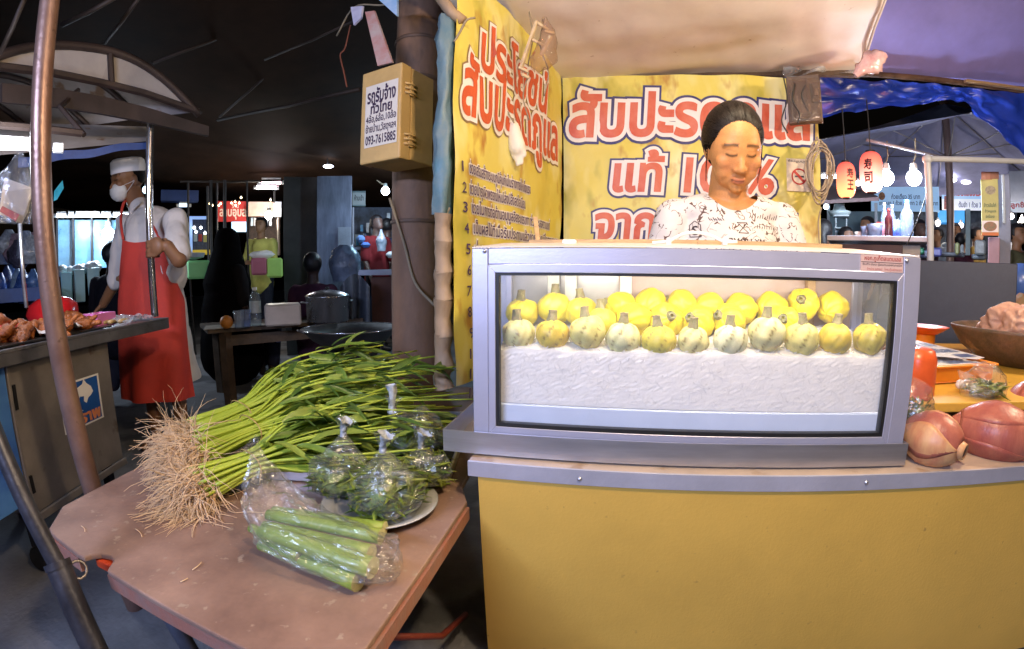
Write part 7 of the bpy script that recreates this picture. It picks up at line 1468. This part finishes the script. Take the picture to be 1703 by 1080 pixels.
    blossom((1552, 731), 1.0, .062, (.55, -.75, -.12), 'nearest banana blossom, gold in the lamplight, with its cut stalk turned to the right', 1, inn, 1.15)  # warm lamplight on this bud is put into its paler bract colour
    blossom((1657, 722), 1.03, .075, (.80, -.55, -.08), 'big reddish banana blossom second from the case', 2, bl, 1.4)
    blossom((1715, 676), 1.22, .075, (.8, .3, .1), 'purple red banana blossom behind, at the right edge', 3, bl, 1.4)
    blossom((1755, 715), 1.05, .07, (-.2, -.9, 0), 'banana blossom cut off by the right edge of the view', 4, bl, 1.2)
    # grey board, blue ball, patterned cloth
    tag(panel('grey_board', 1512, 436, 1685, 640, mat('slate_board', (.032, .038, .06), .5, var=.2, vs=5, bump=.05), y=2.45, d=.03), 'dark slate grey board standing behind the orange tray', 'board')
    c = P(1697, 470, y=2.5); q = MB(); q.ell(c, .11, nu=24, nv=16); tag(build('blue_ball', q, mat('blue_glossy', (.06, .14, .45), .3), smooth=True), 'glossy blue round bowl at the right edge beside the grey board', 'bowl')
    q = MB(); q.ell(P(1697, 535, y=2.35), (.10, .08, .15), nu=24, nv=16, fn=lambda d: 1+.12*nz(d, 3, 3)); tag(build('patterned_sack', q, mat('sack_pattern', (.14, .15, .08), .8, var=.35, vs=14, col2=(.25, .10, .05)), smooth=True), 'brown and green patterned sack below the blue bowl', 'sack')
    q = MB(); a = P(1670, 1085, y=.60); b = P(1725, 1030, y=.60); q.prism([(0, 0), (.30, 0), (.30, -.02), (0, -.02)], lambda x, z: Vector((a.x+.004+x, a.y+.06, a.z+z-.005))+Vector((0, 0, .0)), lambda x, z: Vector((b.x+x, b.y+.30, b.z+z))); 
right_side()

def lantern_mat(i):
    """red paper lit by the bulb low inside it"""
    m = glow('lantern_paper_%d' % i, (1, .2, .12), 1.35, (.55, .10, .07)); nt = m.node_tree; N = nt.nodes; L = nt.links; b = N['Principled BSDF']
    if any(n.type == 'VALTORGB' for n in N): return m
    tc = N.new('ShaderNodeTexCoord'); s = N.new('ShaderNodeSeparateXYZ'); L.new(tc.outputs['Generated'], s.inputs[0]); r = N.new('ShaderNodeValToRGB'); e = r.color_ramp.elements
    e[0].position = .10; e[0].color = (2.2, .62, .22, 1) if i == 0 else (2.4, 1.2, .95, 1); e[1].position = 1.0; e[1].color = (.50, .06, .045, 1); x = e.new(.45); x.color = (1.5, .34, .16, 1) if i == 0 else (1.5, .45, .36, 1); x = e.new(.72); x.color = (.95, .16, .11, 1)
    L.new(s.outputs[2], r.inputs[0]); L.new(r.outputs[0], b.inputs['Emission Color']); return m
# ================================================================== right background: lanterns, lamps, sign, counter, crowd
def right_back():
    lm = glow('lantern_paper', (1.0, .20, .14), 1.0, (.6, .12, .09)); lm2 = glow('lantern_hot', (1.0, .46, .26), 2.6, (.6, .12, .09))
    for i, (u, v, w_, h, tx, lb, rot_) in enumerate(((1407, 300, 31, 58, '寿', 'left and smaller of the two red paper lanterns', .45), (1449, 287, 37, 66, '寿司', 'right and larger of the two red paper lanterns with black characters', -.25))):
        y_ = 3.0; c = P(u, v, y=y_); rr = w_/2/830*math.hypot(c.x, c.y); hh = (P(u, v-h/2, y=y_).z-P(u, v+h/2, y=y_).z)/2
        t = thing('paper_lantern', c, lb, 'lantern', 'red paper lanterns'); n = 15; prof = []
        for j in range(n*2+1): f = j/(n*2); a = -1+2*f; prof.append((rr*(max(.02, 1-abs(a)**3.2)**.5*.62+.38)*(1-.03*(j % 2)), a*hh))
        q = MB(); q.lathe(prof, c, 28); build('paper_shade', q, lantern_mat(i), t, True)
        for s in (-1, 1): q = MB(); q.lathe([(rr*.42, -.006), (rr*.42, .012), (rr*.3, .014)], c+Vector((0, 0, s*hh)), 16); build('lantern_ring', q, BLACKM, t)
        to = -Vector((c.x, c.y, 0)).normalized(); ri = Vector((-to.y, to.x, 0)); 
        def fn(s, tt, l): 
            an = (s-.5)*1.25+rot_; zz_ = (tt-.5)*1.5; k = (max(.02, 1-abs(zz_)**3.2)**.5*.62+.38); return tuple(c+(to*math.cos(an)+ri*math.sin(an))*(rr*k*1.02+.002)+Vector((0, 0, zz_*hh)))
        q = MB()
        for j, ch in enumerate(tx if i else '寿王'): letters(ch, (.22, .52-.44*j, .78, .90-.44*j), fn, 0, mb=q, bold=.035, res=2)
        build('lantern_characters', q, mat('lantern_ink', (.015, .01, .02), .5), t)
        q = MB(); q.tube([c+Vector((0, 0, hh)), c+Vector((0, 0, hh+.35))], .004, 5); build('lantern_cord', q, WIREB, t)
        lamp('lantern_light', c-Vector((0, .25, 0)), 2.5, (1, .3, .15), .05)
    bulb(1474, 296, 12.5, COOLW, 16, 'left white bulb beside the larger red lantern', y=3.3, cord=(1475, 235), watts=34, group='pair of white bulbs under the umbrella'); bulb(1520, 296, 12.5, COOLW, 16, 'right white bulb next to the pale upright pipe', y=3.3, cord=(1522, 230), watts=38, group='pair of white bulbs under the umbrella')
    tube_light(1366, 294, 1394, 294, 6, COOLW, 8, 'short white tube behind the cable coil', y=5.0); bulb(1427, 305, 4.5, (1, .7, .6), 10, 'small pinkish lamp between the two red lanterns', y=5.0); bulb(1374, 344, 4.5, COOLW, 8, 'small white lamp left of the stall rack', y=4.6)
    for u, v, lb in ((1583, 300, 'oval ceiling lamp just right of the umbrella pole'), (1607, 303, 'oval ceiling lamp in the middle of the three'), (1627, 305, 'oval ceiling lamp nearest the yellow hanging sign')):
        c = P(u, v, y=6.5); q = MB(); q.ell(c, (.075, .075, .028), nu=16, nv=8); tag(build('ceiling_lamp', q, glow('glow_oval', (.9, .85, .95), 9), smooth=True), lb, 'lamp', 'oval ceiling lamps')
    # long blue sign
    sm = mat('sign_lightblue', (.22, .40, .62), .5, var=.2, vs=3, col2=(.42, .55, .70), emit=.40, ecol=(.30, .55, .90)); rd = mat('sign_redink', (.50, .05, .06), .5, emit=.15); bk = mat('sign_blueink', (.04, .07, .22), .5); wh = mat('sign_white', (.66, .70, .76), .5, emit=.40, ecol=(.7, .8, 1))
    r = panel('shop_sign', 1448, 311, 1562, 352, sm, y=6.8, turn=5); tag(r, 'long light blue menu sign left of the umbrella pole', 'sign'); f_ = on_panel(1448, 311, 1562, 352, y=6.8, turn=5)
    q = MB(); letters('ก๋วยเตี๋ยว 35 บาท', (.30, .50, .72, .72), f_, .002, mb=q, bold=.02, res=2); letters('เกาเหลา 1 ถ้วย 35 บาท 2 ถ้วย 60 บาท', (.12, .25, .98, .45), f_, .002, mb=q, bold=.02, res=2); build('sign_letters', q, bk, r)
    for a, b in ((.16, .62), (.86, .55)): q = MB(); q.add([f_(a+.05*math.cos(t*.7), b+.17*math.sin(t*.7), .002) for t in range(9)], [tuple(range(9))]); build('food_picture', q, mat('food_orange', (.55, .25, .10), .5, var=.4, vs=30), r)
    r = panel('shop_sign', 1566, 311, 1636, 350, wh, y=7.0, turn=8); tag(r, 'white and blue sign with red Thai letters between pole and hanging sign', 'sign'); f_ = on_panel(1566, 311, 1636, 350, y=7.0, turn=8); q = MB(); letters('ก๋วยเตี๋ยวเรือ', (.30, .60, .99, .98), f_, .002, mb=q, bold=.04, res=2); build('sign_letters', q, rd, r); q = MB(); letters('ต้มยำ 1 ถ้วย 35', (.40, .12, .98, .38), f_, .002, mb=q, bold=.02, res=2); build('sign_print', q, bk, r); q = MB(); q.add([f_(0, .48, .001), f_(1, .48, .001), f_(1, 1, .001), f_(0, 1, .001)], [(0, 1, 2, 3)]); build('sign_band', q, sm, r); q = MB(); q.add([f_(.04, .02, .003), f_(.26, .02, .003), f_(.24, .6, .003), f_(.06, .6, .003)], [(0, 1, 2, 3)]); build('food_picture', q, mat('food_pink', (.45, .16, .16), .5, var=.4, vs=30), r)
    r = panel('shop_sign', 1676, 333, 1760, 354, wh, y=6.6, turn=10); tag(r, 'white sign with red letters at the right edge', 'sign'); f_ = on_panel(1676, 333, 1760, 354, y=6.6, turn=10); q = MB(); letters('ลูกชิ้น เส้นปลา', (.05, .25, .95, .85), f_, .002, mb=q, bold=.03, res=2); build('sign_letters', q, rd, r)
    tag(panel('grey_canopy_wall', 1678, 283, 1780, 335, mat('grey_blue_wall', (.30, .33, .42), .6, var=.1), y=5.4), 'pale grey blue panel above the sign at the right edge', 'panel')
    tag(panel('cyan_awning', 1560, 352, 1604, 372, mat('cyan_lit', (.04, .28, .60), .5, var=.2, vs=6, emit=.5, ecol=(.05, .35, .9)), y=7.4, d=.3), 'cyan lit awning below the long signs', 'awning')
    q = MB(); a = P(1372, 340, y=4.2); q.prism([(0, 0), (1, 0), (1, .03), (0, .03)], lambda x, z: P(1362+80*x, 312+10*x, y=4.6)+Vector((0, 0, z)), lambda x, z: P(1362+100*x, 340-6*x, y=3.9)+Vector((0, 0, z))); tag(build('brown_awning', q, mat('brown_awning', (.07, .035, .035), .7)), 'small dark brown awning under the red lanterns', 'awning')
    # hanging yellow sign on the pillar
    r = panel('grey_pillar', 1660, 292, 1681, 480, mat('pillar_grey', (.20, .21, .27), .6, var=.12, vs=5), y=3.0, d=.12); tag(r, 'grey square pillar behind the yellow hanging sign', 'pillar'); panel('pillar_corner', 1667, 290, 1672, 372, mat('pillar_light', (.42, .46, .50), .5), y=2.9, d=.01, parent=r)
    tag(panel('pink_post', 1643, 396, 1662, 480, mat('pink_post', (.36, .22, .26), .6, var=.1), y=3.0, d=.1), 'pinkish post foot left of the grey pillar', 'post')
    r = panel('hanging_sign', 1632, 298, 1661, 392, mat('sign_yellowgreen', (.50, .50, .16), .5, var=.12, vs=6), y=2.9, d=.012); tag(r, 'tall yellow hanging sign with pictures of food beside the grey pillar', 'sign'); f_ = on_panel(1632, 298, 1661, 392, y=2.9, d=.012); q = MB(); letters('ข้าวมันไก่', (.15, .50, .85, .575), f_, .001, mb=q, bold=.02, res=2); letters('ข้าวหมูแดง', (.2, .39, .85, .46), f_, .001, mb=q, bold=.02, res=2); letters('อร่อย', (.25, .31, .75, .37), f_, .001, mb=q, bold=.02, res=2); build('sign_letters', q, mat('sign_green', (.06, .12, .05), .5), r)
    q = MB(); q.add([f_(.02, .06, .001), f_(.98, .06, .001), f_(.98, .26, .001), f_(.02, .26, .001)], [(0, 1, 2, 3)]); build('white_panel', q, WHI, r); q = MB(); q.add([f_(.5+.38*math.cos(t*.35), .16+.085*math.sin(t*.35), .002) for t in range(18)], [tuple(range(18))]); build('food_picture', q, mat('food_red', (.36, .12, .07), .5, var=.5, vs=60, col2=(.10, .14, .05)), r); q = MB(); q.add([f_(.55+.3*math.cos(t*.35), .80+.08*math.sin(t*.35), .002) for t in range(18)], [tuple(range(18))]); build('food_picture', q, mat('food_beige', (.42, .38, .24), .5, var=.3, vs=60), r); q = MB(); q.add([f_(.02, 0, .001), f_(.98, 0, .001), f_(.98, .055, .001), f_(.02, .055, .001)], [(0, 1, 2, 3)]); build('orange_band', q, mat('band_orange', (.65, .18, .03), .5), r)
    q = MB(); q.grid(lambda a, b: P(1632+29*a, 286+13*b, y=2.9-.02*math.sin(a*3)), 4, 2); o = build('sign_cap', q, mat('cap_pinkish', (.55, .28, .20), .6)); tag(o, 'orange pink flap above the yellow hanging sign', 'flap')
    # counter with bottles
    r = thing('snack_counter', P(1450, 430, y=3.6), 'white topped snack counter with bottles under the lanterns', 'counter'); panel('counter_top', 1380, 398, 1540, 406, mat('counter_white', (.55, .60, .72), .4, var=.1), y=3.5, d=.6, parent=r); panel('counter_front', 1384, 407, 1500, 470, mat('counter_dark', (.06, .035, .04), .6), y=3.3, d=.03, parent=r); panel('counter_end', 1500, 408, 1530, 470, mat('counter_end', (.50, .42, .36), .5), y=3.25, d=.03, parent=r)
    cz = P(1450, 398, y=3.4).z+.01
    def bottle(u, rad, h, m_, capm_, lb, y_=3.4, neck=.45):
        c = P(u, 400, y=y_); c.z = cz; t = thing('bottle', c, lb, 'bottle'); q = MB(); q.lathe([(.001, 0), (rad, 0), (rad*1.04, h*.05), (rad, h*.62), (rad*.9, h*.68), (rad*neck, h*.80), (rad*neck*.8, h*.94)], c, 16); build('bottle_body', q, m_, t, True); q = MB(); q.lathe([(rad*neck*.9, h*.93), (rad*neck*.9, h), (.001, h)], c, 12); build('bottle_cap', q, capm_, t); return t
    clr = film('bottle_clear', tint=(.7, .8, .95), haze=.10, bump=.5, bs=25, hcol=(.75, .82, .95)); cola = mat('cola', (.06, .012, .015), .15); redc = mat('cap_red', (.6, .05, .04), .4); bluec = mat('cap_blue', (.04, .12, .6), .4)
    bottle(1508, .050, .29, clr, bluec, 'largest clear bottle standing right on the snack counter'); bottle(1478, .030, .21, cola, redc, 'dark red cola bottle on the snack counter', 3.35); bottle(1471, .028, .27, clr, WHITEP, 'slim clear bottle left of the cola bottle', 3.5); bottle(1484, .028, .27, clr, WHITEP, 'slim clear bottle right of the cola bottle', 3.55)
    blu = mat('blue_cup', (.03, .10, .55), .3, var=.2, vs=20)
    for i, (u, m_, rad, h, lb) in enumerate(((1488, blu, .026, .085, 'left blue cup before the bottles'), (1496, blu, .026, .09, 'right blue cup before the bottles'), (1428, WHITEP, .035, .05, 'white bowl on the snack counter left of the jars'), (1490, clr, .035, .14, 'clear tumbler behind the blue cups'), (1498, clr, .035, .13, 'second clear tumbler, next to the large bottle'), (1466, redc, .04, .13, 'red tub behind the cola bottle'), (1455, mat('jar_grey', (.16, .17, .24), .3, var=.3, vs=20), .06, .10, 'dark jar with a lid left of the red tub'), (1441, mat('jar_glass', (.22, .24, .36), .25, var=.3, vs=20), .045, .085, 'greyish jar between bowl and dark jar'))):
        c = P(u, 400, y=3.42+.06*(i % 3)); c.z = cz; q = MB(); q.lathe([(.001, 0), (rad*.8, 0), (rad, h), (rad*.9, h), (rad*.72, .006)], c, 16); tag(build('cup' if i < 5 else 'jar', q, m_, smooth=True), lb, 'cup' if i < 5 else 'jar')
    # rack with a white flask
    r = thing('stall_rack', P(1398, 380, y=4.4), 'slim white rack with a basin on top left of the snack counter', 'rack')
    for u in (1390, 1408): panel('rack_post', u-1, 362, u+1, 400, mat('rack_white', (.5, .6, .66), .4), y=4.4, parent=r, d=.02)
    panel('rack_shelf', 1386, 359, 1412, 362, mat('rack_white', (.5, .6, .66), .4), y=4.4, parent=r, d=.2); panel('rack_shelf', 1388, 380, 1410, 382, mat('rack_white', (.5, .6, .66), .4), y=4.4, parent=r, d=.2)
    c = P(1396, 358, y=4.4); q = MB(); q.lathe([(.001, 0), (.09, .0), (.11, .03), (.06, .045), (.045, .09), (.05, .10), (.001, .105)], c, 16); tag(build('white_flask', q, mat('flask_white', (.6, .72, .74), .3), smooth=True), 'white flask in a basin on top of the slim rack', 'flask')
    panel_ = panel('stall_wall', 1376, 352, 1500, 420, mat('wall_cyan', (.16, .27, .34), .6, var=.15, vs=4), y=5.6); tag(panel_, 'pale cyan back wall of the stall behind the snack counter', 'wall')
    tag(panel('stall_wall', 1500, 350, 1690, 460, mat('wall_dim', (.12, .15, .20), .7, var=.5, vs=6), y=7.6), 'dim back wall behind the crowd at the right', 'wall')
    for i, (u, v0, v1, y_, c) in enumerate(((1457, 338, 398, 4.9, (.38, .42, .50)), (1378, 340, 400, 4.7, (.5, .55, .6)), (1610, 348, 425, 5.2, (.26, .38, .42)), (1543, 340, 420, 4.6, (.22, .26, .30)))):
        q = panel('stall_post', u-(2.5 if i < 2 else 4), v0, u+(2.5 if i < 2 else 4), v1, mat('sp_%d' % i, c, .5), y=y_, d=.04); tag(q, ['pale stall post behind the snack counter', 'thin white post at the left of the slim rack', 'pale green post between the crowd and hanging sign', 'grey post behind the pale upright pipe'][i], 'post')
    # crowd
    bgp(1370, 366, None, 150, (.055, .022, .018), 'long haired woman in brown beside the cable coil', y=4.0, skin=(.12, .06, .04), long_hair=True, k=.95, arms='front'); bgp(1408, 378, None, 60, (.55, .60, .68), 'child in white sitting behind the snack counter', y=4.2, skin=(.26, .14, .09), k=.75, seat=True); bgp(1446, 361, None, -50, (.10, .10, .17), 'man in a dark shirt bending over behind the snack counter', y=5.0, k=.9, bend=.05)
    bgp(1531, 366, None, 30, (.07, .05, .06), 'dark haired customer left of the umbrella pole', y=5.2, skin=(.15, .08, .06), long_hair=True); bgp(1590, 372, None, 20, (.42, .48, .50), 'customer in a pale top right of the umbrella pole', y=6.6); bgp(1558, 378, None, -40, (.40, .46, .52), 'customer in pale blue between the pipe and the umbrella pole', y=6.4); bgp(1600, 388, None, 130, (.10, .03, .05), 'customer in dark red with back turned', y=5.6, k=.9); bgp(1692, 372, None, 60, (.10, .10, .055), 'man in an olive shirt at the right edge', y=4.4); bgp(1624, 378, None, 80, (.30, .20, .06), 'customer in ochre left of the hanging sign', y=6.0, k=.95); bgp(1672, 368, None, -20, (.32, .33, .38), 'customer in grey behind the grey pillar', y=5.8)
    for u, v, c, lb in ((1560, 371, (1, .85, .7), 'warm lamp behind the crowd, left one'), (1598, 375, (.95, .9, 1), 'white lamp behind the crowd, right one'), (1682, 360, (1, .9, .8), 'warm lamp above the man in olive'), (1700, 366, (1, .92, .85), 'bright lamp at the right edge'), (1694, 378, (1, .8, .6), 'small warm lamp near the man in olive')): bulb(u, v, 4.2, c, 9, lb, y=6.9 if u < 1640 else 5.4, watts=22 if u in (1560, 1682) else 0)
    for i, (u, v, w_, h, c, lb) in enumerate(((1512, 410, 14, 20, (.45, .30, .25), 'pinkish jar at the end of the snack counter'), (1529, 418, 16, 10, (.06, .40, .20), 'green bowl on the table beside the pale upright'), (1540, 405, 26, 9, (.45, .50, .66), 'pale blue tray on the table beside the pale upright'), (1554, 420, 24, 14, (.14, .16, .50), 'blue crate between the pipe and the umbrella pole'), (1592, 414, 7, 20, (.60, .64, .30), 'yellow green bottle on the table right of the umbrella pole'), (1600, 415, 6, 16, (.55, .62, .66), 'white bottle on the table right of the umbrella pole'), (1630, 412, 18, 24, (.45, .52, .56), 'pale blue bag heap below the hanging sign'), (1580, 424, 50, 6, (.28, .32, .38), 'grey table top right of the umbrella pole'), (1628, 428, 24, 8, (.35, .48, .60), 'light blue table top below the hanging sign'), (1692, 424, 24, 12, (.30, .22, .18), 'table of small goods at the right edge'), (1530, 424, 50, 12, (.30, .36, .55), 'pale cloth covered table left of the umbrella pole'))):
        o = panel('table_top' if 'table ' in lb and h < 13 and i > 6 else 'goods', u-w_/2, v-h/2, u+w_/2, v+h/2, mat('rg_%d' % i, c, .4, var=.2, vs=20), y=(4.4 if i < 7 else 4.6)-.0*i, d=.12 if i < 7 else .3, bv=.015); tag(o, lb, 'goods' if i < 7 else 'table')
right_back()
print('objects', len(bpy.data.objects), 'tris', sum(len(o.data.polygons) for o in bpy.data.objects if o.type == 'MESH'))
